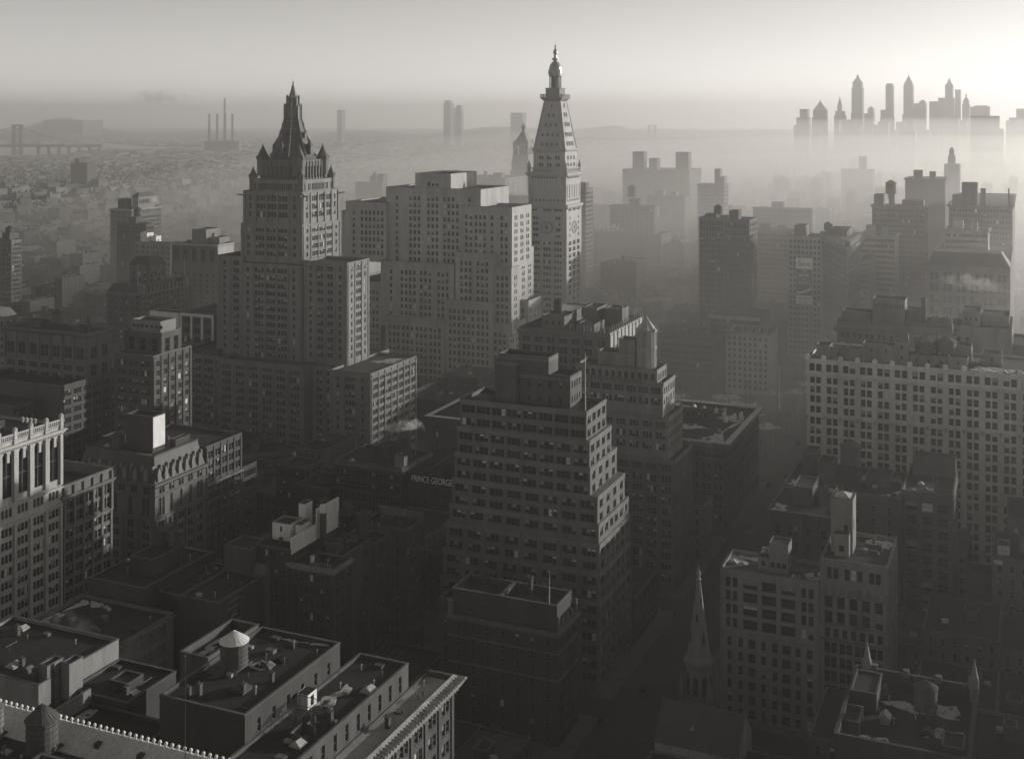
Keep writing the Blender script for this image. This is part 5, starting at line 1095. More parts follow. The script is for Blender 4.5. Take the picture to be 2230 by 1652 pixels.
x0, x1 = PX(249, 405), PX(333, 405); zl = PZ(333, 776, 405); y1 = PY(417, x1)
b.block(x0, x1, 405, y1, 0, zl, 'brick', WW(3, 3, 1.4, g=.25), WW(5, 1, 2.2, pier=(1.1, .4)), par=1.0, cope='stone'); b.block(x0, x1 - .3, 411, 424, zl - 2, PZ(335, 724, 411), 'brick', WW(3, 1, 3.2, wh=6, fh=20, top=2.4, pier=(1.2, .3)), WW(2, 1, 3, wh=6, fh=20, top=2.4), par=.6, foot=False, cope='stone')
zz = PZ(335, 724, 411); b.block(x0 + 2.5, x1 - 2.2, 412.5, 422.5, zz - 1, zz + 4.6, 'stone', None, None, par=.8, foot=False, wall='penthouse')
for k in range(7):
    cx = x0 + 4.2 + k * 2.35 + (.6 if k > 3 else 0); q = MB(); n = 16; q.poly([(cx + .7 * math.cos(2 * math.pi * i / n), 412.46, zz + 2.2 + .7 * math.sin(2 * math.pi * i / n)) for i in range(n)]); q.rings([[(cx + r * math.cos(2 * math.pi * i / n), yy, zz + 2.2 + r * math.sin(2 * math.pi * i / n)) for i in range(n)] for r, yy in ((.7, 412.45), (.7, 412.3), (.9, 412.3), (.9, 412.5))], 1, cap=False); b.part('porthole', q, ['glass', 'stone_grey'])
b.finish()
b = Bld('gabled_mansard_block', 'long building with dormered mansard, scrolled gables and two roof poles, left middle', (-490, 585), blinds=.4, seed=43, wobj=False)
x1 = PX(307, 560); z = PZ(307, 640, 560); y1 = PY(420, x1)
b.block(x1 - 26, x1, 560, y1, 0, z, 'stone_grey', WW(6, 1, 1.2, fh=3.4, wh=1.8, top=1.6), WW(13, 1, 1.3, fh=3.4, wh=1.8, top=1.6), par=.05); b.cornice(x1 - 26, x1, 560, y1, z - 1, h=1, p=.8, m='stone'); q = MB(); q.frustum((x1 - 26, x1 - .2, 560.2, y1, z), (x1 - 23, x1 - 3.5, 563, y1 - 3, z + 5)); b.part('mansard_roof', q, 'slate')
for k in range(14):
    y = 562 + k * (y1 - 564) / 13; q = MB(); w = .8; hh = 2.6 if k not in (0, 12) else 4.4; w = .8 if hh < 3 else 1.8; q.box(x1 - 3, x1 + .1, y - w, y + w, z, z + hh); q.frustum((x1 - 3, x1 + .2, y - w, y + w, z + hh), (x1 - 3, x1 + .1, y - .1, y + .1, z + hh + w)); b.part('dormer', q, 'stone')
b.house(x1 - 20, x1 - 5, 573, 588, z + 3, z + 15, 'stone_grey', win=WW(3, 1, 1.4, wh=2.6, top=4), right=WW(4, 1, 1.4, wh=3, top=4)); q = MB(); q.frustum((x1 - 20.5, x1 - 4.6, 572.6, 588.5, z + 15), (x1 - 17, x1 - 8, 576, 585, z + 20)); b.part('hip_roof', q, 'slate')
b.finish()
flagpole(x1 - 4, 562, z, z + 16, 'left roof pole on the gabled mansard block', r=.2); flagpole(x1 - 3, y1 - 4, z, z + 17, 'right roof pole on the gabled mansard block', r=.2)
b = mid('white_gabled_clubhouse', 'broad building with sunlit white arcaded corner and white roof houses, left middle', 373, 474, 533, 700, 509, 'stone_grey', [WW(5, 2, 1.8, zlo=58, wh=9, fh=30, top=4, arch='all'), WW(7, 1, 1.8)], [WW(7, 1, 1.3, zlo=68, wh=2.5, fh=20, top=1.2, arch='all'), WW(4, 1, 1.8, wh=6, top=2, arch='top', fh=8)], seed=44)
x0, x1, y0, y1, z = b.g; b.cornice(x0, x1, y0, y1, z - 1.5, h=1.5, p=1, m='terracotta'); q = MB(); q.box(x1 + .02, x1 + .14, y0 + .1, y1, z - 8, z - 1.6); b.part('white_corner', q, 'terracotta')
b.house(PX(418, 706), PX(449, 706), 706, 722, z - .6, PZ(449, 500, 706), 'stone', right=WW(1, 1, 3, wh=6, top=3)); b.house(PX(452, 710), PX(478, 710), 710, 722, z - .6, PZ(470, 517, 710), 'stone', win=WW(3, 1, 1, wh=1.2)); b.finish()
flagpole(x1 - 2, y0 + 3, z, PZ(480, 497, 703), 'dark flagpole before the white arcaded corner, left of the gothic tower', r=.2, m='iron')
b = mid('crowned_hotel_far', 'tall distant hotel with pale arcaded crown and colonnaded roof house, left', 240, 287, 456, 900, 351, 'stone_grey', WW(4, 2), [WW(12, 1, 1.4, wh=2.8, fh=20, top=1.6, zlo=75, arch='all'), WW(10, 2, 1.4)], seed=45)
x0, x1, y0, y1, z = b.g; b.cornice(x0, x1, y0, y1, z - 1.2, h=1.2, p=1.2, m='terracotta'); b.house(x1 - 8, x1 - 1, y0 + 10, y1 - 8, z - .7, z + 11, 'stone', right=WW(8, 1, 1.2, wh=4.5, top=2, fh=20)); b.house(x0 + 4, x0 + 12, y0 + 6, y0 + 16, z - .7, z + 9, 'brick'); q = MB(); q.frustum((x1 - 9, x1 - .5, y0 + 9, y1 - 7, z + 11), (x1 - 6, x1 - 3, y0 + 14, y1 - 12, z + 15)); b.part('hip_roof', q, 'slate'); b.finish()
water_tank(PX(300, 860), 860, PZ(300, 478, 860), 3.5, 6, 'round tank silhouetted before the distant crowned hotel', legs=3)
b = mid('brick_slab_far', 'dark brick slab in haze below the distant crowned hotel, left', 254, 318, 488, 820, 336, 'brick', WW(7, 2, 1.3), WW(3, 2), seed=46); b.house(b.g[0] + 8, b.g[0] + 16, 826, 834, b.g[4] - .8, b.g[4] + 5, 'brick'); b.finish()
b = mid('white_stair_house', 'pale building with two sunlit white stair houses on its roof, left middle', 292, 372, 530, 760, 385, 'stone', WW(7, 2, 1.4, fh=4.4), WW(2, 1), seed=47); x0, x1, y0, y1, z = b.g; b.house(PX(306, 764), PX(320, 764), 764, 772, z - .8, PZ(320, 507, 764), 'white_paint', right=WW(1, 1, 1.2, wh=2)); b.house(PX(332, 768), PX(340, 768), 768, 774, z - .8, PZ(340, 514, 768), 'white_paint', right=WW(1, 1, 1.2, wh=2)); b.finish()
b = mid('edge_hotel_left', 'tall pale hotel with sunlit side and stack at the far left frame edge', -20, 25, 523, 720, 47, 'stone_grey', WW(4, 2), WW(4, 1, 1.7, fh=3.6), seed=48); x0, x1, y0, y1, z = b.g; b.house(x0 + 8, x0 + 16, y0 + 4, y0 + 14, z - .8, z + 5, 'brick'); q = MB(); q.lathe(PX(14, 726), 726, [(1.2, z - 1), (1, PZ(14, 500, 726))], 10); b.part('chimney', q, 'iron'); b.finish()
water_tank(PX(21, 728), 728, z, 3.2, 5.5, 'round tank on the edge hotel at far left', legs=3)
b = mid('white_portal_theatre', 'low building with a white arched portal and white roof edges beside the gothic tower', 393, 466, 684, 520, None, 'stone_grey', WW(3, 2, 1.6, wh=3, fh=5, top=3), None, depth=30, seed=49); x0, x1, y0, y1, z = b.g; q = MB(); q.box(x0, x1, y0 - .6, y0 - .1, z - 2, z - .6); 
for k in range(4): q.box(x0 + k * (x1 - x0 - 1.2) / 3, x0 + 1.2 + k * (x1 - x0 - 1.2) / 3, y0 - .5, y0 - .1, z - 14, z - 2)
b.part('portal', q, 'white_paint'); b.house(x0 - 26, x0 - 6, y0 + 6, y0 + 14, 0, z - 2, 'white_paint'); b.finish()
b = mid('white_mansard_corner', 'bright white roofed building cut by the left frame edge', -40, 12, 690, 470, 25, 'stone', WW(4, 1), WW(3, 1, 1.4), seed=50); x0, x1, y0, y1, z = b.g; q = MB(); q.frustum((x0, x1, y0, y1, z), (x0 + 3, x1 - 3, y0 + 3, y1 - 2, z + 4)); b.part('mansard_roof', q, 'white_paint'); b.finish()
b = mid('slope_roof_hall', 'hall with a pale sloping roof directly left of the gothic tower base', 418, 476, 762, 500, None, 'brick', WW(4, 1), None, depth=30, seed=51); b.finish()

# ------------------------------------------------------------------ middle distance, right
b = Bld('wedge_building', 'triangular wedge shaped skyscraper with rounded prow and deep cornice', (-115, 830), cat='skyscraper', blinds=.1, seed=52)
def wedge(off):
    P0, P1, P2 = Vector((-107.5, 800)), Vector((-107.5, 861)), Vector((-134.5, 861))
    pts = [(-109.6 - off, 800.6 - off), (-108.4, 799.6 - off), (-107.2 + off, 800.8 - off), (-107.2 + off, 861 + off), (-134.5 - off, 861 + off), (-134.5 - off, 858)]
    return pts
def wprism(z0, z1, off, name, m):
    q = MB(); w = wedge(off); q.rings([[(x, y, z0) for x, y in w], [(x, y, z1) for x, y in w]]); return b.part(name, q, m)
wprism(0, 80.5, 0, 'wall', 'stone_grey'); wprism(80.5, 82, 1.0, 'cornice', 'stone_grey'); wprism(82, 83.4, 2.0, 'cornice', 'stone'); wprism(83.4, 87.5, .2, 'parapet', 'stone_grey')
for z, o_ in ((76, .4), (66.5, .8), (14, .7), (60, .3)): wprism(z, z + .7, o_, 'belt_course', 'stone')
A = Vector((-109.6, 800.6)); B = Vector((-134.5, 858)); dv = (B - A); nL = dv.length; dv.normalize(); nn = Vector((dv.y, -dv.x))
if nn.x > 0: nn = -nn
nwin = 0; rest = MB()
for r_ in range(19):
    z = 16 + r_ * 3.4 + (1 if z > 60 else 0)
    if z > 78: break
    for k in range(19):
        u = 1.8 + k * (nL - 3) / 19; p = A + dv * u + nn * .02; pp = A + dv * (u + 1.5) + nn * .02
        rest.poly([(pp.x, pp.y, z), (p.x, p.y, z), (p.x, p.y, z + 2), (pp.x, pp.y, z + 2)])
    for k in range(18):
        y = 802.5 + k * 3.2; rest.poly([(-107.17, y, z), (-107.17, y + 1.6, z), (-107.17, y + 1.6, z + 2), (-107.17, y, z + 2)])
o = rest.build('window_rows', 'glass', b.r); o['kind'] = 'stuff'
q = MB()
for k in range(26): y = 802 + k * 2.2; q.box(-107.2, -106.3, y, y + .9, 83.6, 86.8)
for k in range(24): p = A + dv * (1 + k * 2.4) + nn * .4; q.box(p.x - .45, p.x + .45, p.y - .45, p.y + .45, 83.6, 86.6)
b.part('attic_pier', q, 'stone_pale'); b.house(-124, -112, 834, 852, 87.3, 92, 'stone_grey'); b.house(-117, -112, 826, 832, 87.3, 91, 'stone_grey'); b.house(-130, -126, 850, 857, 87.3, 93, 'stone_grey'); FOOT.append((-136, -105, 798, 863)); b.finish()
water_tank(PX(1802, 856), 856, 87.5, 2.4, 4, 'round roof tank at the back of the wedge building', legs=1.5)
b = mid('savings_sign_building', 'pale office block with rows of paired windows behind the tall savings sign', 1715, 1790, 516, 846, None, 'stone_pale', WW(8, 1, 1.6, fh=3.9), None, depth=24, seed=53); b.house(PX(1730, 852), PX(1755, 852), 852, 864, b.g[4] - .8, b.g[4] + 7, 'stone'); b.finish()
Ys = 838; xa, xb = PX(1733, Ys), PX(1769, Ys); zt, zb_ = PZ(1750, 562, Ys), PZ(1750, 662, Ys)
t = thing('savings_billboard', 'tall painted billboard advertising a savings bank, beside the wedge building', 'billboard', (xa, Ys, 0)); Wd = xb - xa; Hh = zt - zb_
q = MB(); q.box(xa, xb, Ys, Ys + .8, zb_, zt); q.build('panel', 'sign_white', t); q = MB(); q.box(xa + .2, xb - .2, Ys - .06, Ys, zb_ + Hh * .19, zt - Hh * .235); q.build('dark_field', 'paint_dark', t)
for x in (xa + .4, xb - 1.4):
    q = MB(); q.box(x, x + 1, Ys + .1, Ys + .7, 0, zb_); q.build('post', 'stone', t)
cx = (xa + xb) / 2
text('Save', cx, Ys - .04, zt - Hh * .17, 5.2, 'paint_dark', t, align='CENTER', sx=.85)
for tx, f_, s_ in (('THE', .305, 2.5), ('BANK', .405, 3.1), ('FOR', .47, 1.5), ('SAVINGS', .57, 2.7)): text(tx, cx, Ys - .1, zt - Hh * f_, s_, 'sign_white', t, align='CENTER', sx=.85)
text('4TH AVE', cx, Ys - .04, zt - Hh * .91, 2.5, 'paint_dark', t, align='CENTER', sx=.85); text('22ND ST', cx, Ys - .04, zt - Hh * .98, 1.9, 'paint_dark', t, align='CENTER', sx=.9)
q = MB(); pts = [(xa + .8 + k * (Wd - 1.6) / 10, zb_ + Hh * (.215 + .11 * (k / 10) ** 2)) for k in range(11)]
for k in range(10): a, c = pts[k], pts[k + 1]; q.poly([(a[0], Ys - .1, a[1]), (c[0], Ys - .1, c[1]), (c[0], Ys - .1, c[1] + 1.6), (a[0], Ys - .1, a[1] + 1.6)])
q.build('swoosh', 'sign_white', t)
b = mid('twin_loft_tower', 'pair of dark pier fronted towers joined side by side in the haze, right of centre', 1522, 1577, 475, 830, None, 'brick_buff', WW(4, 2, 1.6, pier=(.9, .4), wh=2.8), None, depth=26, seed=54); x0, x1, y0, y1, z = b.g
b.block(PX(1577.5, 826), PX(1632, 826), 826, 852, 0, z - .5, 'brick_buff', WW(5, 2, 1.5, wh=3.4, fh=5), WW(4, 2)); b.block(PX(1577.5, 822), PX(1640, 822), 822, 825.9, 0, PZ(1640, 531, 822), 'brick', WW(7, 2, 1.3), WW(1, 1)); b.house(PX(1588, 836), PX(1608, 836), 836, 846, z - 1, z + 5, 'brick'); b.house(PX(1535, 836), PX(1560, 836), 836, 846, z - 1, z + 2, 'brick'); b.finish()
water_tank(PX(1564, 842), 842, z, 3, 4.5, 'peaked tank between the joined twin towers', legs=2)
b = mid('white_square_hotel', 'pale old hotel with even rows of windows facing the far end of the park', 1580, 1676, 728, 720, None, 'stone_pale', WW(8, 1, 1.5, fh=3.7, top=2.4, arch='top'), WW(5, 1), depth=26, seed=55); x0, x1, y0, y1, z = b.g; b.cornice(x0, x1, y0, y1, z - 1, h=1, p=.8, m='stone')
for k in range(5): b.house(x0 + 4 + k * 4.4, x0 + 6 + k * 4.4, 726, 732, z - .8, z + 1.6, 'stone_grey')
b.finish()
b = mid('pale_roof_store', 'wide store with long pale roof band in haze beyond the park', 1545, 1655, 690, 765, None, 'stone_grey', WW(9, 2), None, depth=30, seed=56); q = MB(); x0, x1, y0, y1, z = b.g; q.box(x0, x1, y0 - .3, y0 - .05, z - 3, z - .5); b.part('roof_band', q, 'stone_pale'); b.finish()
b = mid('park_corner_block', 'low dark block at the park corner left of the pale old hotel', 1440, 1560, 745, 745, None, 'stone_grey', WW(10, 2, 1.3), None, depth=26, seed=57); b.finish()
b = mid('tank_topped_loft_far', 'hazy loft with sunlit end wall and a tank on stilts, right of clock tower', 1328, 1425, 450, 1150, 1437, 'stone_grey', WW(9, 1, 2.0, pier=(.8, .3)), WW(3, 1, 2.4), seed=58); x0, x1, y0, y1, z = b.g; b.cornice(x0, x1, y0, y1, z - 1.5, h=1.5, p=1.4, m='stone_grey', dent=0); b.house(PX(1370, 1160), PX(1392, 1160), 1160, 1172, z - .8, z + 6, 'brick'); b.finish()
water_tank(PX(1376, 1156), 1156, z, 4.2, 9, 'dark tank on tall stilts above the hazy loft right of the clock tower', legs=9)
t = thing('store_roof_sign', 'white lettered store sign fading in haze beside the clock tower', 'sign', (PX(1294, 1140), 1140, 0)); xs = PX(1292, 1140); zs = PZ(1300, 502, 1140)
text('S.KLEIN', xs, 1140, zs, 10.5, 'sign_white', t, sx=.78, ext=.3); q = MB()
for k in range(7): q.tube((xs + 1 + k * 4, 1140.6, 0), (xs + 1 + k * 4, 1140.6, zs + 7), .25, .25, 4)
q.build('frame', 'iron', t); b = mid('store_block', 'long low store block under the lettered store sign', 1262, 1440, 512, 1142, None, 'stone_grey', WW(20, 2, 1.4), None, depth=36, seed=59); b.finish()
RM = [  # name, label, left px, corner px, top py, Y, back px, material, bays
 ('slim_tower_far', 'slim pale tower with sunlit edge rising from haze, right of centre', 1519, 1577, 402, 1250, 1586, 'stone_grey', 8),
 ('triple_bulkhead_block', 'wide hazy block with three square roof houses, right of clock tower', 1356, 1501, 371, 1450, 1527, 'stone_grey', 16),
 ('plain_dark_slab', 'plain dark windowless slab with thin cornice in right haze', 1971, 2058, 390, 1100, 2064, 'brick', 0),
 ('colonnade_store_right', 'broad department store with colonnaded upper floors and tank, right haze', 1899, 2016, 450, 960, 2020, 'stone_grey', 9),
 ('corniced_store_right', 'large department store with bracketed cornice and roof houses, right edge haze', 2066, 2205, 450, 930, 2210, 'stone_grey', 10),
 ('white_window_loft', 'pale six storey loft with close set windows before the large corniced store', 2056, 2152, 503, 860, None, 'stone_pale', 11),
 ('light_loft_behind_wedge', 'pale low loft seen right of the wedge building', 1868, 1950, 514, 905, None, 'stone_pale', 8),
 ('round_corner_loft', 'narrow loft with sunlit curved corner just right of the wedge building', 1868, 1895, 566, 870, 1912, 'stone', 3),
 ('grey_store_haze', 'grey store with roof shed in haze left of the wedge building', 1640, 1768, 455, 1180, 1768, 'stone_grey', 10),
 ('pale_store_haze', 'pale low store in haze left of the savings sign', 1632, 1730, 505, 1000, None, 'stone', 9),
 ('water_tank_loft_haze', 'grey loft in haze behind the tank topped loft', 1407, 1491, 428, 1320, None, 'stone_grey', 9),
 ('pier_block_haze', 'pier fronted block with square tower in far right haze', 1832, 1900, 370, 1750, 1905, 'stone_grey', 6),
 ('loft_behind_clock_tower', 'tall thin windowed loft just right of the clock tower', 1256, 1276, 412, 1000, 1292, 'stone_grey', 3),
 ('wide_utility_block', 'wide pale utility block behind the stepped limestone block', 985, 1100, 388, 1420, 1146, 'stone', 14),
 ('hazy_twin_top_block', 'hazy block with two small towers between gothic tower and limestone block', 774, 832, 398, 1500, 842, 'stone_grey', 6),
]
for i, (nm, lb, pl, pc, py, Y, pb, m, nb_) in enumerate(RM):
    b = mid(nm, lb, pl, pc, py, Y, pb, m, WW(nb_, 2, 1.5) if nb_ else None, WW(4, 2, 1.5) if pb else None, depth=28, seed=60 + i); x0, x1, y0, y1, z = b.g; w = x1 - x0; rr = random.Random(i)
    if nb_ != 3: b.cornice(x0, x1, y0, y1, z - 1.6, h=1.6, p=1.3, m=m, dent=0)
    if nm == 'triple_bulkhead_block':
        for f0, f1, h in ((.13, .30, 22), (.38, .5, 14), (.78, .97, 22)): b.house(x0 + w * f0, x0 + w * f1, y0 + 6, y0 + 20, z - .8, z + h, m)
    elif nm == 'colonnade_store_right':
        b.house(x0 + w * .02, x0 + w * .2, y0 + 5, y0 + 18, z - .8, z + 8, m); b.house(x0 + w * .55, x0 + w * .95, y0 + 5, y0 + 18, z - .8, z + 4, m); b.house(x0 + w * .3, x0 + w * .4, y0 + 6, y0 + 12, z - .8, z + 12, m)
    elif nm == 'corniced_store_right':
        b.house(x0 + w * .2, x0 + w * .45, y0 + 5, y0 + 18, z - .8, z + 16, m); b.house(x0 + w * .5, x0 + w * .58, y0 + 5, y0 + 10, z - .8, z + 12, m); b.house(x0 + w * .05, x0 + w * .2, y0 + 5, y0 + 18, z - .8, z + 7, m); q = MB(); q.box(x1 - 3, x1 - 2, y0 + 2, y0 + 3, z, z + 13); b.part('chimney', q, 'iron')
    elif nm == 'pier_block_haze': b.house(x0 + w * .55, x0 + w * .78, y0 + 4, y0 + 16, z - .8, z + 18, m)
    elif nm == 'wide_utility_block':
        b.house(x0 + w * .02, x0 + w * .09, y0 + 4, y0 + 10, z - .8, z + 9, 'stone_pale'); b.house(x0 + w * .75, x0 + w * .92, y0 + 4, y0 + 14, z - .8, z + 6, m); b.house(x0 + w * .58, x0 + w * .62, y0 + 4, y0 + 8, z - .8, z + 8, m)
    elif nm == 'hazy_twin_top_block': b.house(x0 + w * .48, x0 + w * .72, y0 + 4, y0 + 16, z - .8, z + 8, m); b.house(x0 + w * .8, x0 + w * .99, y0 + 4, y0 + 16, z - .8, z + 12, m); q = MB(); q.lathe(x0 + w * .6, y0 + 10, [(5, z + 8), (3, z + 12), (.2, z + 15)], 8); b.part('tower_roof', q, 'slate')
    elif nm == 'slim_tower_far': b.house(x0 + w * .6, x0 + w * .8, y0 + 5, y0 + 14, z - .8, z + 16, m); b.house(x0 + w * .75, x0 + w * .97, y0 + 4, y0 + 16, z - .8, z + 8, m)
    elif nm == 'grey_store_haze': b.house(x0 + w * .3, x0 + w * .5, y0 + 5, y0 + 14, z - .8, z + 5, m)
    elif nm != 'round_corner_loft': b.house(x0 + w * .2, x0 + w * .42, y0 + 5, y0 + 14, z - .8, z + 4 + rr.random() * 3, m); b.house(x0 + w * .6, x0 + w * .75, y0 + 6, y0 + 14, z - .8, z + 3 + rr.random() * 3, m)
    b.finish()
water_tank(PX(1940, 970), 970, PZ(1940, 450, 970) + 6, 4, 8, 'round peaked tank above the colonnaded department store', legs=4)
b = mid('mansard_armory', 'broad dark mansard roofed building with pale corner strips, right haze', 2017, 2200, 585, 770, 2206, 'stone_grey', WW(6, 2, 2.4, wh=5, fh=7, top=4), None, seed=80); x0, x1, y0, y1, z = b.g; q = MB(); q.frustum((x0, x1, y0, y0 + 30, z), (x0 + 4, x1 - 5, y0 + 5, y0 + 25, z + 8)); b.part('mansard_roof', q, 'slate'); q = MB(); q.tube((x1, y0, z), (x1 - 5, y0 + 5, z + 8.2), .5, .5, 4); b.part('hip_strip', q, 'stone_pale'); b.finish()
# lantern-topped utility tower
Yc = 1500; xc = PX(1132, Yc); zf = lambda py: PZ(1132, py, Yc)
b = Bld('lantern_top_tower', 'hazy stepped tower with columned top, pyramid roof and lantern, behind the clock tower', (xc, Yc + 12), cat='skyscraper', seed=81, wobj=False)
b.block(xc - 14, xc + 13.5, Yc, Yc + 28, 0, zf(372), 'stone', WW(6, 2, 1.5), WW(5, 2)); b.block(xc - 12.6, xc + 12.4, Yc + 1, Yc + 26, zf(373), zf(346), 'stone', WW(5, 2, 1.5), None, foot=False)
for k, (py0, py1, h0, h1) in enumerate(((346, 338, 12, 11.2),)):
    q = MB(); q.frustum((xc - h0, xc + h0, Yc + 13 - h0, Yc + 13 + h0, zf(py0)), (xc - h1, xc + h1, Yc + 13 - h1, Yc + 13 + h1, zf(py1))); b.part('shoulder', q, 'stone')
b.block(xc - 11, xc + 11, Yc + 2, Yc + 24, zf(339), zf(313), 'stone', dict(b=7, w=1.9, fh=40, wh=12, top=3.2, edge=1), dict(b=7, w=1.9, fh=40, wh=12, top=3.2, edge=1), foot=False, dep=.9); b.cornice(xc - 11, xc + 11, Yc + 2, Yc + 24, zf(313) - 1, h=1.4, p=1, m='stone', dent=0)
q = MB(); q.rings([[(xc + sx * h, Yc + 13 + sy * h, z) for sx, sy in ((-1, -1), (1, -1), (1, 1), (-1, 1))] for h, z in ((10.6, zf(313)), (8.2, zf(306)), (4.5, zf(294)), (2, zf(287)))]); b.part('pyramid_roof', q, 'copper')
q = MB(); q.lathe(xc, Yc + 13, [(2.2, zf(288)), (1.5, zf(286)), (2.6, zf(281)), (2.8, zf(276)), (1.5, zf(273)), (.6, zf(270)), (.1, zf(267))], 10); b.part('lantern', q, 'copper')
for sx in (-1, 1):
    for sy in (-1, 1): q = MB(); q.lathe(xc + sx * 9.8, Yc + 13 + sy * 9.8, [(1.1, zf(313)), (1.2, zf(308)), (.2, zf(304))], 8); b.part('corner_urn', q, 'stone')
b.finish()
b = mid('white_roof_hall', 'low hall with long white roof band directly left of the clock tower', 1082, 1150, 440, 1150, None, 'stone', WW(9, 1), None, depth=40, seed=82); q = MB(); x0, x1, y0, y1, z = b.g; q.frustum((x0, x1, y0 + 1, y1, z - .8), (x0 + 2, x1 - 2, y0 + 8, y1 - 4, z + 6)); b.part('hip_roof', q, 'metal_sheet'); b.finish()
# church-like block far left, obelisk-topped tower right
def far_tower(name, label, blocks, top=None, m='far_mid', cat='skyscraper', group=None):
    """blocks: (left px, right px, top py, Y, depth) from low to high"""
    pl, pr, _, Y, dp = blocks[0]; xm = PX((pl + pr) / 2, Y); t = thing(name, label, cat, (xm, Y, 0), group); zlo = 0
    for (pl, pr, py, Yb, dp) in blocks:
        x0, x1, z = PX(pl, Yb), PX(pr, Yb), PZ((pl + pr) / 2, py, Yb)
        q = MB(); q.box(x0, x1, Yb, Yb + dp, zlo, z); q.build('shaft', m, t); q = MB(); q.box(x0 + .2, x1 - .2, Yb + .2, Yb + dp - .2, z, z + 1.2); q.build('parapet', m, t); zlo = max(0, z - 2); cx, cy, hw = (x0 + x1) / 2, Yb + dp / 2, (x1 - x0) / 2
    if top:
        prof = [(r * hw * 1.3, PZ((pl + pr) / 2, py, Yb)) for r, py in top]; q = MB(); q.lathe(cx, cy, prof, 4, rot=math.pi / 4); q.build('spire', m, t)
    FOOT.append((x0, x1, Yb, Yb + dp)); return t
far_tower('obelisk_tower', 'slender dark obelisk topped tower in right haze', [(2050, 2093, 430, 1350, 24), (2056, 2090, 360, 1352, 20), (2064, 2080, 342, 1356, 9)], [(1.0, 342), (.75, 338), (.7, 328), (.5, 324), (.1, 321)], 'far_dark')
far_tower('hazy_church_block', 'hazy dark block with small towers far left above the low rooftops', [(154, 190, 356, 2100, 30), (163, 172, 346, 2104, 10)], None, 'far_dark', 'building')
b_ = far_tower('flat_telephone_slab', 'broad dark slab building below the right end of the skyline', [(2113, 2185, 282, 2500, 50), (2113, 2176, 254, 2502, 46)], None, 'far_dark', 'building'); far_tower('sunlit_edge_slab', 'hazy slab with one sunlit edge below the skyline', [(1958, 1993, 287, 2700, 40)], None, 'far_mid', 'building')
KX = lambda x: 1692 + x * .24126
KY = lambda y: 160.6 + y * .24126
def K(l, r, y, Y, d=40): return (KX(l), KX(r), KY(y), Y, d)
YS = 3750
SK = [
 ('skyline_slab', 'leftmost hazy stepped tower of the distant skyline', [K(150, 290, 470, YS), K(175, 285, 400, YS + 2), K(205, 275, 322, YS + 4)], None),
 ('skyline_pyramid_tower', 'hazy tower with a plain steep pyramid roof on the skyline', [K(315, 440, 400, YS - 200), K(325, 438, 335, YS - 198)], [(1.15, KY(335)), (.5, KY(285)), (.08, KY(250)), (.02, KY(232))]),
 ('skyline_tiered_tower', 'hazy tower with tiered wedding cake lantern on the skyline', [K(515, 610, 380, YS - 100), K(525, 600, 340, YS - 98), K(545, 580, 290, YS - 90, 20)], [(1.0, KY(290)), (.95, KY(265)), (.6, KY(262)), (.55, KY(240)), (.2, KY(225)), (.1, KY(203))]),
 ('skyline_tallest_tower', 'tall hazy tower with stepped shoulders and needle, tallest at left of skyline', [K(667, 775, 360, YS), K(673, 770, 130, YS + 2), K(682, 763, 75, YS + 4, 36)], [(.9, KY(75)), (.6, KY(45)), (.35, KY(40)), (.25, KY(18)), (.06, KY(12)), (.03, KY(-2))]),
 ('skyline_domed_block', 'small hazy block with rounded dome between skyline towers', [K(770, 870, 362, YS + 100), K(818, 866, 318, YS + 102)], [(1.0, KY(318)), (.7, KY(302)), (.15, KY(295))]),
 ('skyline_flat_tower', 'slim flat topped hazy tower standing apart in mid skyline', [K(930, 1050, 400, YS), K(935, 1045, 330, YS + 2), K(980, 1045, 110, YS + 4), K(988, 1040, 92, YS + 6, 30)], None),
 ('skyline_pointed_tower', 'tall hazy tower with a concave pointed roof, right of the slim flat tower', [K(1132, 1230, 370, YS), K(1142, 1226, 105, YS + 2), K(1150, 1218, 80, YS + 4)], [(1.0, KY(80)), (.5, KY(45)), (.2, KY(25)), (.05, KY(10)), (.02, KY(-8))]),
 ('skyline_round_top_block', 'hazy round topped block right of the pointed skyline tower', [K(1226, 1345, 272, YS + 60), K(1283, 1338, 252, YS + 62)], [(1.0, KY(252)), (.6, KY(242)), (.1, KY(236))]),
 ('skyline_square_block', 'hazy flat square block left of the spired skyline tower', [K(1375, 1455, 254, YS + 30)], None),
 ('skyline_spired_tower', 'hazy gothic tower with broad base and short spire, right part of skyline', [K(1455, 1600, 222, YS - 60), K(1517, 1587, 102, YS - 58)], [(1.0, KY(102)), (.5, KY(75)), (.3, KY(55)), (.06, KY(42)), (.02, KY(30))]),
 ('skyline_narrow_slab', 'narrow flat slab close right of the spired skyline tower', [K(1607, 1656, 147, YS + 40)], None),
 ('skyline_bulb_tower', 'hazy tower with bulbous domed top and finial near skyline end', [K(1672, 1738, 280, YS), K(1678, 1731, 245, YS + 2)], [(1.0, KY(245)), (.7, KY(225)), (.3, KY(215)), (.25, KY(190)), (.05, KY(180))]),
 ('skyline_low_slab', 'low wide hazy slab right of the bulbous skyline tower', [K(1745, 1920, 302, YS - 150), K(1780, 1900, 292, YS - 148)], None),
 ('skyline_edge_block', 'faint block at the right frame edge of the skyline', [K(2160, 2260, 320, YS)], None),
]
for nm, lb, bl, tp in SK: far_tower(nm, lb, bl, tp, 'far_mid', group='distant skyline towers')
rr = random.Random(91)
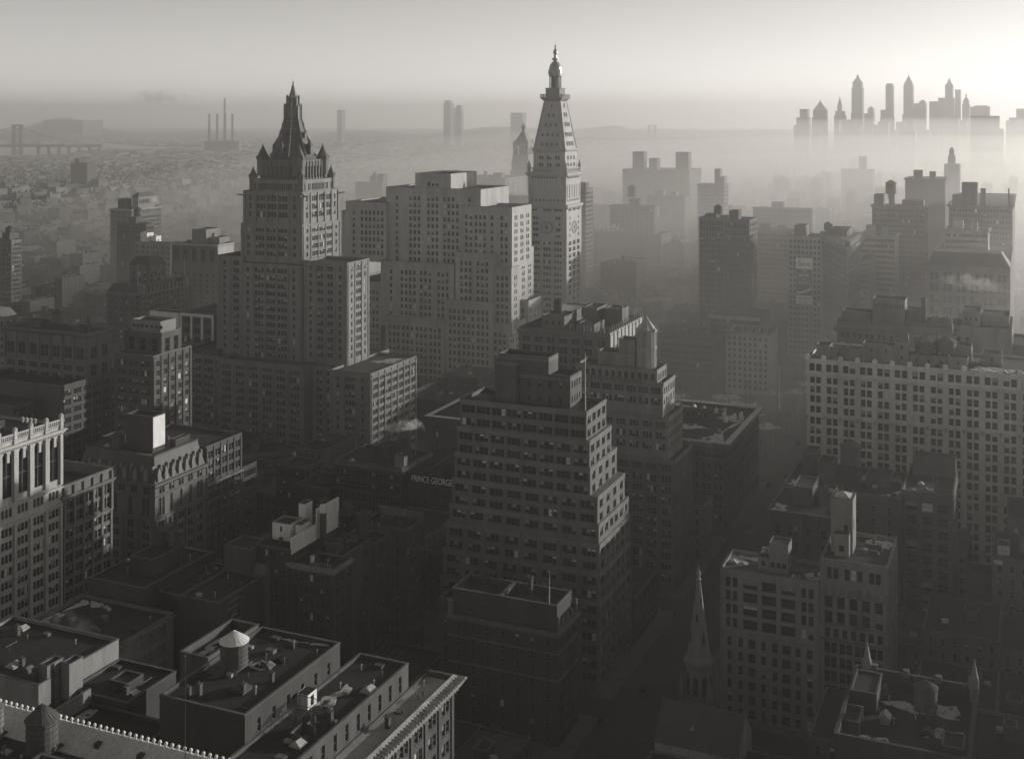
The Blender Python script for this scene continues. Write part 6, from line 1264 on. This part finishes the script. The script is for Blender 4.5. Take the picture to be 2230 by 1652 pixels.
for i, px in enumerate(sorted(rr.uniform(1745, 2225) for k in range(30))):
    py = rr.uniform(256, 286); w = rr.uniform(8, 24)
    far_tower('skyline_midrise', 'hazy mid height block at the foot of the skyline, %s from the left' % ordinal(i), [(px - w / 2, px + w / 2, py, YS - rr.uniform(100, 500), 50)], None, 'far_mid', 'building', 'mid height blocks under the skyline')
for nm, lb, bl in (('far_slab_pair', 'faint tall slab beyond the river, tallest of a small cluster', [(966, 981, 226, 5600, 40), (968, 979, 219, 5602, 30)]), ('far_slab_mid', 'faint middle slab of the small cluster beyond the river', [(980, 989, 236, 5700, 30)]), ('far_slab_right', 'faint right slab with stepped top in the cluster beyond the river', [(993, 1004, 238, 5700, 30), (994, 1003, 230, 5702, 24)]), ('far_slab_alone', 'faint lone slab on the horizon between spire and limestone block', [(734, 744, 240, 6200, 40)]), ('far_block_right', 'faint block on the horizon behind the lantern tower', [(1112, 1138, 246, 5800, 50)])):
    far_tower(nm, lb, bl, None, 'far_mid')
far_tower('church_spire_far', 'hazy mound topped block beyond bridge', [(95, 180, 262, 6400, 200)], None, 'far_mid', 'building')

# ------------------------------------------------------------------ river, bridges, power station, hills
def GP(px, py, z=0.0):
    d = (H_ - z) * F_ / (py - Y0_); t = (px - 1115) / F_
    return (d * (t * CT - ST), d * (CT + t * ST))
RIV = [[(-150, 356), (60, 347), (150, 344), (215, 331), (342, 330.5), (550, 330), (565, 322), (342, 320), (240, 313), (205, 312), (150, 318), (-150, 324)], [(1395, 313), (1560, 306), (1750, 304), (1760, 286), (1395, 287)]]
for k, pol in enumerate(RIV):
    mb = MB(); mb.poly([(*GP(px, py), 0.6) for px, py in pol]); o = mb.build('river', 'water'); o['kind'] = 'structure'
def cam_frame(px, d):
    t = (px - 1115) / F_; return Vector((d * (t * CT - ST), d * (CT + t * ST)))
rv = Vector((CT, ST)); fv = Vector((-ST, CT))
def bridge(label, px, d, ptop, pdeck, hw, span_l, span_r, name, n=2):
    c = cam_frame(px, d); zt = H_ - (ptop - Y0_) * d / F_; zd = H_ - (pdeck - Y0_) * d / F_
    t = thing(name, label, 'bridge', (c.x, c.y, 0))
    def obox(u0, u1, v0, v1, z0, z1, q):
        P = [c + rv * u + fv * v for u, v in ((u0, v0), (u1, v0), (u1, v1), (u0, v1))]; q.rings([[(p.x, p.y, z) for p in P] for z in (z0, z1)])
    q = MB()
    for s in (-1, 1):
        obox(s * hw * .82 - 4, s * hw * .82 + 4, -12, -4, 0, zt, q); obox(s * hw * .82 - 4, s * hw * .82 + 4, 4, 12, 0, zt, q)
    for f in (.98, .75, .45, .2): obox(-hw, hw, -9, 9, zt * f - 3, zt * f, q)
    for z0, z1 in ((.0, .2), (.2, .45), (.45, .75), (.75, .96)):
        for s in (-1, 1): a = c + rv * (-s * hw * .8); e = c + rv * (s * hw * .8); q.tube((a.x, a.y, zt * z0), (e.x, e.y, zt * z1), 1.6, 1.6, 4)
    obox(-hw * 1.1, hw * 1.1, -13, 13, zt, zt + 3, q); q.build('tower', 'far_dark', t)
    q = MB(); obox(-span_l, span_r, -11, 11, zd - 5, zd + 6, q); dk = q.build('deck', 'far_dark', t)
    q = MB()
    for s, L in ((-1, span_l), (1, span_r)):
        pv = None
        for k in range(13):
            u = k / 12; z = zd + 6 + (zt - zd - 6) * (1 - u) ** 2; p = c + rv * (s * L * u)
            if pv is not None: q.tube(pv, (p.x, p.y, z), 1.3, 1.3, 4); q.tube((p.x, p.y, zd), (p.x, p.y, z), .5, .5, 3)
            pv = (p.x, p.y, z)
    q.build('cable', 'far_dark', t); q = MB()
    for k in range(7): obox(span_r * (.25 + .12 * k) - 5, span_r * (.25 + .12 * k) + 5, -8, 8, 0, zd - 5, q)
    q.build('pier', 'far_dark', t)
bridge('steel suspension bridge tower and deck over the river, far left', 38, 5200, 273, 318, 20, 560, 370, 'steel_bridge')
bridge('faint stone bridge tower and cables in haze before the skyline', 1420, 7000, 274, 303, 24, 560, 300, 'stone_bridge')
t = thing('power_station', 'distant power station with four tall smoking stacks beyond the river', 'power station', (*cam_frame(481, 5300), 0)); c = cam_frame(481, 5300)
q = MB(); P = [c + rv * u + fv * v for u, v in ((-75, 0), (80, 0), (80, 60), (-75, 60))]; q.rings([[(p.x, p.y, z) for p in P] for z in (0, 62)]); q.build('hall', 'far_mid', t)
for px in (456, 473, 490, 506): p = cam_frame(px, 5320); q = MB(); q.lathe(p.x, p.y, [(5.5, 0), (4.6, H_ - (248 - Y0_) * 5320 / F_)], 12); q.build('stack', 'far_dark', t)
p = cam_frame(489.5, 5900); t = thing('tall_chimney', 'single taller chimney standing behind the four stacks', 'chimney', (p.x, p.y, 0)); q = MB(); q.lathe(p.x, p.y, [(8, 0), (4.5, H_ + 42 * 5900 / F_)], 12); q.build('shaft', 'far_mid', t)
rr = random.Random(5); mb = MB()
N = 90; rows = []
for j, d in enumerate((7600, 9000, 10500, 12000)):
    ring = []
    for i in range(N + 1):
        px = -300 + i * 2900 / N; cpt = cam_frame(px, d); hgt = (30 + 45 * math.sin(i * .33) ** 2 + 30 * math.sin(i * .13 + 1) + 40 * math.exp(-((px - 135) / 70) ** 2) * 2.0) * (.0, .8, 1.0, 0)[j]
        ring.append((cpt.x, cpt.y, max(.2 if j else .1, min(hgt, 230) if px < 1350 else min(hgt, 60))))
    rows.append(ring)
for j in range(3):
    for i in range(N): mb.poly([rows[j][i], rows[j][i + 1], rows[j + 1][i + 1], rows[j + 1][i]])
o = mb.build('far_hills', 'hill'); o['kind'] = 'structure'

# ------------------------------------------------------------------ ordinary city lots filling the grid
def inpoly(x, y, pol):
    c = False; n = len(pol)
    for i in range(n):
        (x1, y1), (x2, y2) = pol[i], pol[i - 1]
        if (y1 > y) != (y2 > y) and x < (x2 - x1) * (y - y1) / (y2 - y1) + x1: c = not c
    return c
lots = []; rl = random.Random(11)
xedges = [(AVES[i + 1][1], AVES[i][0]) for i in range(len(AVES) - 1)]          # (east side .. west side) between avenues
xe = -1420
while xe > -6000: xedges.append((xe - 190, xe)); xe -= 215
for n in range(33, -60, -1):
    ya, yb = STY(n) + 9, STY(n - 1) - 9
    for (xl, xr) in xedges:
        if 24 <= n <= 26 and -260 < xl < -240: continue
        far = ya > 3000 or xl < -3000
        x = xl
        while x < xr - 6:
            w = rl.uniform(9, 24) if not far else rl.uniform(10, 24) if ya < 3800 else rl.uniform(20, 50)
            w = min(w, xr - x)
            rws = ((ya, (ya + yb) / 2 - rl.uniform(1, 5)), ((ya + yb) / 2 + rl.uniform(1, 5), yb)) if not far else ((ya, yb),)
            for (y0, y1) in rws:
                if rl.random() < .04: continue
                cx, cy = x + w / 2, (y0 + y1) / 2; px, py, d = PROJ(cx, cy, 10)
                if d < 60 or not (-120 < px < 2330) or py > 1800: continue
                h = rl.choice((13, 15, 16, 18, 20, 22)) + rl.uniform(-2, 2)
                if d > 650 and rl.random() < .1: h = rl.uniform(24, 36)
                if d > 1000 and px > 1250 and rl.random() < .04: h = rl.uniform(40, 60)
                if d < 330: h = rl.uniform(9, 15)
                if cx > -85 and d < 700: h = rl.uniform(14, 24)
                if d > 2600: h = rl.uniform(9, 20)
                if px > 1650 and 1500 < d < 3500: h = rl.uniform(14, 40) + (rl.uniform(10, 45) if rl.random() < .25 else 0)
                if any(x < f[1] + .6 and x + w > f[0] - .6 and y0 < f[3] + .6 and y1 > f[2] - .6 for f in FOOT): continue
                gx, gy, _ = PROJ(cx, cy, 0)
                if any(inpoly(gx, gy, p) for p in RIV): continue
                lots.append((d, x + .1, x + w - .1, y0, y1, h, px))
            x += w
# unseen lofts to the west, beyond the frame, are added further down for street shade
lots.sort()
print('LOTS', len(lots))
masses = {'far_pale': MB(), 'far_mid': MB(), 'far_dark': MB()}
import numpy as np
BX = np.array(BOXES)
def hidden(p, extra):
    """does any solid box stand between the eye and p"""
    B = BX if not extra else np.vstack((BX, np.array(extra)))
    with np.errstate(divide='ignore', invalid='ignore'):
        o_ = np.array((0, 0, H_)); dv_ = np.array(p) - o_
        t0 = (B[:, 0::2] - o_) / dv_; t1 = (B[:, 1::2] - o_) / dv_
    lo = np.minimum(t0, t1).max(1); hi = np.maximum(t0, t1).min(1)
    return bool(((lo < hi) & (hi > 0) & (lo < .985)).any())
LMK = [('gothic tower', 640, 700), ('clock tower', 1200, 560), ('wedge building', 1830, 600), ('long white office block', 2000, 860), ('stepped brick tower', 1160, 1000), ('mansard corner building', 330, 1050), ('lettered hotel sign', 900, 1040), ('church spire', 1517, 1400), ('snow roofed block', 1580, 930), ('porthole penthouse', 320, 740), ('gabled mansard block', 360, 640), ('white arcaded corner', 480, 560), ('twin towers', 1580, 560), ('limestone block', 930, 600), ('pale roof tower', 1840, 1180), ('pinnacled roof', 2000, 1520), ('bright white tank', 495, 1400), ('savings billboard', 1750, 620), ('crowned hotel', 300, 470), ('edge hotel', 20, 560), ('broad arcaded loft', 110, 740), ('sunlit arcaded facade', 70, 1000), ('lantern topped tower', 1130, 330), ('tank topped loft', 1380, 480), ('dark slab', 2015, 440)]
NUM = {2: 'two', 3: 'three', 4: 'four', 5: 'five', 6: 'six', 7: 'seven', 8: 'eight', 9: 'nine', 10: 'ten', 11: 'eleven', 12: 'twelve'}
used = {}; nind = 0; extra = []
for i, (d, x0, x1, y0, y1, h, px) in enumerate(lots):
    rr = random.Random(i); vis_ = False
    if nind < 300 and d < 2600:
        for fx, fy, fz in ((.1, .05, 1), (.5, .05, 1), (.9, .05, 1), (.5, .5, 1), (.9, .9, 1), (.1, .9, 1), (.5, 0, .6)):
            q = (x0 + (x1 - x0) * fx, y0 + (y1 - y0) * fy, h * fz + .3); a_, c_, _ = PROJ(*q)
            if 0 < a_ < 2230 and 0 < c_ < 1652 and not hidden(q, extra): vis_ = True; break
    if vis_:
        nind += 1; extra.append((x0, x1, y0, y1, 0, h))
        ax, ay, _ = PROJ((x0 + x1) / 2, y0, h); L = min(LMK, key=lambda l: (l[1] - ax) ** 2 + ((l[2] - ay) * 1.3) ** 2)
        dx, dy = ax - L[1], ay - L[2]; rel = ('right of' if dx > 0 else 'left of') if abs(dx) > abs(dy) else ('below' if dy > 0 else 'beyond')
        m = rr.choice(('brick', 'brick_dark', 'brick_buff', 'stone_grey')); fl = max(2, int(h / 3.6)); nbay = max(2, int((x1 - x0) / 3.2)); rf = rr.choice(('tar', 'tar', 'gravel'))
        base = '%s storey %s building %s the %s' % (NUM.get(fl, 'many'), {'brick': 'brick', 'brick_dark': 'dark', 'brick_buff': 'buff', 'stone_grey': 'grey stone'}[m], rel, L[0])
        c_ = used[base] = used.get(base, 0) + 1
        lb = base if c_ == 1 else base + ', ' + ordinal(c_ - 1) + ' nearest such'
        b = Bld('row_building', lb, ((x0 + x1) / 2, (y0 + y1) / 2), group='ordinary row buildings among the landmarks', blinds=.1, seed=i, wobj=False)
        nby = max(2, int((y1 - y0) / 4))
        b.block(x0, x1, y0, y1, 0, h, m, dict(b=nbay, w=1.2, fh=3.6, wh=2.0, top=1.8, edge=.4), dict(b=nby, w=1.1, fh=3.6, wh=1.9, top=1.8, edge=.6) if rr.random() < .7 else None, par=rr.uniform(.3, .8), th=.3, roof=rf, foot=False, cope=rr.choice(('coping', 'stone_grey', 'brick')))
        if x1 - x0 > 10: u = rr.uniform(x0 + 1.5, x1 - 5); v = rr.uniform(y0 + 3, y1 - 9); b.house(u, u + rr.uniform(2.4, 4), v, v + rr.uniform(3, 5), h - .6, h + rr.uniform(1.8, 3.2), rr.choice((m, 'stone_grey')), par=.08)
        if rr.random() < .6: u = rr.uniform(x0 + 1, x1 - 3); v = rr.uniform(y0 + 2, y1 - 4); q = MB(); q.box(u, u + 1.8, v, v + 1.4, h - .7, h + .1); q.frustum((u - .1, u + 1.9, v - .1, v + 1.5, h + .1), (u + .1, u + 1.7, v + .6, v + .8, h + .7)); b.part('skylight', q, 'metal_sheet')
        for k in range(rr.randint(1, 3)): q = MB(); u = rr.uniform(x0 + .8, x1 - 1.5); v = rr.choice((y1 - 1.5, y0 + 1, (y0 + y1) / 2)); q.box(u, u + .8, v, v + .8, h - .5, h + rr.uniform(1, 2)); b.part('chimney', q, 'brick')
        b.finish()
    else:
        k = rr.choice(('far_pale', 'far_mid', 'far_mid', 'far_dark', 'far_dark')); q = masses[k]
        q.box(x0, x1, y0, y1, 0, h, bottom=False); w = x1 - x0
        if d < 3500:
            u = x0 + rr.random() * w * .6; q.box(u, u + w * .25, y0 + 4, y0 + 9, h, h + rr.uniform(2, 5), bottom=False)
            if rr.random() < .3: masses['far_dark'].lathe(x0 + w * .75, y0 + 8, [(1.8, h + 2), (1.8, h + 6), (.2, h + 8)], 8)
print('INDIV', nind)
for k, q in masses.items():
    o = q.build('distant_city', k); tag(o, {'far_pale': 'pale walled mass of countless distant city buildings fading into haze', 'far_mid': 'grey mass of countless distant city buildings fading into haze', 'far_dark': 'dark mass of countless distant city buildings fading into haze'}[k], 'city', kind='stuff')
# tall unseen lofts added past the right frame edge to shade the streets
WEST = [('unseen_shade_loft', 12, 60, 150, 205, 62), ('unseen_shade_loft', 20, 70, 222, 300, 56), ('unseen_shade_loft', 18, 80, 330, 392, 60), ('unseen_shade_loft', 40, 110, 405, 470, 66), ('unseen_shade_loft', 70, 150, 540, 600, 70), ('unseen_shade_loft', 90, 160, 640, 700, 64)]
for i, (nm, x0, x1, y0, y1, h) in enumerate(WEST):
    b = Bld(nm, 'unseen loft building added west of the view for shade, %s nearest' % ordinal(i), ((x0 + x1) / 2, y0), group='unseen lofts added for shade', seed=300 + i, wobj=False); b.block(x0, x1, y0, y1, 0, h, 'brick_buff', dict(b=8, n=2, w=1.5, fh=4, wh=2.3, top=2), None); b.finish()

# ------------------------------------------------------------------ motor cars on the avenue
def car_meshes():
    body = MB(); prof = [(-2.3, .45), (-2.3, .95), (-1.0, 1.0), (-.55, 1.05), (2.0, 1.05), (2.25, .8), (2.25, .4)]
    body.rings([[(sx * (.72 if abs(y) > 1.9 else .82), y, z) for y, z in prof] for sx in (-1, 1)], cap=True); body.poly([(-.72 if abs(y) > 1.9 else -.82, y, z) for y, z in reversed(prof)])
    for sx in (-1, 1):
        for y in (-1.45, 1.4): body.box(sx * .62, sx * .98, y - .6, y + .6, .55, .8) if sx > 0 else body.box(-.98, -.62, y - .6, y + .6, .55, .8)
        body.box(*((.8, .98) if sx > 0 else (-.98, -.8)), -.9, .85, .35, .45)
    cab = MB(); cab.frustum((-.78, .78, -.6, 1.85, 1.04), (-.66, .66, -.35, 1.5, 1.72)); wh = MB(); wh.rings([[(x, .36 * math.cos(2 * math.pi * k / 12), .36 * math.sin(2 * math.pi * k / 12)) for k in range(12)] for x in (-.09, .09)]); wh.poly([(-.09, .36 * math.cos(-2 * math.pi * k / 12), .36 * math.sin(-2 * math.pi * k / 12)) for k in range(12)])
    return body.mesh('body', ['iron']), cab.mesh('cabin', ['sign_black']), wh.mesh('wheel', ['sign_black'])
BM, CM, WM_ = car_meshes(); rr = random.Random(3)
for k in range(22):
    lane = (0, 1, 3, 2)[k % 4]; x = (-108.6, -103.5, -96.5, -91.4)[lane]; y = 315 + k * 19 + rr.uniform(-4, 4)
    e = thing('motor_car', ('dark old saloon car parked at the avenue kerb, %s nearest' if lane in (0, 3) else 'dark old saloon car driving on the avenue, %s nearest') % ordinal(k // 2), 'car', (x, y, .03), 'cars parked along the avenue' if lane in (0, 3) else 'cars driving on the avenue')['obj']; e.rotation_euler.z = 0 if lane > 1 else math.pi
    for nm, me, lc in (('body', BM, (0, 0, 0)), ('cabin', CM, (0, 0, 0)), ('wheel', WM_, (-.8, -1.45, .36)), ('wheel', WM_, (.8, -1.45, .36)), ('wheel', WM_, (-.8, 1.4, .36)), ('wheel', WM_, (.8, 1.4, .36))):
        o = bpy.data.objects.new(nm, me); COL.objects.link(o); o.parent = e; o.location = lc

# ------------------------------------------------------------------ steam
vm = bpy.data.materials.new('steam'); vm.use_nodes = True; n = vm.node_tree; n.nodes.clear(); ou = n.nodes.new('ShaderNodeOutputMaterial'); pv = n.nodes.new('ShaderNodeVolumePrincipled'); pv.inputs['Color'].default_value = (.95, .94, .92, 1); pv.inputs['Anisotropy'].default_value = .0
oi = n.nodes.new('ShaderNodeObjectInfo'); tc = n.nodes.new('ShaderNodeTexCoord'); nz = n.nodes.new('ShaderNodeTexNoise'); nz.inputs['Scale'].default_value = 1.1; nz.inputs['Detail'].default_value = 4; n.links.new(tc.outputs['Object'], nz.inputs[0])
mr = n.nodes.new('ShaderNodeMapRange'); mr.inputs[1].default_value = .42; mr.inputs[2].default_value = .75; mr.inputs[3].default_value = 0; mr.inputs[4].default_value = 1; n.links.new(nz.outputs[0], mr.inputs[0])
mu = n.nodes.new('ShaderNodeMath'); mu.operation = 'MULTIPLY'; sc_ = n.nodes.new('ShaderNodeSeparateColor'); n.links.new(oi.outputs['Color'], sc_.inputs[0]); n.links.new(sc_.outputs[0], mu.inputs[1]); n.links.new(mr.outputs[0], mu.inputs[0]); n.links.new(mu.outputs[0], pv.inputs['Density']); n.links.new(pv.outputs[0], ou.inputs['Volume']); MATS['steam'] = vm
def plume(label, path, dens, seed=1):
    """path: list of (x, y, z, radius)"""
    rr = random.Random(seed); q = MB(); R_ = []; S_ = max(p[3] for p in path)
    o0 = path[0]
    for i in range(len(path) * 3 - 2):
        a = path[i // 3]; c = path[min(i // 3 + 1, len(path) - 1)]; f = (i % 3) / 3; p = [a[j] + (c[j] - a[j]) * f for j in range(4)]; ph = rr.uniform(0, 6)
        R_.append([((p[0] - o0[0]) / S_ + p[3] / S_ * .3 * math.sin(k + ph), (p[1] - o0[1]) / S_ + p[3] / S_ * math.cos(2 * math.pi * k / 12) * (1 + .25 * math.sin(3 * k + ph)), (p[2] - o0[2]) / S_ + p[3] / S_ * math.sin(2 * math.pi * k / 12) * (1 + .25 * math.sin(2 * k + ph))) for k in range(12)])
    q.rings(R_); q.poly(list(reversed(R_[0]))); o = q.build('steam', 'steam'); bm = bmesh.new(); bm.from_mesh(o.data); bmesh.ops.recalc_face_normals(bm, faces=bm.faces); bm.to_mesh(o.data); bm.free(); o.location = o0[:3]; o.scale = (S_, S_, S_); o.color = (dens, dens, dens, 1); tag(o, label, 'steam', kind='stuff'); return o
def pp(px, py, Y, r): return (PX(px, Y), Y, PZ(px, py, Y), r)
plume('wisp of white steam drifting left from a roof below the gothic tower', [pp(925, 940, 432, .7), pp(921, 928, 432, 1.4), pp(905, 922, 432, 2.2), pp(880, 926, 433, 2.4), pp(855, 930, 434, 2.2), pp(826, 932, 435, .3)], .4, 1)
plume('thin steam blowing across the arched window house roof, bottom left', [pp(224, 1393, 238.5, .5), pp(208, 1380, 238, 1.5), pp(185, 1366, 237.5, 2.4), pp(150, 1356, 237, 3.0), pp(110, 1352, 236.5, 2.0)], .12, 2)
plume('bright steam streaming over the roofs at the right frame edge', [pp(2200, 634, 640, .8), pp(2178, 627, 641, 2.2), pp(2150, 620, 642, 3.6), pp(2115, 613, 643, 4.2), pp(2070, 608, 644, 2.8), pp(2035, 606, 645, .5)], .1, 3)
plume('bright steam jet above the blank walled building, right edge', [pp(2198, 706, 630, .8), pp(2180, 697, 631, 2.2), pp(2150, 690, 632, 3.2), pp(2120, 684, 633, 2.4), pp(2090, 682, 634, .4)], .2, 4)
plume('white steam puff at the distant crowned hotel roof', [pp(346, 443, 925, 1), pp(342, 436, 926, 3.2), pp(334, 434, 927, 3.4), pp(318, 432, 928, 1.5)], .3, 5)
def pq(px, py, d, r): c = cam_frame(px, d); return (c.x, c.y, H_ - (py - Y0_) * d / F_, r)
plume('pale smoke trailing left from the right stack of the power station', [pq(506, 246, 5320, 6), pq(494, 240, 5330, 14), pq(470, 233, 5340, 22), pq(430, 222, 5350, 34), pq(370, 214, 5360, 44), pq(300, 210, 5370, 26)], .05, 6)

# chimney smoke lying low over the blocks at centre right
sm = bpy.data.materials.new('smoke'); sm.use_nodes = True; n = sm.node_tree; n.nodes.clear(); ou = n.nodes.new('ShaderNodeOutputMaterial'); pv = n.nodes.new('ShaderNodeVolumePrincipled')
pv.inputs['Color'].default_value = (.99, .968, .935, 1); pv.inputs['Density'].default_value = .0005; pv.inputs['Anisotropy'].default_value = 0.66; n.links.new(pv.outputs[0], ou.inputs['Volume']); MATS['smoke'] = sm
LAY = [(-3 + k * .7, 1830 - k * 30, 1360 - k * 80, 168 - k * 25, '%s layer from the top of the low smoke beyond the clock tower' % ordinal(k)) for k in range(5)]
for k_, (az, dist, rad, hz, lb) in enumerate(LAY):
    cx, cy = dist * math.sin(R(az)), dist * math.cos(R(az)); zb = -.95 + k_ * .05; q = MB(); N = 64
    q.rings([[(cx + rad * math.cos(e) * math.cos(2 * math.pi * k / N), cy + rad * math.cos(e) * math.sin(2 * math.pi * k / N), zb + hz * math.sin(e)) for k in range(N)] for e in [R(a) for a in (0, 5, 10, 15, 20, 26, 32, 40, 48, 57, 66, 75, 84, 89)]]); q.poly([(cx + rad * math.cos(-2 * math.pi * k / N), cy + rad * math.sin(-2 * math.pi * k / N), zb) for k in range(N)])
    o = q.build('smoke', 'smoke'); tag(o, lb, 'smoke', group='chimney smoke over the far city', kind='stuff')

# ------------------------------------------------------------------ the hazy air
hm = bpy.data.materials.new('haze'); hm.use_nodes = True; n = hm.node_tree; n.nodes.clear(); ou = n.nodes.new('ShaderNodeOutputMaterial'); pv = n.nodes.new('ShaderNodeVolumePrincipled')
pv.inputs['Color'].default_value = (.99, .968, .935, 1); pv.inputs['Density'].default_value = HAZE_DENSITY; pv.inputs['Anisotropy'].default_value = 0.7; n.links.new(pv.outputs[0], ou.inputs['Volume']); MATS['haze'] = hm
mb = MB(); mb.box(-14300, 5300, -1800, 15300, -1, 330); o = mb.build('haze', 'haze'); o['kind'] = 'stuff'; o['label'] = 'pale winter haze filling the air over the whole city'
print('OBJECTS', len(bpy.data.objects))
